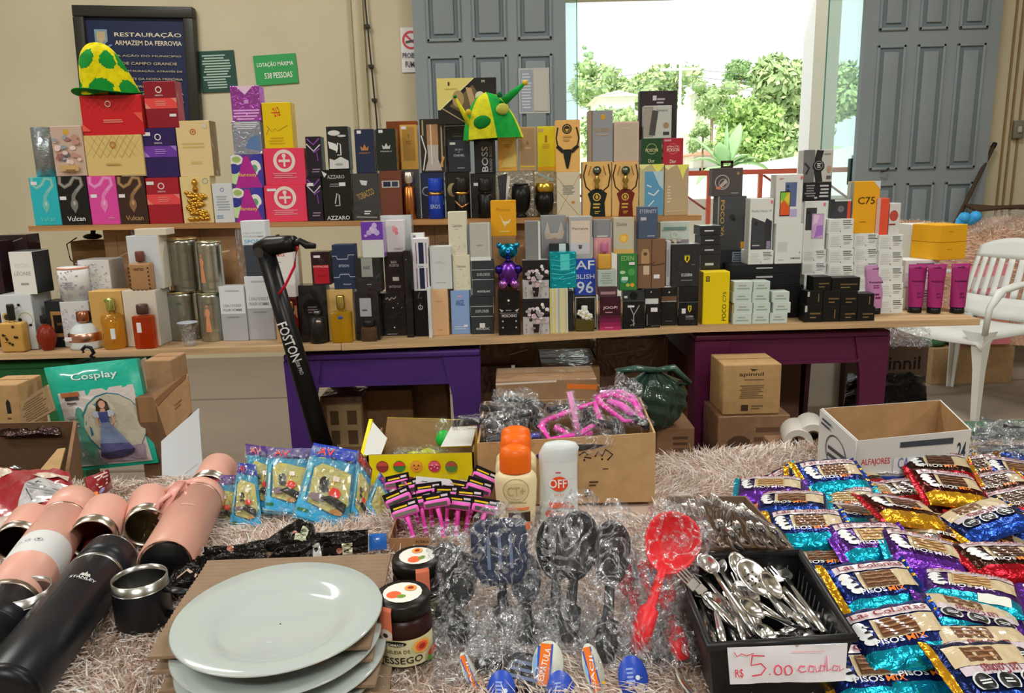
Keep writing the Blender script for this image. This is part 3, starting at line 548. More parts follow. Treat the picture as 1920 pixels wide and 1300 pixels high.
B('tall cream perfume box with a small red emblem and gold side', 338, 402, 226, 329, 's', 'D8C290', [('o', .5, .8, .09, .03, 'B05A30'), ('e', .5, .8, .03, .03, 'B05A30'), ('m', .1, .5, .9, .62, 2, 'C8AC6C'), ('m', .3, .2, .7, .3, 1, 'C8AC6C'), ('r', .8, .86, .92, .94, 'C8C0B0')], side='8A6A34', d=.055)
B('patterned white and purple perfume box with a magenta cone, upper of two', 437, 496, 290, 351, 's', '54408E', fant())
B('coral square perfume box with a round cream emblem, upper of two', 498, 575, 278, 346, 's', 'E23A5C', club())
B('narrow black and purple zebra perfume box, upper of two', 577, 606, 256, 331, 's', '1C1424', zeb())
B('black perfume box with white torn print and a white sail emblem, upper of two', 616, 657, 237, 317, 's', '1E2022', [('e', .35, .85, .28, .12, 'D0D0D0'), ('e', .7, .78, .2, .05, 'C0C4C4'), ('p', [(.05, .66), (.4, .6), (.5, .5), (.45, .42), (.1, .5)], 'D8D8D8'), ('l', [(.45, .34), (.62, .34), (.62, .58), (.5, .62), (.42, .4)], .05, 'E0E0E0'), ('p', [(.05, .02), (.95, .02), (.95, .2), (.6, .3), (.3, .22), (.08, .26)], 'C8CACA'), ('e', .5, .12, .2, .06, '9A9C9C')])
crown = lambda c: [('p', [(.32, .52), (.68, .52), (.72, .62), (.6, .57), (.5, .66), (.4, .57), (.28, .62)], c), ('t', 'PERRY', .5, .46, .6, .03, c), st(.14, .9)]
B('navy perfume box with a copper crown on the upper board', 668, 704, 242, 317, 's', '1C2848', crown('B07848'))
B('dark green perfume box with a white crown on the upper board', 708, 745, 241, 317, 's', '16201E', crown('B8C0BC'))
B('wide brown carton behind the crown boxes and the gold ingot box', 728, 786, 227, 318, 's', '7A4428', dY=.055, d=.03, kind='m')
B('gold ingot shaped perfume box with embossed panel on the upper board', 753, 785, 234, 317, 's', 'C89A48', [('r', .14, .2, .86, .95, 'A8803A'), ('t', '1', .5, .75, .06, .1, '7A5A20'), ('m', .3, .56, .7, .66, 2, '8A6828'), st(.08, .9, w=.3)], side='D8AE5C')
o, W, H = B('black jewelled perfume box with a clear waisted bottle inside', 790, 836, 223, 320, 's', '2A241E', [('l', [(.12, .98), (.12, .7)], .06, 'A89878'), ('l', [(.88, .98), (.88, .1)], .06, 'A89878'), ('l', [(.05, .7), (.22, .4), (.08, .05)], .05, 'D8D8D0'), ('l', [(.95, .3), (.75, .05)], .08, 'C89A50'), ('r', .28, .52, .74, .9, 'A8805A'), ('p', [(.28, .52), (.74, .52), (.72, .25), (.86, .04), (.16, .04), (.3, .25)], 'B0A8A0'), ('l', [(.45, .9), (.45, .15)], .04, 'D8CCC0')], side='D0D0D0')
B('black carton directly behind the dark blue perfume box on the upper board', 836, 882, 236, 323, 's', '16161A', [('e', .55, .5, .3, .2, 'A8A8A8'), ('e', .55, .5, .22, .16, '2A3A50'), ('m', .3, .75, .8, .86, 2, '6A6A70')], dY=.04, d=.03)
B('dark slate blue perfume box with small white lettering beside the BOSS box', 841, 883, 262, 325, 's', '252E3E', [('t', 'BLEU', .5, .7, .34, .06, 'A8B0B8'), ('t', 'DE', .5, .62, .08, .03, 'A8B0B8'), ('t', 'CHANEL', .5, .52, .5, .07, 'C8CCD0'), ('m', .35, .1, .75, .16, 1, 'A0A8B0'), st(.1, .85, w=.25)])
B('dark navy perfume box with BOSS printed sideways', 890, 930, 262, 326, 's', '1A1E2C', [('t', 'BOSS', .5, .42, .75, .3, 'C8CCD4', 90), ('t', 'HUGO BOSS', .78, .42, .75, .12, 'A0A4AC', 90)], d=.045)
B('glowing amber gold perfume box right of the BOSS box', 934, 970, 248, 318, 's', 'E0A848', [('p', [(.1, .1), (.6, .5), (.95, .9), (.95, .12)], 'F0C470'), ('m', .2, .06, .9, .1, 1, 'C88C30'), ('m', .3, .6, .7, .7, 2, 'C89038')])
B('tan framed perfume box between two yellow gold ones', 973, 1006, 238, 318, 's', 'B89A70', [('r', .1, .14, .9, .96, 'A48A68'), ('p', [(.4, .6), (.62, .6), (.51, .7)], '8A6A40'), ('m', .3, .48, .7, .56, 1, 'C8A878'), ('r', .08, .08, .94, .11, 'E0C040')])
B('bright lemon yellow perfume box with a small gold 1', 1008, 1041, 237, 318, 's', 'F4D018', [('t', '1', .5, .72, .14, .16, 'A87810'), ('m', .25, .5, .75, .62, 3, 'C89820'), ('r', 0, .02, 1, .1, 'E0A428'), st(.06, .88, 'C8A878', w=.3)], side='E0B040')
B('gold perfume box with a black antelope skull and round seal', 1042, 1088, 225, 322, 's', 'DDAE64', [('e', .47, .83, .2, .2, '2C2418'), ('o', .47, .83, .15, .03, 'A88C50'), ('p', [(.38, .83), (.56, .83), (.47, .77)], 'C8A050'), ('l', [(.1, .86), (.02, .66), (.08, .52), (.28, .44)], .06, '1A201A'), ('l', [(.86, .86), (.96, .66), (.9, .52), (.68, .44)], .06, '1A201A'), ('l', [(.04, .5), (.3, .38)], .1, '1A201A'), ('l', [(.94, .5), (.66, .38)], .1, '1A201A'), ('p', [(.28, .44), (.68, .44), (.58, .2), (.52, .07), (.44, .07), (.38, .2)], '1A201A'), ('m', .28, .58, .68, .72, 2, 'B08C4C')], top='3A3A38')
B('tall grey perfume box with a gold crest and copper edged side', 1103, 1149, 207, 302, 's', '8E9298', [('r', 0, 0, .1, 1, 'A0826A'), ('r', .12, 0, .18, 1, '7A6A5C'), ('e', .6, .87, .1, .12, 'C89A40'), ('t', 'ILLUSION', .55, .62, .6, .08, 'B08C58'), ('m', .3, .5, .85, .56, 1, 'A89A88')])
B('beige perfume box with a rose gold frame beside the tall grey one', 1151, 1198, 228, 302, 's', 'D0B0A0', [('r', .06, .03, .94, .95, 'B8A898'), ('m', .3, .82, .75, .86, 1, 'D0BC98')])
B('green perfume box with a round flask drawing, next to the red one', 1202, 1241, 260, 308, 's', '1E4628', [('o', .5, .6, .26, .03, '8CA46A'), ('t', 'POISON', .5, .55, .6, .13, 'C8C08C'), ('t', 'Dior', .5, .13, .3, .14, 'C8C8A8')])
B('red perfume box with a round flask drawing, next to the green one', 1242, 1281, 259, 308, 's', 'A82638', [('o', .5, .6, .26, .03, 'D8606A'), ('t', 'HYPNOTIC', .5, .68, .6, .07, 'E0B0A8'), ('t', 'POISON', .5, .56, .6, .13, 'E8C8B8'), ('t', 'Dior', .5, .13, .3, .14, 'E0C8C0'), st(.05, .88, 'C88CA0', w=.35)])
# ---- third row and up
B('wide red quilted perfume box carrying the yellow and green hat', 157, 272, 178, 253, 's', 'C41E28', quilt('E04A48', .6, 1)[:10] + [ring(.46, .78, .05, 'F0C8B8'), ('m', .35, .3, .7, .4, 2, 'E88878'), ('p', [(0, .1), (.14, .1), (0, .3)], 'E05848'), ('p', [(.86, .55), (1, .3), (1, .55)], 'E05848')], d=.045)
B('dark red perfume box with a coral band, topmost, beside the wide red box', 277, 337, 152, 241, 's', '8A1A2A', oud('', 'E04A48', 'F08A78', 'E8D8D8', False) + [('r', .74, .24, .95, .3, 'D8D8D8')])
B('silvery blue striped perfume box under the glossy violet one', 439, 493, 227, 290, 's', 'f:A8B0C8', [('m', .05, .75, .95, .98, 4, 'D0D4E0'), ('p', [(.4, .2), (.95, .1), (.95, .6), (.6, .5)], '5A7AA8'), ('r', .1, .86, .35, .95, 'B8B0B8')])
B('glossy violet striped perfume box on top of the silvery blue one', 436, 491, 161, 227, 's', 'f:B05AC0', [('m', .02, .02, .98, .35, 4, 'D8A8E0'), ('r', .45, .5, .6, .6, 'C890D0'), ('p', [(.2, 1), (.8, 1), (.5, .75)], 'E0C0E8')])
o, W, H = B('tall yellow perfume box with a red monogram and a signature', 497, 551, 192, 279, 's', 'E0BE10', [('t', '212', .5, .8, .22, .2, 'C82018', 12), ('m', .3, .76, .75, .8, 1, 'C03018'), ('l', [(.08, .3), (.2, .44), (.12, .5), (.3, .36), (.4, .44), (.5, .38), (.85, .5)], .012, '5A4410'), ('m', .15, .08, .85, .26, 3, 'C8A010')], side='C8A408', d=.05)
o, W, H = B('large gift box with a gold corner and a bottle behind its black front', 822, 933, 146, 240, 's', '1C1A1C', [('p', [(0, 1), (.62, 1), (.03, .32), (0, .32)], 'D8CC78'), ('l', [(.62, 1), (.03, .32)], .02, 'F0E8A0'), ('t', '1', .2, .88, .03, .08, '3A3010'), ('m', .1, .74, .35, .8, 1, 'B8AC60'), ('t', 'M', .78, .92, .05, .06, 'C8C0B0'), ('p', [(.2, .4), (.6, .85), (.72, .6), (.6, .1)], '6A5A40'), ('p', [(.48, .8), (.58, .78), (.7, .2), (.6, .15)], 'B89870'), ('e', .35, .55, .1, .14, 'A88C60'), ('e', .72, .6, .08, .08, 'D8D0C0'), ('l', [(.08, .35), (.5, 0)], .02, 'A89870')], d=.05, Y=Yu(0) + .05)
B('dark smartwatch carton standing behind the white watch box', 1198, 1269, 170, 259, 's', '2E2830', [('r', .35, .8, .45, .9, 'B8B8C0'), ('m', .45, .72, .7, .86, 2, 'A8A0A8')], name='gadget_box', dY=.035, group=PH, d=.03)
B('white smartwatch box showing a dark strap, on the green and red boxes', 1206, 1259, 198, 259, 's', 'B8BCB8', [('r', 0, .05, .34, .98, '9A948C'), ('l', [(.42, .85), (.36, .5), (.3, .1)], .22, '4A4A48'), ('r', .7, .1, .92, .2, '3A3A3A'), ('e', .8, .4, .1, .1, 'A0806A'), ('t', 'Smart', .65, .86, .4, .07, '7A7A78')], name='gadget_box', d=.03)

# ------------------------------------------------------------------ hats
def hat_one():
    p = PL; q = [q for q in PL if abs(q[4] - P(214, 178, 2.44).z) < .03 and q[0] < -1.2][-1]
    c = P(212, 178, 2.45); z = q[4] + .004; sc = 2.45 / F
    t = thing('football_hat', 'yellow and green patched felt hat on the wide red perfume box', 'hat', (P(210, 178, 2.47).x, 2.455, z), group='green and yellow fan hats')
    R_ = 47 * sc; Hh = 88 * sc; m = MB(); seg, K = 96, 44; v = []; f = []
    for k in range(K + 1):
        a = k / K; rr = R_ * (1.05 - .42 * a) * (1 - a ** 6) ** .5; z_ = Hh * a
        for i in range(seg):
            th = 2 * math.pi * i / seg; w = 1 + .06 * math.sin(3 * th + 1) * (1 - a) + .03 * math.sin(5 * th + a * 4)
            v.append((rr * w * math.cos(th) - .022 * a, rr * w * math.sin(th) * .75, z_ + .004 * math.sin(4 * th)))
    spots = [(-2.25, .68), (-1.05, .66), (-1.5, .1), (-.35, .08), (-2.75, .12), (0, .62), (1, .5), (2, .5), (1.5, .1)]
    for k in range(K):
        for i in range(seg): f.append((k * seg + i, k * seg + (i + 1) % seg, (k + 1) * seg + (i + 1) % seg, (k + 1) * seg + i))
    gr, ye = [], []
    for q_ in f:
        th = math.atan2(sum(v[i][1] for i in q_) / 4 / .75, sum(v[i][0] for i in q_) / 4); a = sum(v[i][2] for i in q_) / 4 / Hh
        (gr if any(max(abs((th - s + math.pi) % (2 * math.pi) - math.pi) * .8, abs(a - z2) * 2, (abs((th - s + math.pi) % (2 * math.pi) - math.pi) * .8 + abs(a - z2) * 2) * .72) < .37 for s, z2 in spots) else ye).append(q_)
    m.add(v, ye, 'r:D8CC00', True); m.add(v, gr, 'r:0E8A30', True); m.build('crown', t)
    br = MB(); v = []; 
    for r2 in (R_ * .9, R_ * 1.2, R_ * 1.34):
        for i in range(seg):
            th = 2 * math.pi * i / seg; v.append((r2 * math.cos(th), r2 * math.sin(th) * .8, -.002 + (r2 / R_ - .9) * (.008 + .02 * math.sin(2 * th + .6)) - (.006 if r2 > R_ * 1.1 else 0) * math.cos(th * 2)+.004))
    f = [(k * seg + i, k * seg + (i + 1) % seg, (k + 1) * seg + (i + 1) % seg, (k + 1) * seg + i) for k in range(2) for i in range(seg)]
    o = br.add(v, f, 'r:0E7A2C', True).build('brim', t); s = o.modifiers.new('s', 'SOLIDIFY'); s.thickness = .003
def hat_two():
    Yh = 2.455; c = P(925, 262, Yh); sc = Yh / F; z = P(910, 262, 2.44).z + .003
    t = thing('football_hat', 'green and yellow jester hat with balls hanging in front of the large gift box', 'hat', (c.x, Yh + .03, z), (0, math.radians(-8), 0), 'green and yellow fan hats')
    R_ = 48 * sc; Hh = 84 * sc; seg, K = 48, 12; v = []
    for k in range(K + 1):
        a = k / K; rr = R_ * (1.15 - .3 * a) * (1 - a ** 2.2) ** .5
        for i in range(seg):
            th = 2 * math.pi * i / seg; v.append((rr * math.cos(th), rr * math.sin(th) * .8, Hh * a - .01 * math.cos(th) * (1 - a)))
    ye, gr = [], []
    for k in range(K):
        for i in range(seg): (gr if ((i + 3) // 8) % 2 else ye).append((k * seg + i, k * seg + (i + 1) % seg, (k + 1) * seg + (i + 1) % seg, (k + 1) * seg + i))
    m = MB(); m.add(v, ye, 'r:C8C820', True); m.add(v, gr, 'r:109838', True); m.build('crown', t)
    def horn(p0, p1, r0, c1, c2):
        q = MB().tube([p0, [(a + b_) / 2 for a, b_ in zip(p0, p1)], p1], [r0, r0 * .8, r0 * .3], c1, 10).build('horn', t); MB().ball(p1, r0 * .62, c2, 12).build('bobble', q)
    horn((R_ * .6, -.03, Hh * .72), (R_ * 1.5, -.035, Hh * 1.02), .013, 'r:109838', 'r:E0B820')
    horn((-R_ * .75, -.03, Hh * .3), (-R_ * 1.15, -.035, Hh * .98), .009, 'r:C8C820', 'r:0E6A30')
    MB().ball((-R_ * .3, -R_ * .78, Hh * .36), .02, 'r:0E7A2C', 14, (1.35, .5, 1)).build('green_patch', t)
    MB().ball((R_ * .52, -R_ * .68, Hh * .56), .02, 'r:B8BC50', 14, (1, .5, .85)).build('yellow_patch', t)
    MB().ball((R_ * .5, -R_ * .6, Hh * .86), .009, 'r:0E6A40', 12).build('bobble', t); MB().ball((-R_ * .75, -R_ * .6, Hh * .62), .009, 'r:D8B830', 12).build('bobble', t)
hat_one(); hat_two()
# ------------------------------------------------------------------ cartons that carry the upper board
def carton(label, x0, x1, yt, yb, Y, d, c='T:9C7650', dec=(), rz=0, z0=None, z1=None, flaps=None, name='cardboard_box', group=None, side=None, open_=False, inner='c:8A6C4A', pk='m'):
    a, b_ = P(x0, yb, Y), P(x1, yb, Y); W = b_.x - a.x; zt = z1 if z1 is not None else P((x0 + x1) / 2, yt, Y).z; zb = a.z if z0 is None else z0; H = zt - zb
    m = MB()
    if not open_: m.box(-W / 2, W / 2, 0, d, 0, H, c, .003); m.box(-W / 2 + .004, W / 2 - .004, d * .5 - .0015, d * .5 + .0015, H, H + .0006, 'm:6A4C30')
    else:
        w = .005
        for q in ((-W / 2, W / 2, 0, w), (-W / 2, W / 2, d - w, d), (-W / 2, -W / 2 + w, w, d - w), (W / 2 - w, W / 2, w, d - w)): m.box(*q, 0, H, c)
        m.box(-W / 2 + w, W / 2 - w, w, d - w, 0, .006, inner)
    m.decals(list(dec), W, H, pk=pk)
    o = m.build(name, loc=((a.x + b_.x) / 2, Y, zb), rot=(0, 0, math.radians(rz)), label=label, category='box', group=group)
    return o, W, H
for x0, x1, Y, l in ((214, 262, 2.47, 'taped cardboard box holding up the upper board, left end, behind white boxes'), (326, 456, 2.46, 'taped cardboard box holding up the upper board behind the tins'), (776, 868, 2.5, 'taped cardboard box holding up the middle of the upper board'), (926, 990, 2.49, 'taped cardboard box holding up the upper board behind the teddy bear bottle'), (1196, 1240, 2.52, 'cardboard box holding up the right end of the upper board')):
    X = P((x0 + x1) / 2, 500, Y).x; carton(l, x0, x1, 430, 600, Y, .16, 'T:A07A54', z0=ZT, z1=ZU(X) - .018, group='boxes carrying the upper board', dec=[('l', [(.1, .7), (.9, .78)], .02, 'D0B898'), ('l', [(.5, 0), (.5, 1)], .012, '7A5A3A')])
# ------------------------------------------------------------------ lower board, from left to right
flor = lambda n=40, s=5, c='9C9CA0': [('e', random.Random(s * 100 + i).uniform(.04, .96), random.Random(s * 101 + i).uniform(.05, .95), .028, .018, random.Random(i).choice([c, 'A8A49C', '8A8C92'])) for i in range(n)]
B('dark purple and brown perfume boxes wrapped in film, far left of the board', -30, 27, 452, 652, 't', '2E1C22', [('r', .2, .5, .8, .95, '4A2A20'), ('r', .1, .05, .9, .4, '3A1E3A'), ('l', [(.1, .45), (.95, .42)], .03, '8A7A78')], d=.09, dY=.1)
B('tall black and brown wrapped perfume box behind the white LEONIE box', 22, 78, 440, 640, 't', '2A1E20', [('l', [(.1, .9), (.9, .97)], .03, '7A7070'), ('r', .05, .5, .3, .95, '1A1416')], d=.07, dY=.17)
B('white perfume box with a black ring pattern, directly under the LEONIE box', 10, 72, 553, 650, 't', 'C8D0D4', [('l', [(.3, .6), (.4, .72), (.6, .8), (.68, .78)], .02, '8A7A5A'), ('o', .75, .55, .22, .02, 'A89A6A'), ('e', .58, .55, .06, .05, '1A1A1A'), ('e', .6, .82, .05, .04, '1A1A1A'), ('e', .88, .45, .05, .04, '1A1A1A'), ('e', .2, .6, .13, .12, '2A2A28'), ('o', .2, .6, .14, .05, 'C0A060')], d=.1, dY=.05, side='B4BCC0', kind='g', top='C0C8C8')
B('perfume box with a white front reading LEONIE and black sides', 26, 70, 472, 547, 's', 'DADDD8', [('t', 'LÉONIE', .5, .5, .72, .12, '9CA0A0'), ('t', 'RICH', .5, .68, .6, .1, 'D0D2CE'), ('m', .3, .2, .7, .3, 1, '9A9C98')], d=.085, side='24282A', top='2E3234', kind='g')
B('black perfume box with a gold square frame behind the white dome bottle', 93, 130, 565, 642, 't', '1E2224', [('o', .62, .48, .01, .001, '1E2224'), ('r', .25, .22, 1, .78, '9C7444'), ('r', .36, .3, 1, .7, '1A1410'), ('t', 'ROYAL', .7, .5, .3, .06, '8A6A40')], d=.06, dY=.075, kind='g')
B('small white floral perfume box behind the white dome bottle, under the round tin', 121, 176, 566, 641, 't', 'C4C6C8', flor(46, 3), d=.06, dY=.07, kind='g', top='B8BABC')
B('white cube carton behind the gold bird bottle, under the large floral box', 156, 215, 548, 640, 't', 'C4CCD0', [], d=.1, dY=.13, kind='g')
cylbox('round white tin with a grey floral print and pink lid rim', 103, 156, 503, 563, 's', 'm:CBCCCB', lambda r, H: [(r, 0), (r, H)], tex='p:C8907C', lid=True, dec=[('e', random.Random(i).uniform(.03, .97), random.Random(i + 77).uniform(.05, .93), .035, .028, '98989E') for i in range(34)] + [('m', .35, .4, .8, .6, 3, '8C8C90')])
B('large white floral perfume box on a white carton, beside the round tin', 152, 211, 488, 548, 's', 'C8CACB', flor(60, 8), d=.09, kind='g', side='B0B0B0', top='B8B8B6')
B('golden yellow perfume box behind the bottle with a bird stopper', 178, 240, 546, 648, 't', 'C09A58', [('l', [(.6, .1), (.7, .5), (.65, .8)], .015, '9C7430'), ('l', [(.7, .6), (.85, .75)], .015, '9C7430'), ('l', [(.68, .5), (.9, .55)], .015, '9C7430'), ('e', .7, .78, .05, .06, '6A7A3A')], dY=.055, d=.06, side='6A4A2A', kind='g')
B('cream white perfume box carrying the small brown bottle and white box, behind the amber bottle', 240, 302, 545, 645, 't', 'CCC3B4', [('m', .2, .1, .8, .2, 0, 'A')] if 0 else [], d=.1, dY=.05, kind='g', side='C0C0BC', top='C8BCA8')
B('white perfume box with a thin frame standing behind the small square brown bottle', 248, 309, 442, 545, 's', 'C4CAD0', [('r', .02, .02, .98, .025, 'A8906C'), ('r', .96, .0, .99, 1, 'D0C8B0')], d=.06, dY=.035, kind='g', side='D8D4C4')
B('thin cream box lying on top of the white framed perfume box', 252, 312, 429, 441, 's', 'D0C8B8', [], d=.06, kind='g')
# bottles in front
bottle('square gold bottle with blossoms, far left front of the lower board', 24, 44, 572, 655, kind='rect', body='g:B8904C', cap='p:1A1A18', bodyh=.62, capr=.3, extra=lambda t, r, D, hb, H: [MB().ball((random.Random(i).uniform(-.8, .6) * r, -D / 2 - .002, random.Random(i + 9).uniform(.2, .9) * hb), .004, random.choice(['x:C8A050', 'p:2A1A0C']), 8, (1, .5, 1)).build('ornament', t) for i in range(10)])
bottle('round amber bottle with a dark crown stopper and clear foot', 81, 34, 594, 657, kind='round', body='p:7A2410', cap='p:16161A', bodyh=.74, capr=.42, d=.03)
bottle('white dome bottle with a rose gold band and bow shaped wooden stopper', 149, 58, 588, 659, kind='dome', body='p:C4CED0', cap='x:A87058', bodyh=.68, capr=.42, d=.05, extra=lambda t, r, D, hb, H: (MB().lathe([(r * 1.005, hb * .3), (r * 1.03, hb * .32), (r * 1.03, hb * .62), (r * .99, hb * .64)], 'x:C0907C', 24).build('metal_band', t), MB().box(-r * .85, -r * .4, -r * 1.0, -r * .9, hb * .38, hb * .52, 'm:D8D4D4').build('price_sticker', t)))
bottle('tall golden bottle with a green bird stopper', 207, 40, 562, 652, kind='cyl', body='G:E0A838', cap='x:B8C078', bodyh=.7, capr=.38, extra=lambda t, r, D, hb, H: (MB().ball((-r * .3, 0, H * .95), .006, 'p:3A8A40', 10, (1.4, .8, 1)).build('bird', t), MB().box(r * .2, r * .6, -r * 1.02, -r * .9, hb * .3, hb * .6, 'm:D0D8D8').build('price_sticker', t)))
bottle('rectangular amber red bottle with a brown wooden cap', 270, 36, 572, 648, kind='rect', body='G:D05018', cap='p:4A302A', bodyh=.75, capr=.6, extra=lambda t, r, D, hb, H: MB().box(-r * .5, -r * .05, -D / 2 - .001, -D / 2, hb * .5, hb * .8, 'm:D8D8D8').build('price_sticker', t))
bottle('square brown bottle with studded edges on top of the cream box', 264, 39, 472, 540, 's', kind='rect', body='g:A07A54', cap='p:6A3A34', bodyh=.7, capr=.42, extra=lambda t, r, D, hb, H: (MB().decals([('t', 'UNITED', .5, .78, .5, .1, '4A2E22')] + [('r', u, v, u + .07, v + .06, '2E221C') for u in (.0, .93) for v in (.05, .2, .35, .5, .65, .8)] + [('r', u, 0, u + .08, .03, '2E221C') for u in (.15, .35, .55, .75)], 2 * r, hb, lambda x, y, e: (x - r, -D / 2 - e - .0004, y)).build('studs', t),))
def tin(r, H): return [(r, 0), (r * .98, .002)] + [(r * (1 + (.008 if k % 2 else -.004)), H * (.08 + .012 * k)) for k in range(12)] + [(r, H * .3), (r, H * .72)] + [(r * (1 + (.008 if k % 2 else -.004)), H * (.78 + .012 * k)) for k in range(10)] + [(r * .985, H - .004)]
tors = [('p', [(.42, .2), (.66, .2), (.62, .42), (.6, .5), (.65, .6), (.58, .68), (.5, .68), (.43, .6), (.48, .5), (.45, .42)], 'C88864'), ('e', .54, .73, .05, .05, 'C88864')]
cylbox('large silver tin, lower left of the four stacked tins', 312, 366, 548, 640, 't', 'x:9A9C94', tin, tex='x:B8A878', group='stacked silver tins')
cylbox('narrower silver tin with an orange torso print, lower right of the four tins', 371, 415, 550, 641, 't', 'x:A8AAA0', tin, tex='x:A8B090', group='stacked silver tins', dec=tors)
cylbox('large silver tin, upper left of the four stacked tins', 318, 368, 447, 545, 's', 'x:8E9088', tin, tex='x:B8A878', group='stacked silver tins')
cylbox('narrower silver tin with an orange torso print, upper right of the four tins', 370, 414, 453, 545, 's', 'x:B0B2AA', tin, tex='x:B8BCA0', group='stacked silver tins', dec=[('p', [(u - .25, v) for u, v in tors[0][1]], 'C88864'), ('e', .29, .73, .05, .05, 'C88864')])
X0, X1, Yf, z0, z1 = place(331, 367, 608, 652, 't'); r = (X1 - X0) / 2; H = z1 - z0
t = thing('plastic_cup', 'small translucent plastic cup in front of the silver tins', 'cup', ((X0 + X1) / 2, Yf + r, z0)); MB().lathe([(r * .6, 0), (r * .7, .003), (r * .95, H * .95), (r * 1.03, H), (r * .93, H * .97), (r * .62, .004)], 's:C8D0DC', 20).build('cup_body', t); MB().lathe([(r * .95, H - .001), (r * 1.04, H), (r * 1.04, H + .001), (r * .95, H + .001)], 'p:C0C8D8', 20).build('rim', t)
iss = lambda s=False: [('r', 0, 0, 1, .5, 'A0A4AA'), ('t', "L'EAU D'ISSEY", .5, .65, .75, .05, '8C9096'), ('t', 'POUR HOMME', .5, .57, .75, .05, '8C9096'), ('m', .15, .9, .85, .94, 1, 'A8ACB4'), ('m', .2, .42, .8, .46, 1, '888C92')]
B('white and silver perfume box, shorter of the two beside the tins', 419, 466, 537, 639, 't', 'CDD3D8', iss(), kind='g')
B('white and silver perfume box, taller of the two behind the black scooter pole', 468, 517, 518, 637, 't', 'CDD3D8', iss(), kind='g', d=.06)
B('dark grey perfume box under the white and blue SPORT box', 462, 502, 460, 518, 's', '3A404A', [], kind='g')
B('white perfume box with SPORT in blue letters, top of the stack behind the scooter handle', 454, 500, 414, 460, 's', 'CDD5DA', [('t', "L'EAU D'ISSEY", .5, .5, .85, .08, 'A0A8AE'), ('t', 'POUR HOMME', .5, .36, .85, .08, 'A0A8AE'), ('t', 'SPORT', .5, .16, .8, .16, '6AA8CC')], kind='g')
B('maroon perfume box with a gold edge behind the black scooter pole', 520, 562, 556, 638, 't', '6A1420', [('r', 0, 0, .2, .8, 'B89468'), ('r', .85, 0, 1, .8, 'B8946A'), ('m', .3, .85, .8, .95, 2, '3A0A14')], dY=.045)
bottle('red amphora bottle with a copper cap in front of the maroon box', 546, 26, 566, 640, kind='amph', body='G:B83018', cap='x:B07850', bodyh=.72, capr=.55)
B('tall white perfume box with red lettering hung with the red cord', 513, 556, 468, 556, 's', 'D5D4D2', [('t', "L'AMOUR", .4, .88, .5, .05, 'D03030'), ('m', .3, .72, .5, .76, 1, 'A89090'), ('m', .25, .1, .6, .14, 1, 'D07070')], kind='g', dY=-.02)
B('film wrapped maroon and gold perfume box beside the tall white one', 557, 570, 466, 630, 't', 'A88850', [('r', 0, .85, 1, 1, '5A2030')], d=.04, dY=.11)
B('black perfume box with a round porthole, behind the black square bottle', 563, 618, 535, 633, 't', '16181A', [('e', .5, .58, .33, .34, '0A0A0C'), ('m', .3, .5, .7, .64, 3, '6A5A5A')], dY=.05)
bottle('dark smoked bottle with a silver front plate before the porthole box', 594, 34, 585, 640, kind='cyl', body='p:1E1C1A', cap='x:6A6A6A', bodyh=.85, capr=.5, extra=lambda t, r, D, hb, H: MB().ball((r * .3, -r * .9, hb * .8), .007, 'x:B8B0A8', 10, (1.4, .5, .8)).build('metal_plate', t))
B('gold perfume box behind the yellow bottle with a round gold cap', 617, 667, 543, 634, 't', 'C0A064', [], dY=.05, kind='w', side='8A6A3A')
bottle('yellow bottle with a round gold cap and blue seal', 641, 38, 555, 637, kind='rect', body='G:E8B820', cap='x:C8B468', bodyh=.66, capr=.42, extra=lambda t, r, D, hb, H: MB().ball((0, -D / 2, hb * .82), .006, 'p:2848A0', 12, (1.2, .3, .8)).build('blue_seal', t))
B('black perfume box with a scarlet window, on the porthole box', 586, 622, 472, 536, 's', '2A1A1C', [('r', .12, .04, .92, .6, 'A81A2C'), ('t', 'HYPNOSE', .5, .55, .8, .06, 'E8A0A0'), ('m', .2, .25, .8, .3, 1, '8A1020'), st(.16, .82, w=.35)])
B('slate blue perfume box with stepped silver lines', 627, 669, 459, 543, 's', '26324C', [('l', [(0, .75), (.18, .75), (.22, .68), (.68, .68), (.72, .77), (1, .77)], .035, 'A8B0BC'), ('l', [(0, .27), (.25, .27), (.3, .34), (.7, .34), (.75, .28), (1, .28)], .035, 'A8B0BC'), ('t', 'BYSION', .5, .53, .45, .06, 'A8B0BC'), ('m', .35, .1, .8, .13, 1, 'A8B0BC')], kind='g')
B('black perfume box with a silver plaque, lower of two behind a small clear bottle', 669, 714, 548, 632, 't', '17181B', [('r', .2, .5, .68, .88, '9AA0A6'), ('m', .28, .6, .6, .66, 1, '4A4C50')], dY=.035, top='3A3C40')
bottle('small square clear bottle with dark scent in front of the silver plaque box', 692, 30, 602, 636, kind='rect', body='G:8A6A50', cap='p:1C1C1C', bodyh=.7, capr=.7)
B('black perfume box with a silver plaque, upper of two', 668, 717, 484, 548, 's', '1D1F21', [('r', .25, .45, .68, 1, '8E928E'), ('t', 'BLACK', .46, .72, .26, .09, '3A3C3C'), ('m', .4, .2, .6, .25, 1, '8A8C8C')], side='2A2C2E')
B('white perfume box with a purple orchid print', 680, 721, 416, 484, 's', 'C8CCC8', [('r', 0, .5, 1, 1, '6A3AA8'), ('e', .55, .78, .18, .18, 'C8B8E0'), ('e', .72, .7, .13, .13, 'B8A8D8'), ('e', .36, .7, .13, .12, 'B0A0D4'), ('e', .62, .9, .12, .12, 'BCA8DC'), ('e', .2, .62, .08, .06, 'B8A8D8')], side='8A5AB8')
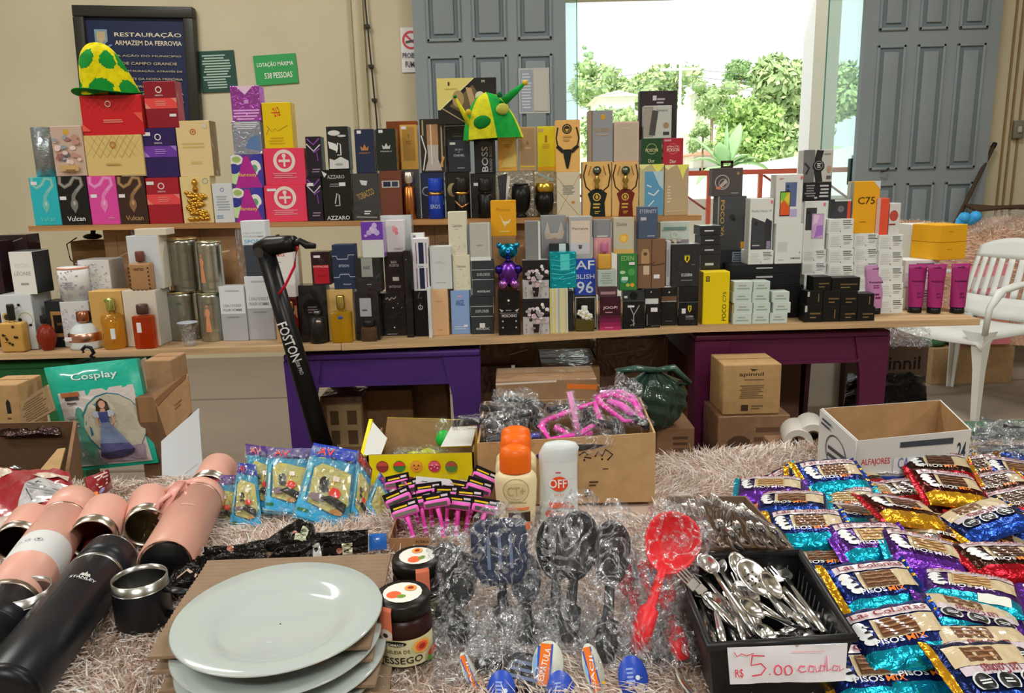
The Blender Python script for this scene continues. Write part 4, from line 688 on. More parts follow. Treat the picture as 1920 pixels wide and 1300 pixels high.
B('black perfume box with tiny stars and a wavy silver signature', 716, 764, 550, 630, 't', '0F1012', [('l', [(.22, .86), (.3, .9), (.38, .84), (.46, .9), (.56, .87), (.64, .92)], .03, 'B8BCC0'), ('e', .7, .76, .02, .02, 'E0E0E0'), ('e', .5, .66, .025, .025, 'E0E0E0'), ('e', .85, .66, .02, .02, 'C0C0C0'), ('e', .52, .2, .03, .03, 'F0F0F0'), ('m', .2, .03, .8, .06, 1, 'A0A0A0')], top='4A5054', side='1C1C1E')
B('dark brown perfume box with white lettering, on the starry black one', 723, 760, 473, 548, 's', '2C2224', [('t', 'BLACK', .5, .76, .3, .06, 'C8C0BC'), ('t', 'XS LEXCES', .5, .68, .5, .06, 'C8C0BC'), ('r', .4, .3, .72, .4, 'D8D4D0'), ('t', 'INTENSE', .5, .16, .6, .06, 'B8B0AC')], kind='g')
B('tall black perfume box right of the dark brown one', 763, 777, 470, 630, 't', '131214', [('e', .4, .9, .1, .1, '6A6A6A')], dY=.05)
B('white perfume box with a red blossom print, on the dark brown one', 726, 760, 413, 473, 's', 'D2D0D0', [('e', .5, .7, .16, .16, 'E08C90'), ('e', .42, .78, .1, .1, 'E0A0A0'), ('e', .58, .6, .09, .1, 'D87A80'), ('t', 'SCARLET', .65, .1, .5, .06, '8A7A7A')])
B('large pale wrapped perfume box behind the red blossom one', 716, 774, 404, 470, 's', 'B4BCBE', [], dY=.04, d=.05, kind='w')
B('slim black perfume box with a round star emblem', 778, 804, 546, 631, 't', '0E0F10', [('o', .5, .64, .18, .05, 'B8B8B8'), ('l', [(.5, .66), (.5, .72)], .04, 'B8B8B8'), ('l', [(.5, .64), (.38, .6)], .04, 'B8B8B8'), ('l', [(.5, .64), (.62, .6)], .04, 'B8B8B8'), ('l', [(.5, .98), (.35, .85), (.65, .85)], .08, '5A5C5C')], kind='g')
B('pair of slim white perfume boxes with navy window stripes', 776, 806, 447, 543, 's', 'D0D0D4', [('r', .4, .52, .72, .92, '1E2440'), ('r', .4, .04, .72, .44, '1E2440'), ('r', .22, .52, .27, .92, '7A5A7A'), ('r', .85, .52, .9, .92, '7A5A7A'), ('r', .22, .04, .27, .44, '7A5A7A'), ('r', .85, .04, .9, .44, '7A5A7A'), ('m', .3, .46, .8, .49, 1, '9A9AA0')], kind='g')
B('second white perfume box with a striped edge standing behind the navy window pair', 774, 800, 437, 543, 's', 'D0D0D0', [('r', .2, .88, .4, .96, '7A6A8A')], dY=.045, d=.03, kind='g')
B('narrow white perfume box between the slim black and the peach one', 804, 811, 540, 630, 't', 'C8CCCC', [], kind='g', d=.04, dY=.03)
B('peach coloured perfume box on the lower board', 812, 843, 543, 629, 't', 'D2AC84', [('m', .2, .72, .8, .76, 1, 'C09468'), ('m', .3, .1, .7, .14, 1, 'B88C60')], kind='g')
B('plain pale grey perfume box above the peach one', 808, 849, 462, 541, 's', 'C2C8C8', [('m', .2, .6, .7, .66, 2, 'ACB2B2'), ('m', .2, .14, .9, .18, 1, 'A4AAAA')], kind='g')
B('light blue perfume box reading ANGEL', 847, 883, 545, 627, 't', '7E9ECC', [('t', 'ANGEL', .5, .72, .45, .13, '28407A'), ('m', .35, .84, .7, .9, 1, 'C89CB0'), ('m', .12, .1, .85, .2, 2, 'A8C0E0'), st(.66, .17, w=.2, h=.05)], kind='g')
cab = [('t', 'Cabotine', .48, .68, .52, .07, '7A7A6A'), ('m', .35, .58, .6, .61, 1, 'A0A08C')] + [('e', random.Random(i + 50).uniform(.1, .9), random.Random(i + 90).uniform(.05, .45), .025, .03, 'A8AC84') for i in range(10)]
B('cream perfume box with fine script, lower of the two alike', 850, 884, 478, 545, 's', 'D0CDB8', cab, kind='g')
B('cream perfume box with fine script, upper of the two alike', 842, 877, 397, 478, 's', 'CFCCB8', cab, kind='g')
exl = [('r', 0, .74, 1, .76, '9AA0A4'), ('r', 0, .47, 1, .49, '9AA0A4'), ('t', 'EXPLORER', .52, .62, .6, .08, 'A8AEB2'), ('t', 'MONTBLANC', .52, .15, .6, .06, 'C8CCD0')]
B('dark slate perfume box with two silver lines, lower of two', 884, 926, 557, 627, 't', '2E3438', exl + [('r', .38, .18, .62, .3, 'C8CCCC')], kind='g')
B('dark slate perfume box with two silver lines, upper of two', 886, 928, 489, 557, 's', '32383C', exl, kind='g')
B('silver perfume box with clear cap, above the dark slate boxes', 882, 921, 418, 488, 's', 'B0B2AC', [('r', 0, 0, 1, .1, 'D8DCDC'), ('m', .3, .38, .7, .44, 1, '8C8E88'), ('r', .9, .1, .93, 1, 'D8DAD4')])
B('black perfume box covered in silver studs and printed MOSCHINO', 935, 977, 545, 629, 't', '0D0D0F', [('e', .48, .78, .05, .05, 'D8D8D8'), ('e', .48, .7, .03, .02, '5A5A5A'), ('t', 'MOSCHINO', .5, .44, .68, .07, 'C0C0C0'), ('l', [(.06, .5), (.94, .5)], .015, 'A8A8A8'), ('p', [(.05, .6), (.15, .52), (.25, .56)], 'B0B0B0'), ('p', [(.95, .6), (.85, .52), (.75, .56)], 'B0B0B0'), ('m', .34, .54, .66, .58, 1, '8A8A8A')] + [('e', u, v, .04, .04, 'A8A8A8') for u in (.2, .8) for v in (.32, .18)], d=.05)
# teddy bear bottle
X0, X1, Yf, z0, z1 = place(934, 975, 452, 544, 's'); W = X1 - X0; H = z1 - z0
t = thing('perfume_bottle', 'metallic teddy bear shaped bottle, teal head and purple body, on the studded black box', 'bottle', ((X0 + X1) / 2, Yf + .02, z0), group='perfume bottles on show')
hd = MB(); hd.ball((0, 0, H * .79), W * .43, 'x:1E7C9C', 20, (1.05, .8, .85)); hd.ball((-W * .4, 0, H * .9), W * .14, 'x:2A8CB0'); hd.ball((W * .4, 0, H * .9), W * .14, 'x:2A8CB0'); hd.ball((0, -W * .32, H * .76), W * .15, 'x:1F5FA8'); hd.build('head', t)
bd = MB(); bd.ball((0, 0, H * .33), W * .52, 'x:6A3AA0', 20, (.95, .75, 1.2)); bd.build('body', t)
for sx in (-1, 1):
    MB().ball((sx * W * .26, -W * .34, H * .13), W * .24, 'x:A86AB8', 12).build('paw', t); MB().ball((sx * W * .44, -W * .16, H * .42), W * .19, 'x:3A2A8C', 12, (1, 1, 1.1)).build('arm', t)
MB().lathe([(W * .12, H * .56), (W * .12, H * .64)], 'x:4A3A8C', 12).build('neck', t)
B('kraft box under the amber yellow perfume box, behind the teddy bottle', 928, 972, 443, 628, 't', '9C7A56', [('l', [(.85, .6), (.95, .9)], .03, 'C8B498')], dY=.11, d=.045, kind='m')
B('amber yellow perfume box with a white bird, standing above the teddy bottle', 921, 969, 376, 443, 's', 'D89A1C', [('t', 'Phoenix', .5, .75, .56, .1, 'B07A18'), ('p', [(.36, .6), (.5, .42), (.66, .42), (.8, .5), (.72, .36), (.6, .34), (.56, .26), (.46, .38)], 'E0D0A0'), ('l', [(.56, .3), (.5, .22)], .02, 'E0D0A0'), ('m', .25, .1, .75, .16, 1, 'F0C870')], kind='g')
flw = [('p', [(0, .5), (1, .45), (1, 1), (0, 1)], '1E1C20'), ('r', 0, 0, 1, .48, 'B0AEAE')] + [('e', random.Random(i + 5).uniform(.1, .95), random.Random(i + 25).uniform(.35, .9), random.Random(i).uniform(.05, .11), .07, random.Random(i + 2).choice(['D8D4D4', 'C8B8BC', 'E0DCDC', '9A9498', '2A2628'])) for i in range(26)] + [('e', random.Random(i + 35).uniform(.3, .7), random.Random(i + 45).uniform(.2, .6), .05, .05, 'C8A8B0') for i in range(5)] + [('p', [(.4, .06), (.58, .06), (.62, .3), (.36, .3)], '221C1C'), ('l', [(.05, .5), (.35, .45), (.9, .4)], .015, '7A6A70')] + [('e', random.Random(i + 65).uniform(.05, .95), random.Random(i + 75).uniform(.05, .35), .04, .04, '8C8888') for i in range(8)]
B('black and white floral perfume box, lower of two alike', 981, 1031, 560, 627, 't', 'BDBBBB', flw)
B('black and white floral perfume box, upper of two alike', 980, 1030, 488, 559, 's', 'BDBBBB', flw)
B('plain dark grey perfume box above the floral boxes', 985, 1014, 415, 482, 's', '7A7C7C', [('r', .86, 0, 1, 1, 'C8CCC8')], kind='g', dY=.01)
B('grey perfume box with a cat ear shaped pale print', 1017, 1064, 404, 628, 't', '8C8E90', [('p', [(u, .66 + v * .34) for u, v in [(.18, .4), (.85, .4), (.92, .55), (.8, .85), (.66, .55), (.36, .55), (.26, .85), (.14, .55)]], 'BDB0A4'), ('e', .52, .79, .1, .08, 'A08878')], kind='g', dY=.1)
B('small black and white striped box behind the turquoise wrapped one', 1032, 1068, 457, 628, 't', '2A2C2C', [('r', .5, 0, .85, 1, 'C8CCC8')], dY=.066, d=.025, kind='g')
B('pale yellow and white striped perfume box under the turquoise wrapped box', 1031, 1066, 541, 630, 't', 'C8C8C0', [('r', u, 0, u + .09, 1, c) for u, c in ((.04, 'D8D05A'), (.24, 'C8C46A'), (.45, 'A8A8A8'), (.62, 'D8D060'), (.82, 'C4C08A'))], kind='g')
B('turquoise cylinder shaped perfume box crinkled in film', 1031, 1081, 473, 541, 's', 'f:20B0C4', [('r', .4, .5, .75, .95, '4CC8C8')] + [('l', [(.05, v), (.5, v - .05), (.95, v + .02)], .02, '5AC8D4') for v in (.3, .42, .55, .65, .8)], dY=-.0)
B('narrow black perfume box between the striped one and the white flower bottle', 1066, 1076, 546, 622, 't', '26282A', [], dY=.03, kind='g')
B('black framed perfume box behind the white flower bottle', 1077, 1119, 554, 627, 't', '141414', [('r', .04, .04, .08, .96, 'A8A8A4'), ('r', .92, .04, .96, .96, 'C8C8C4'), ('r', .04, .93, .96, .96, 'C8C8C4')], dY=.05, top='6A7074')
def daisy(t, r, D, hb, H):
    m = MB()
    for k, (cx, cz, rr) in enumerate(((.1, .86, .011), (-.45, 1.02, .008), (.5, .78, .007))):
        for i in range(5):
            a = i * 1.2566 + k; m.ball((cx * r + math.cos(a) * rr * .8, -D * .5, hb * 1.0 + (cz - .6) * H * .6 + math.sin(a) * rr * .8), rr * .62, 'p:D8DAD2', 10, (1, .4, 1))
        m.ball((cx * r, -D * .62, hb + (cz - .6) * H * .6), rr * .3, 'p:C8B858', 8)
    m.build('flower', t)
bottle('square bottle with pale scent and large white flowers on its cap', 1097, 36, 575, 629, kind='rect', body='G:8E8040', cap='p:D0D2C8', bodyh=.5, capr=.35, extra=daisy)
B('blue perfume box with large white letters and 96', 1077, 1117, 486, 554, 's', '2A48B4', [('t', 'AF', .5, .84, .9, .24, 'D8DCE4'), ('t', 'BLISH', .5, .52, .9, .13, 'D0D8E4'), ('t', '96', .5, .22, .8, .34, 'D0D8E4')], kind='g')
B('silver framed perfume box with an iridescent panel and small insect motif', 1067, 1111, 406, 487, 's', 'A4A6A8', [('r', .08, .12, .9, .9, 'D0C0B0'), ('r', .1, .14, .88, .38, 'C0BCC8'), ('t', 'Perceive', .48, .72, .68, .06, '8A7A70'), ('e', .48, .28, .07, .08, '5A5048'), ('e', .48, .32, .1, .03, '6A6058')], kind='g')
B('maroon to magenta perfume box reading JOOP!', 1124, 1164, 556, 624, 't', '36101E', [('t', 'JOOP!', .5, .66, .68, .1, 'D8C0C4'), ('m', .25, .5, .75, .56, 1, 'C08890'), ('r', 0, 0, 1, .12, 'A82C60'), ('r', 0, .12, 1, .24, '8A2450'), ('r', 0, .24, 1, .36, '6A1C40'), ('r', 0, .36, 1, .45, '501630'), ('m', .25, .06, .75, .1, 1, 'D88CA8')], top='7A4A54')
B('tall pink perfume box behind the small pink capped gold bottle', 1113, 1147, 446, 556, 's', 'CE9498', [('r', .1, .5, .2, .95, 'DCA8A8')], dY=.04, d=.03)
B('grey metallic perfume box above the tall pink one', 1112, 1146, 412, 446, 's', '84888A', [('r', .2, .05, .8, .12, 'C8C8C8')], kind='g', d=.03)
B('dark clear lid shaped box on top of the JOOP! box', 1122, 1158, 538, 556, 's', '4A3438', [('r', .1, .2, .9, .5, '9A7A80')], d=.035)
B('small mint white cube box with fine print under the pink capped gold bottle', 1121, 1156, 506, 538, 's', 'A8B8B0', [('m', .1, .15, .9, .85, 5, '8A9A94')], kind='g', d=.035)
bottle('gold bottle with a pink cap standing on the mint white cube', 1134, 25, 455, 506, 's', 'rect', 'g:C89840', 'p:B86A90', bodyh=.58, capr=.6)
stY = lambda: [('l', [(.3, .85), (.5, .5), (.5, .1)], .04, '9A9E9C'), ('l', [(.75, .85), (.5, .5)], .04, '9A9E9C'), ('l', [(.35, .12), (.55, .2), (.4, .35)], .04, '8A8E8C'), st(.22, .78, w=.3)]
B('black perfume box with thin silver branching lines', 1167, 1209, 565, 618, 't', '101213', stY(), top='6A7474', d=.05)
B('clear boxed set of black minis above the branching line box', 1168, 1208, 545, 565, 's', '2A3030', [('e', .5, .5, .2, .2, '0E0E10'), ('r', .05, .3, .2, .5, 'C8D0D0')], d=.04)
B('green perfume box with leaf print reading EDEN', 1160, 1194, 476, 546, 's', '2E7A3A', [('t', 'EDEN', .48, .88, .7, .13, '8CB870'), ('e', .3, .3, .2, .18, '5AA8A0'), ('e', .7, .5, .2, .2, '4A9A50'), ('e', .2, .5, .16, .1, 'A8C8A0'), ('e', .75, .15, .12, .12, 'D09838'), ('e', .5, .15, .12, .1, 'A8B058'), st(.55, .7, w=.32), ('r', .15, .28, .5, .38, 'C0D8C8')], d=.045)
B('silver and orange perfume box with a glowing sun print', 1150, 1189, 408, 470, 's', 'B8B4A0', [('e', .5, .42, .22, .22, 'E0A838'), ('e', .5, .42, .14, .14, 'F0C060'), ('r', 0, 0, 1, .12, 'D0A860'), ('t', 'Dolce', .4, .82, .5, .1, '8A8878')], dY=.012)
B('black perfume box with a white label strip', 1210, 1238, 572, 616, 't', '0F1012', [('r', .35, .7, .8, .88, 'D8D8D8'), ('l', [(.1, .1), (.1, .6)], .04, '8A8C8C'), ('m', .3, .06, .9, .1, 1, '8C8C8C')], d=.05)
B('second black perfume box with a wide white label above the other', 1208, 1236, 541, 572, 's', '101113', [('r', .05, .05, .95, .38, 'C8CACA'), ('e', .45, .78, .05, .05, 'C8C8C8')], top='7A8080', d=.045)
B('black perfume box with a brown lower band and silver edge', 1239, 1268, 536, 611, 't', '131313', [('r', 0, .62, 1, .74, '6A5038'), ('r', 0, .6, 1, .62, 'A8ACAC'), ('r', 0, .96, 1, 1, 'C8CCCC'), ('e', .5, .84, .06, .06, 'D0D0D0'), ('m', .2, .1, .8, .14, 1, '5A5A5A')], d=.05)
shield = lambda u, v: [('p', [(u - .09, v + .09), (u + .09, v + .09), (u + .09, v - .02), (u, v - .1), (u - .09, v - .02)], 'D8C018'), ('p', [(u - .03, v - .05), (u + .02, v - .05), (u + .05, v + .04), (u - .02, v + .06)], '1A1A10'), ('r', u - .09, v + .07, u + .09, v + .09, '4A7A3A')]
B('black perfume box with a small yellow horse shield, lower of two', 1272, 1309, 538, 611, 't', '121316', shield(.55, .44) + [('t', 'SCUDERIA', .55, .24, .4, .05, 'B8BCC0'), ('m', .3, .16, .85, .19, 1, '7A7C80'), st(.14, .32, w=.2, h=.13), ('r', 0, .6, 1, .62, '4A4C50')], d=.055)
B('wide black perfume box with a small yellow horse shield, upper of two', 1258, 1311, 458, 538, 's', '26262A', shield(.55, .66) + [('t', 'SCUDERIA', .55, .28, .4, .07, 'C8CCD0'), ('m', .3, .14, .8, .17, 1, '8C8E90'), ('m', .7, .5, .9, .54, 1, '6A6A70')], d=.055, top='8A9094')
B('silver and clear tall perfume box left of the wide black shield box', 1248, 1257, 452, 538, 's', 'C0C4C4', [('r', .2, .2, .6, .8, '9AA0A4')], d=.03)
B('brown kraft perfume box tied with cord and a paper tag', 1195, 1247, 448, 540, 's', '7A5A44', [('l', [(.5, 0), (.5, 1)], .025, '3A2820'), ('l', [(0, .48), (.45, .5), (.52, .46), (1, .5)], .025, '3A2820'), ('p', [(.12, .5), (.42, .5), (.42, .72), (.36, .8), (.18, .8), (.12, .72)], 'A88864'), ('e', .27, .7, .07, .06, '5A4030'), ('p', [(.2, .28), (.42, .28), (.42, .46), (.2, .46)], 'C0B098'), st(.58, .2, w=.22, h=.08), ('l', [(.5, .48), (.62, .54)], .02, '3A2820')], kind='w')
B('slate blue perfume box reading ETERNITY on top of the kraft box', 1197, 1233, 388, 447, 's', '4A5870', [('t', 'ETERNITY', .5, .86, .9, .12, 'A8B0C0'), ('r', .1, .58, .4, .68, 'B0B4BC'), ('m', .4, .06, .85, .12, 1, 'A8B0B8')], kind='g')
B('pastel floral perfume box between the slate blue box and the flat black stack', 1236, 1290, 416, 538, 's', 'B8C4BC', [('r', 0, 0, 1, .72, '8A8488')] + [('e', random.Random(i).uniform(.05, .95), random.Random(i + 3).uniform(.45, .72), .07, .06, random.Random(i).choice(['B8A0A8', '8A9A6A', 'A8889A', 'C8C0A8'])) for i in range(20)] + [('r', .1, .88, .9, .92, '6A8A84'), ('o', .5, .8, .12, .02, 'D8DCC8')], dY=.06, d=.04)
# flat black boxes
for i in range(5):
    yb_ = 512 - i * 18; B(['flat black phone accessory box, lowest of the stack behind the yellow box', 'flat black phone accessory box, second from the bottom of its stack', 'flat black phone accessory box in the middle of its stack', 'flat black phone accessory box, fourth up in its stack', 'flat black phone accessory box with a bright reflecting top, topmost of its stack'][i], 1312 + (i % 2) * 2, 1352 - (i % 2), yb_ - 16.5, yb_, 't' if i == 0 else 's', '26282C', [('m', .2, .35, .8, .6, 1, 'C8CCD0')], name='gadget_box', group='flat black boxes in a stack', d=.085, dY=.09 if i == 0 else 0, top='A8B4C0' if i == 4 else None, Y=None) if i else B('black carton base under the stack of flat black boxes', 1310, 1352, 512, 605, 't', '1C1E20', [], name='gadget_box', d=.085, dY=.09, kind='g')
B('bright yellow phone box reading POCO C75 sideways', 1316, 1366, 510, 608, 't', 'E4C412', [('t', 'POCO', .82, .22, .32, .17, '3A3410', 90), ('t', 'C75', .82, .52, .2, .13, '6A5E1C', 90), ('r', .1, .82, .24, .92, '3A3410'), ('r', .13, .84, .21, .9, 'C8AC14'), ('r', .15, .85, .19, .89, '3A3410')], name='phone_box', side='C8A408', kind='g', d=.055)
# dark phone cartons behind, white minis in front
B('long black carton, lowest of the black ones behind the small white boxes', 1372, 1504, 536, 603, 't', '131416', [('m', .55, .8, .75, .9, 1, '7A7C7C')], name='phone_box', d=.1, dY=.1, kind='g')
B('long black carton in the middle of the black ones behind the small white boxes', 1364, 1500, 514, 536, 's', '17181B', [('m', .38, .6, .7, .9, 1, 'A8AAAC')], name='phone_box', d=.1, kind='g')
B('long black carton, top of the black ones, under the phone boxes', 1370, 1502, 496, 514, 's', '1A1C1F', [('m', .35, .5, .68, .75, 1, 'B8BABC')], name='phone_box', d=.1, kind='g')
posn = ['bottom', 'second row', 'third row', 'top']
for c_, (xa, xb, n, nm) in enumerate(((1375, 1410, 4, 'left'), (1411, 1443, 4, 'middle'), (1444, 1477, 3, 'right'))):
    for i in range(n):
        off = (i % 2) * 2 - 1 + (4 if (c_ == 2 and i) else 0); yb_ = 608 - c_ * .5 - i * 20 
        B(f'small mint white carton in the {nm} column of the low white pile, ' + ('topmost' if i == n - 1 else posn[i]), xa + off, xb + off, yb_ - 19.6, yb_, 't' if i == 0 else 's', 'BCCAC4', [('m', .15, .2, .85, .75, 2, '93A39C')], name='small_box', group='low pile of small white cartons', cat='box', kind='m', d=.05, rz=random.uniform(-2, 2), ch=.0006)
B('pale yellow small carton left of the low white pile', 1372, 1376, 572, 606, 't', 'C8B88C', [], name='small_box', kind='m', d=.04, dY=.03)
B('black carton carrying the dark phone boxes, hidden behind the flat black stack', 1340, 1400, 496, 603, 't', '1E2022', [], name='phone_box', kind='g', d=.09, dY=.2)
B('dark phone box with a pale blue label, under the dark POCO X6 box', 1342, 1400, 470, 496, 's', '2E3034', [('r', .52, .15, .92, .9, '90A4B8'), ('m', .54, .2, .9, .85, 4, '3A4048')], name='phone_box', kind='g', d=.085)
B('tall dark grey phone box reading POCO X6 sideways', 1343, 1397, 368, 470, 's', '48494C', [('t', 'POCO X6', .17, .6, .66, .14, 'B8984C', -90), ('r', .84, .04, .97, .16, 'D89818'), ('e', .5, .62, .1, .09, '2E3034'), ('e', .56, .58, .07, .07, '242628'), ('r', 0, 0, .05, 1, '8A8C88')], name='phone_box', kind='g', d=.06)
o, W, H = B('grey gadget box with a watch dial print and a hanging tab', 1334, 1392, 315, 368, 's', '4C4848', [('o', .33, .5, .24, .03, 'A8A8A4'), ('o', .36, .46, .15, .03, '9A8A84'), ('p', [(.25, .4), (.45, .62), (.5, .5), (.3, .3)], 'B0A8A0'), ('e', .2, .3, .08, .05, 'C87A5A'), ('m', .6, .08, .9, .14, 1, '9A9A98'), ('e', .84, .8, .05, .05, '9A7A50')], name='gadget_box', kind='w', d=.04)
tb = MB(); h = .02; tb.box(-W * .2, W * .2, .01, .013, H, H + .006, 'm:3C2A26'); tb.box(-W * .2, -W * .12, .01, .013, H + .006, H + .02, 'm:3C2A26'); tb.box(W * .12, W * .2, .01, .013, H + .006, H + .02, 'm:3C2A26'); tb.box(-W * .2, W * .2, .01, .013, H + .015, H + .023, 'm:3C2A26'); tb.build('hanging_tab', o)
lab = lambda u0=.55: [('m', u0, .55, .95, .92, 3, '5A5E5E'), ('m', u0 + .05, .3, .92, .5, 2, 'A0A4A2'), ('m', .06, .15, .5, .85, 5, 'C4C8C6'), ('r', .48, .12, .51, .2, '5A5A5A')]
def wb(label, x0, x1, yt, yb, on, dec, **k): k.setdefault('d', .09); return B(label, x0, x1, yt, yb, on, 'D2D6D4', dec, name='phone_box', kind='g', **k)
wb('white phone carton with black printed specifications under the black phone picture', 1402, 1450, 470, 497, 's', lab(), d=.08, dY=0)
wb('white phone box picturing a folded black phone', 1403, 1447, 372, 470, 's', [('t', 'Redmi Note 14', .5, .76, .84, .05, '8A8C90'), ('p', [(.08, .02), (.96, .02), (.96, .56), (.72, .62), (.66, .54), (.12, .64), (.08, .58)], '333438'), ('p', [(.12, .62), (.66, .52), (.66, .06), (.12, .06)], '3E4044'), ('e', .28, .52, .08, .08, '2A2A2E'), ('r', .88, .9, .96, .96, 'D86A80'), ('m', .12, .08, .6, .12, 1, 'B8BABC'), ('r', .75, .03, .92, .18, '8A7FA0')], d=.05)
wb('white phone carton with faint square print under the colourful phone picture', 1452, 1503, 420, 497, 's', [('r', .08, .3, .44, .55, 'C0C4C2'), ('m', .1, .08, .4, .12, 1, 'A0A4A2'), ('t', 'SAMSUNG', .75, .14, .36, .05, '4A4C50'), ('e', .9, .28, .02, .02, '6A6A6A')], d=.085)
wb('white phone box picturing a phone with a green to red screen', 1452, 1502, 327, 420, 's', [('r', .34, .35, .78, .84, '5A6890'), ('r', .56, .14, .82, .3, 'B0A8D0'), ('e', .44, .76, .05, .05, '2E3A5A'), ('e', .44, .68, .05, .05, '2E3A5A'), ('r', .16, .16, .54, .66, '1E2024'), ('r', .18, .18, .52, .64, 'C8B838'), ('p', [(.18, .64), (.4, .64), (.3, .45), (.18, .5)], '7AC048'), ('p', [(.18, .18), (.52, .18), (.52, .36), (.3, .48), (.18, .4)], 'D85A30'), ('p', [(.3, .5), (.52, .4), (.52, .64)], 'D8C848'), ('r', .9, .9, .98, .96, 'D86A6A'), ('m', .1, .9, .3, .94, 1, 'C89090')], side='C4C4C0', d=.055)
wb('white phone carton with spec print, base of the column under the purple phone picture', 1503, 1549, 515, 603, 't', lab() , dY=.14)
wb('white phone carton with spec print, middle of the column under the purple phone picture', 1503, 1549, 492, 515, 's', lab())
wb('white phone carton with spec print directly under the purple phone picture', 1503, 1549, 468, 492, 's', lab())
wb('white phone box picturing a phone with a violet screen', 1504, 1546, 377, 468, 's', [('r', .08, .4, .56, .86, '3A3C40'), ('r', .36, .22, .9, .74, 'A8A0AC'), ('r', .39, .24, .87, .72, 'C49CD0'), ('p', [(.5, .24), (.87, .3), (.87, .5), (.6, .5)], 'A070C0'), ('p', [(.39, .5), (.6, .55), (.7, .7), (.45, .72)], 'D8C0DC'), ('e', .2, .76, .06, .06, '1E2024'), ('r', .84, .9, .94, .96, 'D86A80')], d=.055)
B('black gadget box with white specification labels under the smartwatch box', 1505, 1558, 342, 377, 's', '202226', [('m', .05, .2, .5, .9, 5, '8A8E90'), ('m', .56, .15, .96, .9, 4, 'B8BABC'), ('r', .4, .12, .5, .22, 'B8B8B8')], name='gadget_box', kind='g', d=.05)
B('grey and white smartwatch box showing a black watch, top of the tall column', 1504, 1560, 281, 341, 's', 'B8BAB6', [('r', 0, 0, .38, 1, '6E6C6E'), ('l', [(.56, 1), (.5, .75), (.5, .3), (.56, 0)], .24, '26282A'), ('e', .52, .5, .2, .2, '1C1E20'), ('o', .52, .52, .15, .02, '8A8C90'), ('m', .46, .44, .6, .6, 3, 'C8C8C8'), ('l', [(.05, .6), (.2, .45), (.1, .25)], .06, '2E3034'), ('e', .88, .4, .07, .12, 'B09078'), ('r', .8, .1, .95, .2, '5A5C5A'), ('m', .68, .84, .94, .9, 1, '8A8C8A')], name='gadget_box', kind='w', d=.045)
for col, (xa, xb, tops, nm) in enumerate(((1552, 1600, [603, 583, 553, 524, 496, 467, 438, 410], 'first'), (1600, 1646, [598, 572, 545, 518, 491, 464, 437], 'second'), (1646, 1692, [592, 560, 530, 500, 470, 440], 'third'))):
    for i in range(len(tops) - 1):
        wb(f'white phone carton with spec lines, {nm} column right of violet phone, ' + ('topmost' if i == len(tops) - 2 else 'lowest' if i == 0 else f'{["", "second", "third", "fourth", "fifth", "sixth"][i]} from the bottom'), xa, xb, tops[i + 1] + .6, tops[i], 't' if i == 0 else 's', lab(), dY=(.12, .14, .13)[col] if i == 0 else 0, d=.09)
B('orange yellow phone box reading C75', 1596, 1645, 340, 435, 's', 'E0A020', [('t', 'C75', .5, .63, .66, .14, '4A2E08'), ('m', .25, .2, .65, .24, 1, 'A87818'), ('p', [(.72, 1), (1, .84), (1, 1)], 'C8CCD0')], name='phone_box', kind='g', side='B8BCB4', d=.05)
B('red and white headphone box behind the orange yellow phone box', 1640, 1664, 372, 438, 's', 'D85038', [('r', 0, 0, .3, 1, 'C8A8A0')], name='gadget_box', kind='g', dY=.01, d=.06)
B('white carton with a red round picture right of the orange yellow phone box', 1665, 1686, 381, 438, 's', 'C8C8C8', [('e', .4, .6, .4, .5, 'B04A40'), ('r', 0, .3, .6, .35, '8A3028')], name='gadget_box', kind='g', d=.05, dY=.01)
B('black and red gadget box left behind the orange yellow phone box', 1563, 1594, 374, 411, 's', '3A3A40', [('r', .8, 0, 1, .9, 'C84A38'), ('e', .4, .5, .2, .2, '6A6C70'), ('r', 0, .9, 1, 1, 'C8D0CC')], name='gadget_box', kind='g', d=.05, dY=.02)
wb('white phone carton on its side under the yellow cartons, lower one', 1694, 1760, 540, 592, 't', lab(.3), dY=.2)
wb('white phone carton on its side under the yellow cartons, upper one', 1694, 1758, 488, 540, 's', lab(.3))
c_ = P(1758, 560, 2.56); q = [p for p in PL][-1]; zb = q[4]
for i, l in enumerate(('yellow orange carton seen on its corner, lower of two', 'yellow orange carton seen on its corner, upper of two')):
    m = MB(); m.box(-.055, .055, -.06, .06, 0, .056, 'g:D8A01C', .0015); m.decals([('m', .3, .55, .55, .65, 1, 'B07C14')], .11, .056, lambda x, y, e: (x - .055, -.06 - e, y))
    m.build('phone_box', loc=(c_.x, q[2] + .05, zb + i * .057), rot=(0, 0, math.radians(16)), label=l, category='box', group='yellow orange cartons')
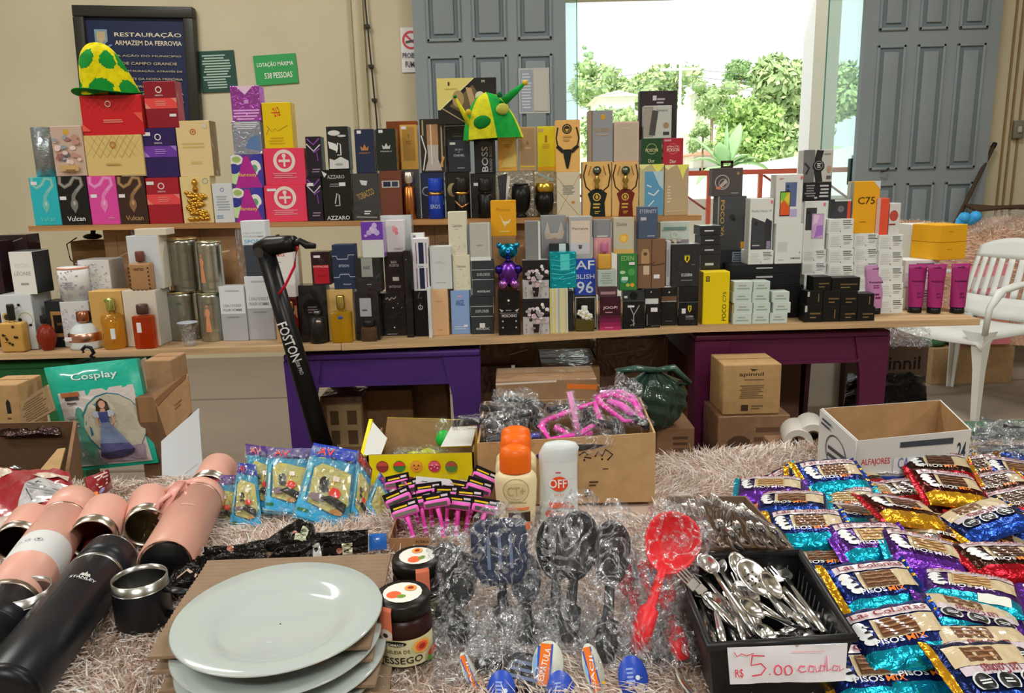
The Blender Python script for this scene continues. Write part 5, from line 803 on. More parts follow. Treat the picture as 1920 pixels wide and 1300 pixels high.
# pile of black cubes in front
cub = [('r', .3, .45, .9, .55, '6A5434'), ('m', .3, .2, .8, .35, 1, '7A6440')]
pl = [(1507, 1541, 605, 572, 't'), (1541, 1573, 606, 575, 't'), (1573, 1606, 605, 575, 't'), (1606, 1640, 602, 576, 't'), (1512, 1543, 572, 546, 's'), (1543, 1575, 575, 546, 's'), (1575, 1607, 575, 546, 's'), (1607, 1638, 576, 551, 's'), (1524, 1558, 546, 519, 's'), (1559, 1612, 546, 521, 's')]
nm = ['front left corner', 'second from the left in the bottom row', 'third from the left in the bottom row', 'right end of the bottom row', 'left end of the middle row', 'second from the left in the middle row', 'third from the left in the middle row', 'right end of the middle row', 'left one of the top two', 'right one of the top two']
for i, (xa, xb, yb_, yt, on) in enumerate(pl):
    B(f'small black carton of the black pile, {nm[i]}', xa, xb, yt, yb_, on, '131311', (cub if i % 3 != 1 else [('r', .7, .2, .75, .8, '8A6A38')]) + ([('r', .02, .6, .15, .95, 'B8B8B4')] if i in (0, 4) else []), name='small_box', group='pile of small black cartons', kind='g', d=.05, rz=random.uniform(-8, 8) if i > 3 else random.uniform(-3, 3), ch=.0008, top='26282A')
# tubes
def cream_tube(label, xc, yt, yb, c, lean=0, w=36, capc='p:141416', txt='pink'):
    X0, X1, Yf, z0, z1 = place(xc - w / 2, xc + w / 2, yt, yb, 't'); W, H = X1 - X0, z1 - z0; r = W * .36
    t = thing('cream_tube', label, 'tube', ((X0 + X1) / 2, Yf + r, z0), (0, math.radians(lean), 0), 'cream tubes standing on caps')
    MB().lathe([(r * .93, 0), (r * .95, H * .005), (r * .92, H * .14), (r * .5, H * .145)], capc, 20).build('cap', t)
    v = []; f = []; K = 8; seg = 20
    for k in range(K + 1):
        a = k / K; hw = r + (W / 2 - r) * a; hd = r * (1 - a) + .0012
        for i in range(seg): th = 2 * math.pi * i / seg; v.append((hw * math.cos(th), hd * math.sin(th), H * (.13 + .87 * a)))
    f = [(k * seg + i, k * seg + (i + 1) % seg, (k + 1) * seg + (i + 1) % seg, (k + 1) * seg + i) for k in range(K) for i in range(seg)] + [tuple(K * seg + i for i in range(seg))]
    m = MB(); m.add(v, f, c, True)
    def fn(x, y, e):
        a = y / (H * .87); hw = r + (W / 2 - r) * a; hd = r * (1 - a) + .0012; xx = (x - W / 2) * min(1, hw / (W / 2)); q = max(0, 1 - (xx / hw) ** 2); return (xx, -hd * math.sqrt(q) - e - .0005, y + H * .13)
    m.decals([('t', 'wella', .5, .92, .4, .05, '4A1438'), ('t', 'Revitalizing', .5, .6, .7, .06, '4A1438'), ('m', .3, .45, .7, .55, 2, '8A3870'), ('m', .35, .2, .75, .36, 2, '6A2050')], W, H * .87, fn); m.build('tube_body', t)
cream_tube('light mauve cream tube standing beside the black carton pile', 1643, 499, 590, 'p:B07CA8', w=40)
cream_tube('dark magenta cream tube, left one of three in a row', 1721, 497, 588, 'p:942868')
cream_tube('dark magenta cream tube, middle one of three in a row', 1757, 497, 589, 'p:942868')
cream_tube('dark magenta cream tube, right one of three in a row', 1801, 496, 589, 'p:942868')

# things standing further back on the lower board
carton('open brown cardboard box at the back of the board behind the floral boxes', 146, 214, 452, 560, 2.52, .12, 'c:7E5F3C', z0=ZT)
p = P(165, 448, 2.55); b = MB(); b.ball((0, 0, 0), .02, 'p:141416', 12, (1.6, 1, .5)); b.tube([(0, 0, 0), (.01, 0, .04)], .008, 'p:141416', 8); b.tube([(-.03, -.04, .0), (-.055, -.06, -.02), (-.05, -.06, -.07), (-.03, -.05, -.09)], .002, 'p:141416', 6); b.build('desk_lamp', loc=(p.x, 2.58, P(170, 452, 2.52).z + .011), label='small black lamp with a cable on the open brown box behind the tins', category='lamp')
wb('plain white carton standing at the back behind the yellow cartons', 1696, 1742, 421, 592, 't', lab(.3), dY=.33)
# ------------------------------------------------------------------ the furry rug on its table
ZR = .70
rs = np.random.RandomState(11)
YB = lambda x: interp(x, [-1.3, -.65, -.5, -.1, .27, .6, 1.0, 1.4], [1.27, 1.27, 1.30, 1.34, 1.365, 1.39, 1.36, 1.34])
t = thing('goods_table', 'low folding table hidden under the furry rug with the goods', 'table', (0, .9, 0))
MB().box(-1.2, 1.25, -.35, .38, .66, .685, 'p:B8B4AC', .004).build('tabletop', t)
for sx in (-1.12, 1.17):
    for sy in (-.3, .33): MB().tube([(sx, sy, 0), (sx * .98, sy, .66)], .015, 'x:8A8C8C', 8).build('leg', t)
def rz_(x, y): return ZR - .006 + .005 * math.sin(x * 9 + 1) * math.sin(y * 11) + .003 * math.sin(x * 23 + y * 17)
v = []; nx, ny = 90, 40; L_ = [i / ny for i in range(ny + 1)]
for j in range(ny + 8):
    for i in range(nx + 1):
        x = -1.25 + 2.6 * i / nx; yb = YB(x) + .012 * math.sin(x * 14) + .006 * math.sin(x * 37)
        if j <= ny: y = .42 + (yb - .42) * j / ny; z = rz_(x, y) - (max(0, (j - ny + 3)) / 3) ** 2 * .012
        else: q = j - ny; y = yb + .012 + .004 * q + .006 * math.sin(x * 30 + q); z = ZR - .018 - .022 * q
        v.append((x, y, z))
f = np.array([(j * (nx + 1) + i, j * (nx + 1) + i + 1, (j + 1) * (nx + 1) + i + 1, (j + 1) * (nx + 1) + i) for j in range(ny + 7) for i in range(nx)])
rug = np_mesh('furry_rug', np.array(v), f, 'm:BBA698', label='pinkish beige shaggy fur rug spread under all the foreground goods', category='rug')
rug.data.polygons.foreach_set('use_smooth', [True] * len(f))
def fur(name, parent, base, nrm, length, width, cols, seed, lay=.9):
    r = np.random.RandomState(seed); n = len(base)
    fl = np.stack([np.sin(base[:, 0] * 21 + base[:, 1] * 13) + np.sin(base[:, 1] * 31 + 2) + r.normal(0, .7, n), np.cos(base[:, 1] * 19 - base[:, 0] * 17) - .5 + r.normal(0, .7, n), np.zeros(n)], 1)
    d1 = nrm * 1.0 + fl * .35 * lay; d1 /= np.linalg.norm(d1, axis=1)[:, None]; d2 = nrm * .35 + fl * .8 * lay; d2 /= np.linalg.norm(d2, axis=1)[:, None]
    ln = length * r.uniform(.6, 1.25, (n, 1)); p1 = base + d1 * ln * .5; p2 = p1 + d2 * ln * .55
    a = r.normal(size=(n, 3)); s = np.cross(a, d1); s /= np.linalg.norm(s, axis=1)[:, None] + 1e-6; w = width * r.uniform(.7, 1.3, (n, 1))
    V = np.stack([base - s * w, base + s * w, p1 - s * w * .9, p1 + s * w * .9, p2 - s * w * .12, p2 + s * w * .12], 1).reshape(-1, 3)
    k = np.arange(n)[:, None] * 6; Fq = np.concatenate([k + np.array([[0, 1, 3, 2]]), k + np.array([[2, 3, 5, 4]])])
    mi = r.randint(0, len(cols), n); o = np_mesh(name, V, Fq, [mat(c) for c in cols], np.concatenate([mi, mi]), kind='stuff'); o.parent = parent; return o
N = 170000; bx = rs.uniform(-1.25, 1.32, N); tt = rs.uniform(0, 1, N); ybv = np.array([YB(x) for x in bx]); by = .55 + (ybv - .55) * tt ** .9
bz = ZR - .006 + .005 * np.sin(bx * 9 + 1) * np.sin(by * 11) + .003 * np.sin(bx * 23 + by * 17)
nr = np.tile([0., 0, 1], (N, 1)); 
M2 = 14000; b2x = rs.uniform(-1.25, 1.32, M2); q2 = rs.uniform(0, 1, M2); b2 = np.stack([b2x, np.array([YB(x) for x in b2x]) + .008 + .012 * np.sin(b2x * 14) + .02 * q2, ZR - .008 - .07 * q2], 1)
base = np.concatenate([np.stack([bx, by, bz], 1), b2]); nr = np.concatenate([nr, np.tile([0., .5, .6], (M2, 1))])
quads = [[G(*q, ZR) for q in Q_] for Q_ in (((300, 1235), (690, 1225), (720, 1050), (400, 1055)), ((1340, 1255), (1590, 1240), (1500, 1050), (1270, 1055)), ((1540, 1225), (1960, 1330), (1960, 860), (1460, 900)), ((905, 965), (1225, 965), (1215, 860), (905, 860)), ((0, 1290), (120, 1290), (215, 1090), (160, 1080)))]
keep = np.ones(len(base), bool)
for Q_ in quads:
    ins = np.ones(len(base), bool)
    for k in range(4):
        a, b_ = Q_[k], Q_[(k + 1) % 4]; ins &= ((b_.x - a.x) * (base[:, 1] - a.y) - (b_.y - a.y) * (base[:, 0] - a.x)) > 0
    keep &= ~ins
fur('fur_pile', rug, base[keep], nr[keep], .023, .0009, ['m:E2D2C6', 'm:CDB9AB', 'm:F0E4DA', 'm:B29D8E'], 5)

# ------------------------------------------------------------------ sheets, bags, open boxes
def sheet(name, parent, c4, m, dec=(), bulge=.006, th=.002, nx=10, ny=10, wr=0., seed=1, back=None, **tags):
    """c4 world corners BL, BR, TR, TL; a soft panel with thickness"""
    c = [Vector(p) for p in c4]; o0 = (c[0] + c[1] + c[2] + c[3]) / 4; c = [p - o0 for p in c]; n = (c[1] - c[0]).cross(c[3] - c[0]).normalized()
    r = random.Random(seed); ph = [r.uniform(0, 6.3) for _ in range(6)]
    W = ((c[1] - c[0]).length + (c[2] - c[3]).length) / 2; H = ((c[3] - c[0]).length + (c[2] - c[1]).length) / 2
    def pt(u, w, e=0):
        p = (c[0] * (1 - u) + c[1] * u) * (1 - w) + (c[3] * (1 - u) + c[2] * u) * w
        q = bulge * (max(0, math.sin(math.pi * u)) * max(0, math.sin(math.pi * w))) ** .5 if bulge > 0 else 0
        q += wr * (math.sin(u * 9 + ph[0] + w * 5) + math.sin(w * 13 + ph[1] - u * 4) + .6 * math.sin(u * 23 + w * 17 + ph[2]) + .5 * math.sin(u * 31 - w * 27 + ph[3])) * min(1, 6 * min(u + .05, 1.05 - u)) 
        return p + n * (q + e)
    b = MB(); v = [pt(i / nx, j / ny) for j in range(ny + 1) for i in range(nx + 1)]; nv = len(v)
    v += [((c[0] * (1 - u) + c[1] * u) * (1 - w) + (c[3] * (1 - u) + c[2] * u) * w) - n * (th + (bulge * .6 * math.sin(math.pi * u) * math.sin(math.pi * w) if bulge > 0 else 0)) for w in [j / ny for j in range(ny + 1)] for u in [i / nx for i in range(nx + 1)]]
    q = lambda i, j: j * (nx + 1) + i
    f = [(q(i, j), q(i + 1, j), q(i + 1, j + 1), q(i, j + 1)) for j in range(ny) for i in range(nx)]
    fb = [tuple(nv + k for k in ff[::-1]) for ff in f]
    ed = [q(i, 0) for i in range(nx)] + [q(nx, j) for j in range(ny)] + [q(i, ny) for i in range(nx, 0, -1)] + [q(0, j) for j in range(ny, 0, -1)]
    fe = [(ed[k], ed[k] + nv, ed[(k + 1) % len(ed)] + nv, ed[(k + 1) % len(ed)]) for k in range(len(ed))]
    b.add(v, f, m, True); b.add(v, fb + fe, back or m, True)
    if dec: b.decals(list(dec), W, H, lambda x, y, e: pt(min(1, max(0, x / W)), min(1, max(0, y / H)), e * 2 + .0006), True, pk='k')
    o = b.build(name, parent, **tags); o.location = o0; return o
def openbox(name, label, rim, zb, inset, m, inner, th=.004, group=None, cat='box', decf=None, bump_=None):
    rim = [Vector(p) for p in rim]; c = sum(rim, Vector()) / 4; c.z = zb; t = thing(name, label, cat, c, group=group) if False else None
    bot = [Vector((c.x + (p.x - c.x) * inset, c.y + (p.y - c.y) * inset, zb)) for p in rim]; sh = lambda p: Vector((c.x + (p.x - c.x) * (1 - th * 9), c.y + (p.y - c.y) * (1 - th * 9), p.z))
    b = MB(); v = [p - c for p in rim + bot + [sh(p) for p in rim] + [sh(p) + Vector((0, 0, th)) for p in bot]]
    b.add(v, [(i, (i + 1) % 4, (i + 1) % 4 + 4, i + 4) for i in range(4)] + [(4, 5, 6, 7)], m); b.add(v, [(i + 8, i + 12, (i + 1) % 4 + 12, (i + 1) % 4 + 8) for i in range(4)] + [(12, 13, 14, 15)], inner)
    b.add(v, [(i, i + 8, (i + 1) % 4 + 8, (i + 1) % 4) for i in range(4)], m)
    if decf:   # front face: rim[3]->rim[2] (BL, BR)
        A, B_, Cb = rim[3] - c, rim[2] - c, bot[3] - c; D_ = bot[2] - c; W = (B_ - A).length; H = (A - Cb).length; n = (D_ - Cb).cross(A - Cb).normalized()
        b.decals(decf, W, H, lambda x, y, e: (Cb * (1 - x / W) + D_ * (x / W)) * (1 - y / H) + (A * (1 - x / W) + B_ * (x / W)) * (y / H) + n * e, pk='m')
    o = b.build(name, loc=c, label=label, category=cat, group=group); o['_'] = 0; del o['_']; return o, rim, bot, c

# ------------------------------------------------------------------ plates on cardboard sheets
pc = G(523, 1143, .782); cs = [G(*q, .765) for q in ((275, 1228), (694, 1212), (733, 1038), (388, 1046))]
ctr = sum(cs, Vector()) / 4; Rp = (G(718, 1155, .78) - G(330, 1155, .78)).length / 2 * .985
def plate(loc, lbl, rot=(0, 0, 0)):
    R_ = Rp; t = MB(); t.lathe([(0.001, -.016), (R_ * .5, -.016), (R_ * .56, -.012), (R_ * .62, -.011), (R_ * .97, -.002), (R_, 0), (R_ * .985, .0015), (R_ * .66, -.0065), (R_ * .6, -.0095), (R_ * .54, -.012), (0.001, -.0125)], 'z:A6B0AC', 72, cap=False)
    t.decals([('m', .4, .4, .6, .6, 1, 'B4BEB8')], .03, .015, lambda x, y, e: (x - .015, y - .04, -.0122 + e)) if lbl.startswith('top') else None
    return t.build('dinner_plate', loc=loc, rot=rot, label=lbl, category='plate', group='stack of white plates')
zz = .716
for i, l in enumerate(('lowest white plate in the stack, mostly hidden by cardboard', 'second white plate from the bottom of the stack', 'third white plate from the bottom, its rim showing under the top sheets', 'top white plate lying on the brown corrugated sheets')):
    off = ((-.004, -.004), (.002, -.005), (-.002, -.002), (0, 0))[i]; plate((pc.x + off[0], pc.y + off[1], zz + .004 + (.007 if i == 3 else 0)), l, (.01 if i == 3 else 0, 0, 0))
    zz += .017
def cardsheet(z, rz, sc, l, dx=0, dy=0):
    b = MB(); pts = [Vector((ctr.x + dx, ctr.y + dy, 0)) + Matrix.Rotation(rz, 3, 'Z') @ (Vector((p.x, p.y, 0)) - Vector((ctr.x, ctr.y, 0))) * sc for p in cs]; c = Vector((ctr.x, ctr.y, z))
    n = 70; v = []; 
    for k in range(2):
        for i in range(n + 1):
            u = i / n
            for s in (0, 1):
                a, b_ = (pts[0].lerp(pts[3], u), pts[1].lerp(pts[2], u)); p = a if s == 0 else b_; v.append((p.x - c.x, p.y - c.y, (.0012 * math.sin(i * 2.1) if k == 0 else -.003) + .002 * math.sin(u * 5 + s * 2 + rz * 9)))
    m = 2 * (n + 1); f = [(2 * i, 2 * i + 1, 2 * i + 3, 2 * i + 2) for i in range(n)]
    f += [tuple(q + m for q in ff[::-1]) for ff in f[:n]] + [(2 * i, 2 * i + 2, 2 * i + 2 + m, 2 * i + m) for i in range(n)] + [(2 * i + 1, 2 * i + 1 + m, 2 * i + 3 + m, 2 * i + 3) for i in range(n)] + [(0, m, m + 1, 1), (2 * n, 2 * n + 1, 2 * n + 1 + m, 2 * n + m)]
    b.add(v, f, 'c:85705A').build('cardboard_sheet', loc=c, label=l, category='cardboard', group='cardboard sheets between the plates')
cardsheet(.709, .05, .97, 'lowest corrugated cardboard sheet, lying on the rug under the plates', .015, -.02)
cardsheet(.729, -.03, .98, 'second corrugated cardboard sheet from the bottom of the plate stack', .01, -.01)
cardsheet(.746, .03, .98, 'third corrugated cardboard sheet from the bottom of the plate stack')
cardsheet(.7625, 0, 1.0, 'top corrugated cardboard sheets, directly under the uppermost white plate')

# ------------------------------------------------------------------ jam jars
def jar(px, pyb, l, rz):
    p = G(px, pyb, ZR); t = thing('jam_jar', l, 'jar', (p.x, p.y + .02, ZR + .003), (0, 0, rz), 'peach jam jars'); r = .0315
    t.scale = (.95, .95, .8); MB().lathe([(r * .9, 0), (r, .004), (r, .05), (r * .98, .06), (r * .8, .07)], 'p:2A100C', 28).build('glass_body', t)
    cyl = lambda off, R_: (lambda x, y, e: (math.sin((x - off) / R_) * (R_ + e * 2 + .0004), -math.cos((x - off) / R_) * (R_ + e * 2 + .0004), y + .006))
    b = MB(); W, H = .075, .038; fn = cyl(W / 2, r + .0006)
    b.decals([('r', 0, 0, 1, 1, 'C8C49C'), ('e', .34, .87, .17, .055, '1E1E1A'), ('t', 'HOMMADE', .34, .87, .26, .1, 'C8C8B8'), ('t', 'GELEIA DE', .38, .62, .34, .13, '5A4A34'), ('t', 'PESSEGO', .42, .3, .6, .25, '2A2620'), ('e', .72, .72, .13, .13, 'D8A048'), ('e', .72, .72, .09, .09, 'D85A38'), ('e', .72, .72, .05, .05, '9C3420'), ('e', .9, .3, .1, .1, 'B84430'), ('e', .84, .16, .07, .05, '5A8A3A')], W, H, fn, True); b.build('paper_label', t)
    MB().lathe([(r * .84, .068), (r * .98, .07), (r * 1.0, .085), (r * .94, .09), (.001, .0905)], 'p:17130F', 28).build('lid', t)
    b = MB(); b.decals([('e', .5, .5, .5, .5, 'D0D0C8'), ('e', .28, .42, .19, .17, 'D8603A'), ('e', .46, .3, .12, .08, '6A8A3A'), ('e', .72, .66, .16, .15, 'D89048'), ('e', .72, .66, .08, .07, '8A3020')], .044, .044, lambda x, y, e: (x - .022, y - .022, .091 + e), True); b.build('lid_sticker', t)
    b = MB(); b.decals([('r', 0, 0, 1, 1, 'D8785A'), ('e', .5, .12, .55, .55, 'D8C8C0'), ('e', .5, .12, .2, .2, '2A2A2A')], .016, .045, lambda x, y, e: (math.sin((x - .03) / r) * (r + .001 + e), -math.cos((x - .03) / r) * (r + .001 + e) , y + .044) if y < .04 else (math.sin((x - .03) / r) * r * .98, -math.cos((x - .03) / r) * r * .98, .086 + (y - .04) * .5), True); b.build('seal_strip', t)
jar(757, 1252, 'front jam jar with a cream peach label and black lid beside the plates', math.radians(10)); jar(784, 1170, 'rear jam jar with its label turned away, behind the other jar', math.radians(58))

# ------------------------------------------------------------------ flasks and cups
def flask(name, l, A, B_, r, prof, cat='flask', group='lying flasks and cups'):
    """prof: list of (part name, material, [(radius factor, position along axis 0..1)])"""
    A = Vector(A); B_ = Vector(B_); L = (B_ - A).length; t = thing(name, l, cat, A, (B_ - A).to_track_quat('Z', 'Y').to_euler(), group)
    for nm_, m, pr in prof: MB().lathe([(r * a, L * z) for a, z in pr], m, 36).build(nm_, t)
    return t, L
rr = .034
A, B_ = G(-2, 1318, ZR + rr), G(208, 1046, ZR + rr)
t, L = flask('thermos_flask', 'black steel flask lying diagonally in the lower left corner', A, B_, rr, [('body', 'p:15181E', [(.97, 0), (1, .01), (1, .80)]), ('base_ring', 'p:0E1014', [(.6, -.004), (1.01, -.004), (1.02, .035), (1, .04)]), ('neck_ring', 'x:A8A8A4', [(.99, .80), (1.02, .805), (1.02, .815), (.99, .82)]), ('lid', 'p:171A20', [(1, .82), (1, .985), (.94, .985)]), ('lid_rim', 'x:B0B0AC', [(.96, .985), (.99, .985), (.98, 1.0), (.9, 1.0)])])
def on_cyl(t, r, L, s0, W, H, ang, dec, nm_='printed_mark', rot=0):
    # decal placed on cylinder along its axis; ang picked so that it faces up/camera
    def fn(x, y, e):
        x2, y2 = x - W / 2, y - H / 2; th = ang + x2 / r; return ((r + e + .0003) * math.cos(th), (r + e + .0003) * math.sin(th), s0 * L + y2)
    b = MB(); b.decals(dec, W, H, fn, True, pk='m'); b.build(nm_, t)
def up_angle(t):
    inv = t.rotation_euler.to_matrix().inverted(); d = inv @ (Vector((0, -.45, .9))); return math.atan2(d.y, d.x)
au = up_angle(t); on_cyl(t, rr, L, .62, .03, .02, au + .45, [('t', 'STANLEY', .5, .3, .95, .26, 'C8C8C8'), ('p', [(.3, .5), (.36, .8), (.44, .7), (.5, 1.0), (.56, .7), (.64, .8), (.7, .5)], 'B8B4AC'), ('m', .3, .1, .7, .18, 1, 'A0A0A0')])
A, B_ = G(-22, 1196, ZR + rr), G(142, 946, ZR + rr)
t, L = flask('thermos_flask', 'salmon pink flask with a white paper band lying at the left edge', A, B_, rr, [('body', 'p:CE9C8C', [(1, .16), (1, .80)]), ('base', 'p:16161A', [(.9, 0), (.98, .01), (.98, .16)]), ('base_ring', 'x:A89C90', [(1.0, .155), (1.01, .16), (1.01, .175), (1, .18)]), ('lid', 'p:CE9C8C', [(1, .80), (1.0, .98), (.9, .99)]), ('lid_ring', 'x:C8A898', [(1.0, .795), (1.012, .8), (1.012, .805), (1, .81)]), ('paper_band', 'm:C4C6C6', [(1.004, .38), (1.01, .385), (1.01, .54), (1.004, .545)])])
au = up_angle(t); on_cyl(t, rr * 1.012, L, .46, .04, .02, au, [('o', .2, .5, .12, .02, '8A8C8C'), ('t', 'CS', .5, .5, .16, .3, '6A6C6C'), ('o', .8, .5, .12, .02, '6A6C6C'), ('e', .8, .5, .04, .04, '4A4A4A')]); on_cyl(t, rr, L, .64, .02, .02, au - .5, [('l', [(.2, .2), (.4, .8), (.7, .5), (.9, .9)], .04, '5A3A30'), ('l', [(.3, .5), (.8, .3)], .04, '5A3A30')])
A, B_ = G(310, 1060, ZR + .036), G(378, 932, ZR + .036)
t, L = flask('thermos_flask', 'salmon pink flask showing its black base, between the black cup and toy packs', A, B_, .035, [('body', 'p:C0907F', [(.95, 0), (1, .02), (1, .86)]), ('base', 'p:0C0C0E', [(.001, -.004), (.84, -.004), (.86, 0), (.95, .0)]), ('lid_ring', 'x:C0A090', [(1.0, .855), (1.015, .86), (1.015, .87), (1, .875)]), ('lid', 'p:CE9C8C', [(1, .875), (1, .98), (.9, 1)])])
au = up_angle(t); on_cyl(t, .035, L, .5, .02, .012, au + .3, [('t', 'STANLEY', .5, .5, .8, .3, 'D8C0B4')])
def cup(l, A, B_, r, c, handle=None, rimc='x:B8B0A4', inner='x:7A6A60'):
    A = Vector(A); B_ = Vector(B_); L = (B_ - A).length; t = thing('steel_cup', l, 'cup', A, (B_ - A).to_track_quat('Z', 'Y').to_euler(), 'lying flasks and cups')
    MB().lathe([(.001, 0), (r * .92, 0), (r, L * .06), (r, L * .8)], c, 32, cap=False).build('body', t); MB().lathe([(r, L * .8), (r * .97, L * .82), (r * .97, L), (r * .92, L), (r * .92, L * .85)], rimc, 32, cap=False).build('rim', t)
    MB().lathe([(r * .92, L * .9), (r * .9, L * .12), (.001, L * .1)], inner, 32, cap=False).build('lining', t)
    if handle: h, dirn = handle; a = dirn; MB().tube([(math.cos(a) * r * .98, math.sin(a) * r * .98, L * .2), (math.cos(a) * r * 1.7, math.sin(a) * r * 1.7, L * .22), (math.cos(a) * r * 1.8, math.sin(a) * r * 1.8, L * .7), (math.cos(a) * r * .98, math.sin(a) * r * .98, L * .75)], .006, c, 8, flat=.5).build('handle', t)
    return t
cup('salmon pink cup lying right of the banded pink flask', G(203, 958, .742), G(172, 1014, .735), .031, 'p:CE9C8C', None, inner='x:6A3A34')  # steel lining coloured dark red to paint in the reflections inside
cup('salmon pink cup half hidden left of the banded pink flask', G(62, 975, .74), G(30, 1022, .735), .029, 'p:CE9C8C', None, inner='x:5A3A34')  # reddish reflections put into this lining colour too
cup('salmon pink cup with its steel opening facing forward, beside the pink strap handle', G(283, 938, .738), G(274, 990, .732), .030, 'p:CE9C8C', (1, .6), inner='x:8A8470')
cup('salmon pink mug at the back edge of the rug behind the toy packs', G(412, 880, .735), G(388, 925, .735), .031, 'p:CE9C8C', None)
t = thing('strap_handle', 'pair of salmon pink plastic strap handles between the pink cups and flask', 'handle', G(330, 930, .75))
o0 = t.location
for pts in ([(300, 975, .74), (322, 925, .775), (338, 905, .775)], [(338, 905, .775), (352, 945, .755)], [(322, 925, .775), (300, 940, .765), (290, 962, .75)], [(338, 905, .775), (372, 905, .765), (385, 925, .75)], [(345, 925, .77), (372, 932, .76), (385, 925, .75)]):
    MB().tube([G(*q) - o0 for q in pts], .0085, 'p:D0958A', 8, flat=.35).build('strap', t)
cup('black cup with a steel rim standing open right of the black flask', G(250, 1192, ZR + .002) + Vector((0, .03, 0)), G(250, 1192, ZR + .002) + Vector((0, .03, .058)), .0315, 'p:14161A', (1, 3.0), 'x:A8A8A4', 'x:6A6A68')
cup('black cup with a steel rim partly hidden left of the black flask', G(50, 1202, ZR + .002) + Vector((-.004, .012, 0)), G(50, 1202, ZR + .002) + Vector((-.004, .012, .058)), .0315, 'p:14161A', None, 'x:A8A8A4', 'x:6A6A68')

# ------------------------------------------------------------------ red printed bags, far left
S = lambda *q: [P(*c) for c in q]
sheet('plastic_bag', None, [G(-20, 985, .71), G(150, 962, .71), G(130, 885, .74), G(-20, 880, .74)], 'k:8A1C26', [('e', .12, .8, .18, .1, 'C8BCAC'), ('e', .35, .9, .1, .05, '2A2A20'), ('p', [(.3, .1), (.9, .15), (.95, .5), (.6, .65), (.4, .35)], 'A8A8A8'), ('l', [(.45, .35), (.6, .5), (.85, .45), (.8, .25), (.5, .2), (.45, .35)], .012, '3A3A40'), ('p', [(.55, .7), (.95, .6), (.98, .75), (.6, .85)], 'C0B0A0'), ('m', .45, .15, .9, .45, 6, '8A8C90')], .018, .004, 16, 12, .003, 3, label='red and white printed plastic bag crumpled at the far left', category='bag', group='red plastic bags')
sheet('plastic_bag', None, [G(172, 945, .715), G(212, 915, .71), G(203, 880, .75), G(160, 896, .745)], 'k:7A1820', [('m', .2, .3, .8, .9, 4, 'C8B8B0'), ('p', [(0, 0), (.3, 0), (.2, .3), (0, .35)], 'D87830'), ('e', .35, .2, .1, .08, '8A8AC0')], .008, .003, 8, 8, .001, 4, label='dark red packet with white lettering at the rug edge, below the costume bag', category='bag', group='red plastic bags')
sheet('plastic_bag', None, [G(-20, 1045, .71), G(60, 1010, .71), G(70, 965, .725), G(-20, 970, .73)], 'k:B8A8A0', [('p', [(0, 0), (.9, 0), (.7, .3), (0, .5)], '8A1C26')], .012, .003, 8, 8, .003, 5, label='pale crumpled plastic bag under the banded pink flask', category='bag')
sheet('plastic_bag', None, [G(95, 1110, .706), G(160, 1090, .706), G(200, 1000, .712), G(120, 1010, .712)], 'k:7A1820', [], .008, .003, 8, 8, .002, 6, label='dark red plastic bag showing between the pink and the black flask', category='bag', group='red plastic bags')
MB().tube([G(160, 930, .73), G(168, 945, .725), G(178, 950, .72)], .008, 'k:D8843A', 8).build('orange_ribbon', label='short orange strip lying on the red bags', category='ribbon')

# ------------------------------------------------------------------ toy packs
def toypack(l, q, seed, hdr='24348C', toys=True, cut=False):
    r = random.Random(seed); th = [('r', .02, .02, .98, .82, '2A86A8'), ('r', 0, .82, 1, 1, hdr), ('l', [(0, .8), (.5, .83), (1, .79)], .02, 'B8C04A'), ('t', 'AV', .32, .9, .34, .1, 'D83A28'), ('m', .4, .8, .98, .86, 1, '12163C'),
        ('p', [(.2, .22), (.16, .66), (.3, .74), (.92, .68), (.95, .3), (.7, .16)], 'B0A860'), ('r', .05, .2, .13, .72, '5AA8B8'), ('m', .06, .22, .12, .7, 1, 'C8D0C8'), ('p', [(.02, .02), (.98, .02), (.98, .2), (.6, .14), (.02, .24)], '2E9CCC'), ('l', [(.02, .03), (.98, .05)], .02, 'C8C83A'), ('r', .05, .09, .25, .13, '2E6A3A')]
    if toys:
        th += [('e', .42, .5, .09, .12, '2A2620'), ('e', .44, .42, .1, .06, '3A3A38'), ('e', .66, .4, .12, .1, 'C8382C'), ('p', [(.55, .38), (.64, .56), (.6, .58)], 'D8A828'), ('r', .58, .54, .7, .6, 'D8D0C8'), ('e', .35, .3, .16, .08, '7A6A70'), ('p', [(.4, .3), (.9, .2), (.92, .3), (.6, .36)], '2A2824'), ('e', .75, .18, .12, .05, 'A87848')]
    c = S(*q) if len(q[0]) == 3 else q
    t = thing('toy_pack', l, 'toy', sum(c, Vector()) / 4, group='blue toy packs in clear bags')
    o = sheet('printed_card', t, c, 'k:3A90B0', th, .007, .003, 8, 10, .0008, seed); o.location -= t.location
    c2 = [p + Vector((0, -.007, 0)) for p in c]; o = sheet('clear_film', t, c2, 'l:C8D8DC', (), .008, .001, 10, 10, .0016, seed + 3); o.location -= t.location
q = lambda *a: [(x, y, Y) for x, y, Y in a]
toypack('blue toy pack lying lowest at the left of the pack heap', [G(380, 1035, .712), G(470, 1015, .712), G(455, 975, .73), G(375, 985, .73)], 31, toys=False)
toypack('blue toy pack flat under the upright ones, in the middle of the heap', [G(440, 1008, .72), G(560, 990, .72), G(560, 950, .745), G(450, 960, .745)], 32, toys=False)
toypack('blue toy pack leaning at the left end, with a purple header', q((410, 1000, 1.10), (451, 1000, 1.10), (442, 891, 1.155), (382, 895, 1.155)), 33, '5A3A70')
toypack('blue toy pack second from the left, partly behind the leaning one', q((430, 998, 1.085), (493, 998, 1.085), (480, 872, 1.15), (447, 868, 1.15)), 34)
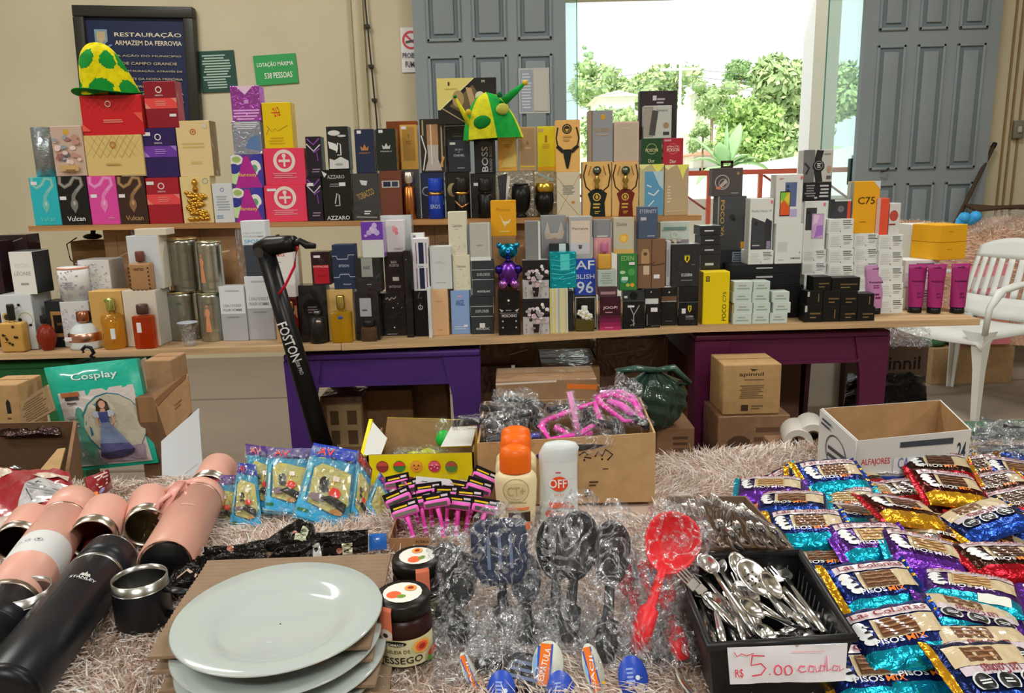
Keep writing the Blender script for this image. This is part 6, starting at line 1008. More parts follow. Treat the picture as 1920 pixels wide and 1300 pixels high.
toypack('blue toy pack with a violet AV header, third from the left and tallest', q((474, 962, 1.12), (510, 968, 1.12), (522, 842, 1.19), (460, 832, 1.19)), 35, '4A2A70')
toypack('blue toy pack with a red AV header, left of the frontmost large one', q((497, 962, 1.105), (562, 968, 1.105), (590, 842, 1.175), (503, 840, 1.175)), 36, '5A5080')
toypack('blue toy pack in front of the others, with a red and yellow toy in it', q((548, 970, 1.085), (650, 1002, 1.085), (673, 846, 1.16), (588, 831, 1.16)), 37, '1E3CA8')
toypack('narrow blue toy pack turned sideways, right of the frontmost large one', q((655, 975, 1.10), (684, 995, 1.10), (698, 880, 1.15), (672, 842, 1.15)), 38, '6A2A30')
toypack('blue toy pack slumped at the right end beside the pink razors', q((680, 955, 1.11), (718, 1004, 1.10), (732, 912, 1.15), (712, 886, 1.15)), 39, toys=False)
def pouch(l, c4, seed, dec=()):
    sheet('foil_pouch', None, c4, 'f:23211F', dec, .008, .003, 12, 8, .0025, seed, label=l, category='pouch', group='black foil pouches')
sk = lambda u, v: [('r', u, v, u + .2, v + .5, 'C0C4A8'), ('m', u + .03, v + .05, u + .18, v + .45, 3, '7A7C6A'), ('e', u - .06, v + .2, .06, .06, 'A87060')]
pouch('black foil pouch with a cream price label, behind the white plate', [G(470, 1030, .72), G(600, 1042, .72), G(588, 985, .75), G(560, 972, .75)], 1, sk(.6, .3))
pouch('black foil pouch with a crinkled white end, nearest the plate rim', [G(490, 1062, .722), G(612, 1050, .72), G(602, 1010, .745), G(520, 1030, .745)], 2, [('r', .8, .1, .95, .9, 'A8A8A4')])
pouch('black foil pouch with a small label, right of the cream labelled one', [G(595, 1046, .715), G(690, 1036, .715), G(690, 993, .745), G(590, 1000, .745)], 3, sk(.5, .0))
pouch('black foil pouch stretching left behind the cardboard corner', [G(365, 1062, .715), G(500, 1050, .715), G(500, 1012, .73), G(370, 1030, .73)], 4, [('p', [(0, 0), (.15, 0), (.1, 1), (0, 1)], 'B8B8B4'), ('e', .5, .6, .05, .05, 'A87060')])
pouch('crumpled black foil pouch beside the black cup, left of the plates', [G(285, 1140, .705), G(380, 1110, .705), G(385, 1040, .735), G(330, 1060, .735)], 5, [('l', [(.2, .5), (.5, .7), (.8, .4)], .06, 'C0A898')])
sheet('foil_pouch', None, [G(690, 1034, .715), G(726, 1030, .715), G(724, 1000, .735), G(690, 1002, .735)], 'k:1C58A8', [('r', 0, 0, .06, 1, 'C8CCD0')], .004, .003, label='bright blue packet end at the upper right corner of the cardboard sheets', category='pouch')
# ------------------------------------------------------------------ yellow box of balls
def wall4(name, parent, c4, m, th=.004, dec=(), inner=None):
    return sheet(name, parent, c4, m, dec, 0, th, 4, 3, 0, back=inner)
yb = P(690, 905, 1.24); fl = P(688, 858, 1.24); frr = P(888, 845, 1.24); x0, x1 = fl.x, frr.x; zt = (fl.z + frr.z) / 2; Y0, Y1 = 1.24, 1.39
t = thing('ball_box', 'open yellow carton printed with coloured smiling balls, left of the kraft box', 'box', ((x0 + x1) / 2, 1.3, ZR))
lo = t.location
def wl(nm_, pts, m, dec=(), inner=None, th=.003):
    o = wall4(nm_, t, pts, m, th, dec, inner); o.location -= lo; return o
V3 = lambda x, y, z: Vector((x, y, z))
balls = []
for i, (u, c1, c2) in enumerate(((.14, '8A2A30', 'B84A38'), (.3, '2E7A3C', 'D83A28'), (.46, 'D88A28', 'E0A038'), (.63, 'B82A50', 'D85A70'), (.79, '4A7A38', 'A84A38'), (.4, '8A2040', '8A2040'))):
    v_ = .62 if i < 5 else .15
    balls += [('e', u, v_, .058, .058, c1), ('p', [(u - .055, v_ + .02), (u + .055, v_ + .02), (u + .035, v_ + .14), (u, v_ + .17), (u - .035, v_ + .14)], c2)] + ([('e', u - .02, v_ + .04, .008, .008, '3A2A1A'), ('e', u + .02, v_ + .04, .008, .008, '3A2A1A'), ('l', [(u - .02, v_ - .06), (u, v_ - .09), (u + .02, v_ - .06)], .006, '3A2A1A')] if i == 2 else [('e', u + dx, v_ + dy, .007, .007, 'E0C0C8') for dx, dy in ((-.02, .05), (.02, .06), (0, 0), (.03, -.04), (-.03, -.05))] if i == 3 else [])
wl('front_panel', [V3(x0, Y0, ZR), V3(x1, Y0, ZR), V3(x1, Y0, zt), V3(x0, Y0, zt)], 'p:E0CC10', balls, 'c:8A6A48')
wl('right_panel', [V3(x1, Y0, ZR), V3(x1, Y1, ZR), V3(x1, Y1, zt), V3(x1, Y0, zt)], 'p:D8C414', (), 'c:8A6A48')
wl('left_panel', [V3(x0, Y1, ZR), V3(x0, Y0, ZR), V3(x0, Y0, zt), V3(x0, Y1, zt)], 'p:D8C414', (), 'c:8A6A48')
bt = P(700, 785, Y1), P(862, 790, Y1)
wl('back_panel', [V3(x0, Y1, ZR), V3(x1, Y1, ZR), V3(x1 - .005, Y1 + .004, bt[1].z), V3(x0 + .012, Y1 + .004, bt[0].z)], 'c:A08058', (), 'p:C8B414')
wl('flap', [P(682, 853, Y0), P(713, 857, Y0), P(726, 822, 1.3), P(696, 788, 1.36)], 'g:C0C2BE', (), 'p:E0CC10')
wl('flap', [P(826, 838, 1.27), P(884, 836, 1.27), P(893, 800, 1.33), P(846, 800, 1.33)], 'g:C0C2BE', (), 'p:E0CC10')
wl('flap', [P(672, 865, Y0 - .005), P(682, 855, Y0), P(698, 786, 1.36), P(692, 786, 1.36)], 'p:E0D018', (), 'p:E0CC10')
for i, (px, py, c, s) in enumerate(((775, 850, 'B8C038', .026), (800, 848, 'A8B42C', .022), (748, 848, '6A6A5A', .02), (820, 852, '8A9048', .02))):
    p = P(px, py, 1.30); tt_ = thing('toy_ball', ['pale yellow ball in crinkled film, centre of the yellow box', 'yellow green ball in crinkled film, right of the pale one', 'dark wrapped ball at the left inside the yellow box', 'olive wrapped ball at the right inside the yellow box'][i], 'ball', (p.x, 1.305 + .01 * (i % 2), p.z - s * .6), group='wrapped balls in the yellow box')
    MB().ball((0, 0, 0), s * .8, 'p:' + c, 14, (1, 1, .8)).build('ball', tt_); b = MB(); b.ball((0, 0, .002), s * 1.1, 's:C8D0B8', 16, (1.2, .9, .8)); b.build('film_wrap', tt_)
p = P(832, 815, 1.36); tt_ = thing('toy_ball', 'clear and bright green capsule toy leaning at the back right of the yellow box', 'ball', p); MB().ball((0, 0, -.008), .016, 'p:20B040', 14).build('ball', tt_); MB().ball((0, 0, .01), .02, 's:C8E0D0', 14, (.8, .8, 1.1)).build('film_wrap', tt_)

# ------------------------------------------------------------------ big kraft box with hangers
Yk = 1.145; xa, xb = P(897, 900, Yk).x, P(1228, 900, Yk).x; zk = P(1226, 812, Yk).z
rim = [V3(xa + .005, Yk + .2, zk), V3(xb + .01, Yk + .2, zk), V3(xb, Yk, zk), V3(xa, Yk, zk - .01)]
mk = [('l', [(.57, .73), (.6, .78), (.62, .74), (.6, .7), (.64, .68)], .008, '2A221C'), ('l', [(.66, .7), (.68, .78), (.7, .7), (.72, .8), (.76, .72), (.73, .64)], .008, '2A221C'), ('e', .6, .66, .006, .006, '2A221C'), ('e', .7, .66, .006, .006, '2A221C'), ('m', .7, .5, .74, .53, 1, '4A3A2C'), ('m', .62, .25, .68, .35, 2, '4A3A2C'), ('m', .6, .1, .64, .22, 3, '3A2E24')]
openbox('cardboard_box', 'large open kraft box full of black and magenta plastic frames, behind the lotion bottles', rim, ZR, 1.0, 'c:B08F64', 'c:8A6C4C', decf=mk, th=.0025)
mg, bk = 'p:E02AA8', 'p:1A1A1E'
def frame_item(l, pts, r, c, nm_='kitchen_rack', film=True):
    c0 = sum((P(*q) for q in pts), Vector()) / len(pts); t = thing(nm_, l, 'kitchenware', c0, group='wrapped plastic frames in the kraft box')
    w = [P(*q) - c0 for q in pts]; MB().tube(w, r, c, 8, flat=.6).build('frame', t)
    if film: b = MB(); b.tube([p + V3(0, -.002, .001) for p in w], [r * 1.7 * (1 + .3 * math.sin(i * 2.3)) for i in range(len(w))], 's:D0D4D8', 8, flat=.8); b.build('film_wrap', t)
loopA = [(1020, 790, 1.2), (1085, 765, 1.22), (1115, 755, 1.24), (1125, 790, 1.2), (1085, 815, 1.17), (1030, 825, 1.16), (1015, 800, 1.18), (1020, 790, 1.2)]
frame_item('magenta plastic frame, front one in the kraft box', loopA, .006, mg)
frame_item('magenta plastic frame leaning at the right inside the kraft box', [(1120, 745, 1.27), (1150, 740, 1.28), (1190, 755, 1.27), (1205, 790, 1.23), (1170, 790, 1.22), (1130, 760, 1.25), (1120, 745, 1.27)], .006, mg)
frame_item('bright pink comb like frame at the back of the kraft box', [(1125, 738, 1.30), (1160, 735, 1.30), (1185, 745, 1.29), (1200, 770, 1.27)], .008, 'p:E86AC0')
frame_item('second bright pink strip in the kraft box, beside the comb like frame', [(1140, 752, 1.27), (1165, 760, 1.26), (1195, 785, 1.24)], .009, 'p:E85ABC')
frame_item('upright clear pink strip crossing the front magenta frame', [(1068, 735, 1.19), (1078, 780, 1.175), (1085, 820, 1.165)], .005, 'p:D88AC0')
frame_item('inner magenta strip lying across the front frame', [(1040, 800, 1.185), (1075, 820, 1.175), (1110, 812, 1.18)], .006, mg)
for i, (a, b_, cc, r) in enumerate((((850, 795, 1.22), (1000, 772, 1.2), (955, 785, 1.21), .009), ((905, 765, 1.3), (1010, 790, 1.24), (960, 770, 1.28), .009), ((925, 748, 1.33), (1020, 762, 1.3), (975, 750, 1.32), .008), ((915, 805, 1.18), (990, 800, 1.18), (950, 795, 1.19), .012), ((985, 755, 1.28), (1015, 800, 1.2), (1005, 775, 1.24), .01), ((1080, 838, 1.15), (1165, 812, 1.17), (1130, 832, 1.155), .011), ((1110, 790, 1.2), (1165, 822, 1.17), (1150, 800, 1.18), .01), ((1150, 790, 1.24), (1218, 800, 1.2), (1190, 785, 1.23), .01), ((910, 830, 1.16), (1010, 830, 1.16), (960, 815, 1.18), .014), ((1030, 770, 1.25), (1110, 775, 1.25), (1070, 762, 1.27), .01), ((1090, 800, 1.21), (1120, 770, 1.25), (1100, 780, 1.24), .009))):
    frame_item(['long black handle sticking out of the kraft box to the left', 'black plastic bar at the back left of the kraft box', 'thin black bar furthest back in the kraft box', 'thick black piece at the left rim of the kraft box', 'bent black piece left of the front magenta frame', 'black bar along the right front rim of the kraft box', 'bent black piece inside the right half of the kraft box', 'black piece at the right wall of the kraft box', 'thick black piece directly behind the orange capped bottles', 'black bar behind the front magenta frame', 'short black strut behind the upright clear strip'][i], [a, cc, b_], r, bk if i != 8 else 'p:141418')
frame_item('deep blue plastic piece between the orange caps and the magenta frame', [(1000, 815, 1.17), (1012, 845, 1.155), (1020, 860, 1.15)], .012, 'p:1C24A0', film=False)
sheet('clear_bag', None, S((1150, 740, 1.31), (1200, 800, 1.28), (1205, 720, 1.33), (1155, 698, 1.34)), 's:C8CCD0', (), .02, .002, 12, 12, .005, 9, label='clear crumpled plastic bag rising from the back of the kraft box', category='bag')
sheet('clear_bag', None, S((925, 790, 1.27), (1010, 800, 1.26), (1010, 735, 1.33), (925, 730, 1.33)), 's:C0C8CC', (), .02, .002, 14, 10, .005, 12, label='clear plastic film over the black pieces at the left of the kraft box', category='bag')

# ------------------------------------------------------------------ lotion bottles
def lotion(l, px, Y, w, capc, body, top_py=None, kind='ct'):
    p = P(px, 900, Y); t = thing('lotion_bottle', l, 'bottle', (p.x, Y, ZR), group='lotion bottles'); r = w / 2; zt = P(px, top_py, Y).z - ZR
    if kind == 'ct':
        hb = zt * .70; MB().lathe([(r * .8, 0), (r * .84, .004), (r * .95, hb * .5), (r, hb * .85), (r * .96, hb * .94), (r * .8, hb)], body, 32, sy=.62).build('body', t)
        MB().lathe([(r * .72, hb), (r * .74, hb + .003), (r * .74, zt * .9), (r * .66, zt * .97), (r * .4, zt)], capc, 28, sy=.75).build('cap', t)
        b = MB(); W, H = r * 1.7, hb; fn = lambda x, y, e: (x - W / 2, -math.sqrt(max(0, 1 - ((x - W / 2) / (r * (.84 + .13 * min(1, y / (hb * .85))))) ** 2)) * r * .62 * (.84 + .15 * min(1, y / (hb * .85))) - e * 2 - .0008, y)
        b.decals([('o', .5, .74, .36, .02, 'A89868'), ('e', .5, .74, .34, .24, 'CDBF96'), ('t', 'CT+', .5, .74, .5, .16, 'A8986C'), ('m', .2, .52, .8, .58, 2, 'A0A078'), ('r', .2, .42, .85, .46, 'D8784A'), ('r', .28, .2, .88, .38, '3A2E24'), ('e', .5, .3, .12, .08, 'C8C0B0'), ('r', .6, .08, .9, .2, 'D8703A')], W, H, fn, True); b.build('label', t)
    else:
        K = 14; v = []; seg = 32
        pr = [(.94, 0), (1, .02), (1, .3), (.97, .55), (.98, .72), (1, .78), (1, .86), (.96, .93), (.8, .98), (.4, 1)]
        b = MB(); 
        for a, z in pr: v += [(r * a * math.cos(2 * math.pi * i / seg) + (.0 if z < .9 else r * .12), r * .55 * a * math.sin(2 * math.pi * i / seg), zt * z) for i in range(seg)]
        f = [(k * seg + i, k * seg + (i + 1) % seg, (k + 1) * seg + (i + 1) % seg, (k + 1) * seg + i) for k in range(len(pr) - 1) for i in range(seg)] + [tuple((len(pr) - 1) * seg + i for i in range(seg))]
        nb = 5 * seg; b.add(v, [q for q in f if min(q) < nb], body, True); b.build('body', t); MB().add(v, [q for q in f if min(q) >= nb], 'p:C4CCCC', True).build('cap', t)
        b = MB(); W, H = r * 1.8, zt * .74; b.decals([('m', .4, .9, .6, .94, 1, 'B84A48'), ('e', .5, .74, .26, .22, 'D8502C'), ('t', 'OFF!', .5, .75, .56, .14, 'E0E0E0'), ('t', 'FAMILY', .5, .57, .3, .04, 'C88A6A'), ('r', .22, .36, .76, .45, 'D8603A'), ('e', .24, .26, .14, .12, 'D8502C'), ('e', .86, .36, .06, .05, 'D8603A'), ('e', .5, .2, .22, .2, 'D8602C'), ('m', .4, .3, .6, .34, 1, '3A3A3A'), ('l', [(.5, .8), (.98, .82)], .008, 'A0A0B8')], W, H, lambda x, y, e: (x - W / 2, -math.sqrt(max(0, 1 - ((x - W / 2) / r) ** 2)) * r * .55 * (.985 if y > H * .5 else 1) - e * 2 - .0012, y), True); b.build('label', t)
lotion('cream lotion bottle with an orange cap, front of three in a line', 967, 1.06, .062, 'p:E06414', 'p:D8CCA4', 836)
lotion('cream lotion bottle with an orange cap, middle of three in a line', 968, 1.10, .062, 'p:E06414', 'p:D8CCA4', 814)
lotion('cream lotion bottle with an orange cap, rearmost of three in a line', 969, 1.14 - .015, .062, 'p:E06414', 'p:D8CCA4', 801)
lotion('white repellent bottle with an orange OFF! oval, right of the orange caps', 1047, 1.07, .057, None, 'p:CCD4D4', 828, 'off')

# ------------------------------------------------------------------ razors
xa, xb = P(728, 1010, .985).x, P(932, 1010, .985).x; zt = P(800, 1009, .985).z
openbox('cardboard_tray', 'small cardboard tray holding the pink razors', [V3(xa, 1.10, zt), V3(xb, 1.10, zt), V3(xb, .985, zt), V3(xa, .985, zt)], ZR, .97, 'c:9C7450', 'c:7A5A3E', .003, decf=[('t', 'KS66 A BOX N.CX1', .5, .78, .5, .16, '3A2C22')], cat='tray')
def razor():
    t = thing('razor', 'x', 'razor', (0, 0, 0), group='pink razors in the cardboard tray')
    MB().box(-.019, .019, -.005, .004, 0, .011, 'p:E65CB8', .003).build('head', t); MB().box(-.016, .016, -.0062, -.005, .003, .008, 'x:A8A8A8').build('blade', t)
    b = MB(); b.tube([(0, 0, 0), (0, .004, -.02), (0, .002, -.06), (0, 0, -.085)], [.006, .0045, .0055, .0045], 'p:E04AAC', 8, flat=.6)
    for i in range(7): b.box(-.003, .003, -.0045 + (0 if i < 3 else .001), 0, -.03 - i * .007, -.028 - i * .007, 'p:F0A0D8')
    b.build('handle', t)
    b = MB(); b.box(-.02, .02, .005, .006, .002, .02, 'm:17171A'); b.decals([('r', .1, .55, .6, .7, 'D8C828'), ('r', .1, .2, .9, .45, 'B8B8B8'), ('r', .65, .6, .9, .8, 'C8C8C8')], .04, .016, lambda x, y, e: (x - .02, .005 - e, .004 + y)); b.build('hang_card', t)
    return t
rz0 = razor(); spots = [(763, 968, 1.035, -18), (821, 952, 1.045, -14), (859, 956, 1.055, 6), (908, 962, 1.04, 20), (790, 952, 1.075, -8), (840, 938, 1.085, 8), (880, 944, 1.075, 14), (750, 945, 1.07, -24), (805, 932, 1.10, -4), (862, 928, 1.11, 10), (770, 925, 1.11, -16), (895, 925, 1.10, 24), (745, 915, 1.125, -20), (905, 905, 1.125, 26)]
nm_ = ['front left pink razor in the tray', 'pink razor with the largest white label, front centre of the tray', 'pink razor just right of the front centre one', 'pink razor leaning out at the right front of the tray', 'pink razor in the second row, left of centre', 'pink razor in the second row, right of centre', 'pink razor in the second row at the right', 'pink razor in the second row at the left edge', 'pink razor in the third row, centre, under the white card strip', 'pink razor in the third row, right of centre', 'pink razor in the third row at the left', 'pink razor in the third row at the right', 'pink razor furthest back at the left of the tray', 'pink razor furthest back at the right, beside the cream bottle']
for i, (px, py, Y, a) in enumerate(spots):
    p = P(px, py, Y - .028); ro = (math.radians(-18 + 4 * (i % 3)), math.radians(a * .8), math.radians(random.uniform(-15, 15)))
    if i == 0: rz0.location = p; rz0.rotation_euler = ro; rz0['label'] = nm_[0]
    else: dup(rz0, p, ro, nm_[i])
sheet('card_strip', None, S((779, 925, 1.08), (903, 940, 1.09), (905, 905, 1.10), (780, 893, 1.09)), 'm:C4C6C8', [('m', .08, .7, .2, .78, 1, '3A3A3A'), ('m', .06, .42, .38, .55, 1, '3A3A3A'), ('p', [(.42, .4), (.45, .65), (.4, .65)], '2A2A2A'), ('m', .5, .42, .8, .55, 1, '3A3A3A'), ('m', .5, .75, .64, .8, 1, '3A3A3A')], .001, .001, label='white card strip with small print lying on the pink razors', category='card')
sheet('card_strip', None, S((880, 905, 1.11), (915, 925, 1.10), (918, 885, 1.13), (888, 878, 1.13)), 'm:1C1C1E', [('r', .1, .4, .8, .55, 'D8C828'), ('r', .2, .65, .9, .75, 'C8C8C8')], .002, .001, label='black and yellow razor card behind the white strip', category='card')

# ------------------------------------------------------------------ wrapped kitchen utensils
def bagtube(parent, pts, rad, seed, c='s:C8CCD2', flat=.55):
    r = random.Random(seed); K = 22; seg = 18; pts = [Vector(p) for p in pts]; v = []
    def at(s):
        s *= len(pts) - 1; i = min(int(s), len(pts) - 2); return pts[i].lerp(pts[i + 1], s - i), i
    def rd(s): s *= len(rad) - 1; i = min(int(s), len(rad) - 2); return rad[i] * (1 - s + i) + rad[i + 1] * (s - i)
    up = Vector((0, -.5, .85))
    for k in range(K + 1):
        p, i = at(k / K); tt_ = (pts[i + 1] - pts[i]).normalized(); a = tt_.cross(up).normalized(); b2 = a.cross(tt_); R_ = rd(k / K)
        for j in range(seg):
            th = 2 * math.pi * j / seg; w = R_ * (1 + .16 * math.sin(th * 3 + k * .9 + seed) + .12 * math.sin(th * 5 - k * 1.7) + r.uniform(-.07, .07)); v.append(p + a * math.cos(th) * w + b2 * math.sin(th) * w * flat)
    f = [(k * seg + j, k * seg + (j + 1) % seg, (k + 1) * seg + (j + 1) % seg, (k + 1) * seg + j) for k in range(K) for j in range(seg)]
    b = MB(); b.add(v, f, c, True); return b.build('clear_bag', parent)
def utensil(l, head, tail, kind, c, hw=.03, hh=.04, bag=True, tag=None, seed=1, hc=None):
    H_, T_ = G(*head), G(*tail); t = thing('kitchen_utensil', l, 'utensil', T_, group='kitchen utensils in clear bags'); H_ = H_ - T_; ax = H_.normalized(); up = Vector((0, -.45, .9)); sd = ax.cross(up).normalized(); nn = sd.cross(ax)
    Mx = Matrix((sd, ax, nn)).transposed().to_4x4(); Mh = Matrix.Translation(H_) @ Mx; b = MB()
    if kind == 'turner':
        v = []; n = 10
        for j in range(n + 1):
            for i in range(n + 1):
                u, w = i / n * 2 - 1, j / n * 2 - 1; a = (1 - .25 * max(0, -w) ** 2) * (1 - .12 * (abs(w) ** 6)); v.append((u * hw * a, w * hh * (1 - .12 * abs(u) ** 6), .003 * u * u))
        f = [(j * (n + 1) + i, j * (n + 1) + i + 1, (j + 1) * (n + 1) + i + 1, (j + 1) * (n + 1) + i) for j in range(n) for i in range(n)]
        o = b.add(v, f, c, True, Mh).build('head', t); s = o.modifiers.new('s', 'SOLIDIFY'); s.thickness = .003
        b = MB(); 
        for i in (-1, 0, 1): b.box(i * hw * .4 - .0018, i * hw * .4 + .0018, -hh * .5, hh * .5, .0035, .0042, 'p:5A6A88', M=Mh)
        b.build('slot', o)
    else:
        v = []; n = 24; K = 8
        for k in range(K + 1):
            a = k / K
            for i in range(n):
                th = 2 * math.pi * i / n; v.append((math.cos(th) * hw * a, math.sin(th) * hh * a * (1 - .12 * math.sin(th) * a), -.014 * (1 - a * a) if kind != 'ladle' else -.03 * (1 - a * a)))
        f = [(k * n + i, k * n + (i + 1) % n, (k + 1) * n + (i + 1) % n, (k + 1) * n + i) for k in range(K) for i in range(n)]
        o = b.add(v, f, c, True, Mh).build('head', t); s = o.modifiers.new('s', 'SOLIDIFY'); s.thickness = .002
    e = H_ - ax * hh * .9; MB().tube([e, e * .8, e * .55, e * .5, e * .25, Vector((0, 0, 0))], [.005, .0055, .006, .0115, .0125, .007], hc or c, 10, flat=.6).build('handle', t)
    if bag: bagtube(t, [H_ + ax * hh * 1.5, H_ + ax * hh * .6, H_ - ax * hh, e * .6, e * .3, -ax * .01], [.012, hw * 1.25, hw * 1.2, hw * .75, .026, .03], seed)
    if tag:
        px, py, z, col, w, h, tx = tag; q = G(px, py, z) - T_; b = MB(); b.lathe([(1, 0), (1, .0012)], 'p:' + ('2A48A8' if col == 'b' else 'B8BCB0'), 28, Matrix.Translation(q) @ Euler((math.radians(52), 0, math.radians(tx[1]))).to_matrix().to_4x4() @ Matrix.Diagonal((w * .88, h * .88, 1, 1)))
        Mt = Matrix.Translation(q) @ Euler((math.radians(52), 0, math.radians(tx[1]))).to_matrix().to_4x4(); Mt2 = Mt
        if col == 'o': dec = [('r', .22, .06, .58, .94, 'D87028'), ('r', .14, .12, .22, .88, '3050B0'), ('r', .58, .06, .64, .94, '3050B0'), ('t', tx[0], .4, .5, .7, .2, 'E0D8D0', 80), ('e', .1, .5, .07, .3, '7AA0C8'), ('e', .8, .2, .1, .08, 'D8A030')]
        else: dec = [('m', .25, .3, .6, .75, 5, '8AA0D8'), ('r', .6, .12, .85, .35, 'C8CCD0'), ('e', .65, .5, .08, .08, 'C8D0E0')]
        W, Hh_ = w * 1.72, h * 1.72; b.decals(dec, W, Hh_, lambda x, y, e: Mt2 @ Vector((x - W / 2, y - Hh_ / 2, .0014 + e)), False, pk='m'); b.build('tag', t)
    return t
nav = 'p:1E2A44'; K_ = 'p:121214'; RD = 'p:D81420'
utensil('dark navy slotted turner in a clear bag, left one of the wrapped utensils', (937, 1035, .80), (946, 1185, .72), 'turner', nav, .031, .036, tag=None, seed=2, hc=K_)
utensil('black serving spoon in a clear bag, behind the one with the orange tag', (1045, 1020, .80), (1040, 1185, .715), 'spoon', K_, .024, .036, seed=5)
utensil('black serving spoon with an orange and white oval tag', (1082, 1015, .81), (1064, 1205, .718), 'spoon', K_, .024, .038, seed=3, tag=(1027, 1247, .725, 'o', .018, .026, ('ESPATULA', -12)))
utensil('brownish black spoon in a clear bag, right of the black serving spoons', (1147, 1030, .80), (1136, 1245, .715), 'spoon', 'p:1E1416', .021, .038, seed=4, hc=K_, tag=(1112, 1255, .72, 'o', .012, .028, ('FACIL', 20)))
utensil('dark wrapped spoon between the navy turner and the serving spoons', (985, 1080, .765), (990, 1215, .71), 'spoon', 'p:22283A', .018, .03, seed=6, hc=K_)
utensil('bright red ladle in a clear bag, tallest of the red utensils', (1262, 1012, .82), (1190, 1225, .718), 'ladle', RD, .03, .034, seed=7, tag=(1187, 1272, .715, 'b', .017, .024, ('', 5)))
utensil('bright red spoon in a clear bag, left of the red ladle', (1178, 1078, .765), (1210, 1225, .712), 'spoon', RD, .016, .026, seed=8)
utensil('bright red utensil leaning right, beside the black basket', (1232, 1090, .765), (1282, 1238, .712), 'turner', RD, .017, .026, seed=9, tag=(1287, 1290, .712, 'o', .017, .018, ('ESCUMADEIRA', 95)))
utensil('black utensil lying across the front, with its orange edged tag', (985, 1262, .712), (895, 1240, .71), 'turner', K_, .02, .03, seed=10, tag=(880, 1262, .712, 'o', .008, .024, ('FACIL', 40)))
utensil('black utensil in a clear bag at the left, beside the jam jars', (862, 1080, .765), (860, 1210, .71), 'spoon', 'p:18191C', .02, .032, seed=11, tag=(940, 1296, .708, 'b', .016, .022, ('', -4)))
utensil('second black utensil at the left, behind the one beside the jars', (838, 1060, .765), (835, 1170, .71), 'spoon', 'p:18191C', .02, .03, seed=12, tag=(1052, 1297, .708, 'b', .016, .022, ('', 8)))
for i, (c4, l) in enumerate((([G(810, 1290, .71), G(880, 1280, .71), G(850, 1150, .73), G(808, 1170, .73)], 'clear crumpled bag on the rug beside the front jam jar'), ([G(870, 1235, .72), G(990, 1230, .72), G(980, 1150, .745), G(880, 1130, .75)], 'clear bag puffed over the left utensil handles'), ([G(1000, 1225, .72), G(1110, 1215, .72), G(1120, 1110, .75), G(1000, 1105, .755)], 'clear bag puffed over the middle utensil handles'), ([G(1180, 1240, .715), G(1330, 1230, .715), G(1290, 1120, .74), G(1185, 1120, .75)], 'clear bag puffed over the red utensil handles'))):
    sheet('clear_bag', None, c4, 's:CCD0D4', (), .014, .003, 16, 14, .0035, 20 + i, label=l, category='bag', group='puffed clear bags')

# ------------------------------------------------------------------ black basket and chrome cutlery
rim = [G(1262, 1046, .775), G(1500, 1038, .775), G(1600, 1196, .775), G(1330, 1214, .775)]
o, rim, bot, c0 = openbox('plastic_basket', 'black plastic basket full of chrome utensils with the price sign', rim, ZR + .004, .86, 'p:121213', 'p:101011', .004, cat='basket')
lp = MB(); rc = [p - c0 for p in rim] ; lp.tube(rc + rc[:2], .005, 'p:1B1B1C', 8); lp.build('rim', o)
rb = MB()
for k in range(4):
    a, b_ = rim[k] - c0, rim[(k + 1) % 4] - c0; a2, b2 = bot[k] - c0, bot[(k + 1) % 4] - c0
    for i in range(1, 12):
        u = i / 12; p, q_ = a.lerp(b_, u) * .955, a2.lerp(b2, u) * .955; p.z = a.z - .012; q_.z = a2.z + .012; rb.tube([p, q_], .0018, 'p:232325', 4)
rb.build('side_ribs', o)
def chrome(l, A, B_, kind, grp, r=.0032, hw=.0155, hh=.024):
    A = Vector(A); B_ = Vector(B_); t = thing('chrome_spoon' if kind != 'fork' else 'chrome_fork', l, 'utensil', B_, group=grp); H_ = A - B_; ax = H_.normalized(); up = Vector((.1, -.4, .9)); sd = ax.cross(up).normalized(); nn = sd.cross(ax); Mh = Matrix.Translation(H_) @ Matrix((sd, ax, nn)).transposed().to_4x4(); b = MB()
    if kind == 'fork':
        b.box(-hw * .6, hw * .6, -hh * .4, hh * .2, -.001, .001, 'h:E0E4E8', .0008, M=Mh)
        for i in range(4): b.box(-hw * .6 + i * hw * .36, -hw * .6 + i * hw * .36 + hw * .13, hh * .2, hh, -.0008, .0008, 'h:E0E4E8', M=Mh)
    else:
        v = []; n = 18; K = 6
        for k in range(K + 1):
            a = k / K; v += [(math.cos(2 * math.pi * i / n) * hw * a, math.sin(2 * math.pi * i / n) * hh * a, -.007 * (1 - a * a)) for i in range(n)]
        o = b.add(v, [(k * n + i, k * n + (i + 1) % n, (k + 1) * n + (i + 1) % n, (k + 1) * n + i) for k in range(K) for i in range(n)], 'h:E4E8EC', True, Mh)
        if kind == 'slot':
            for i in range(-2, 3):
                for j in range(-3, 4):
                    if (i / 2.6) ** 2 + (j / 3.8) ** 2 < 1: b.ball((i * hw * .34, j * hh * .24, -.0045), .0011, 'p:1A1A1C', 6, M=Mh)
    o = b.build('bowl' if kind != 'fork' else 'tines', t)
    if kind != 'fork': s = o.modifiers.new('s', 'SOLIDIFY'); s.thickness = .001
    e = H_ - ax * hh * .85; MB().tube([e, e * .8, e * .4, Vector((0, 0, 0))], [r * .7, r * .8, r * 1.15, r], 'h:DCE0E4', 8, flat=.6).build('handle', t)
zc = lambda x, y: (1220 + x / 3.25, 900 + y / 3.25)
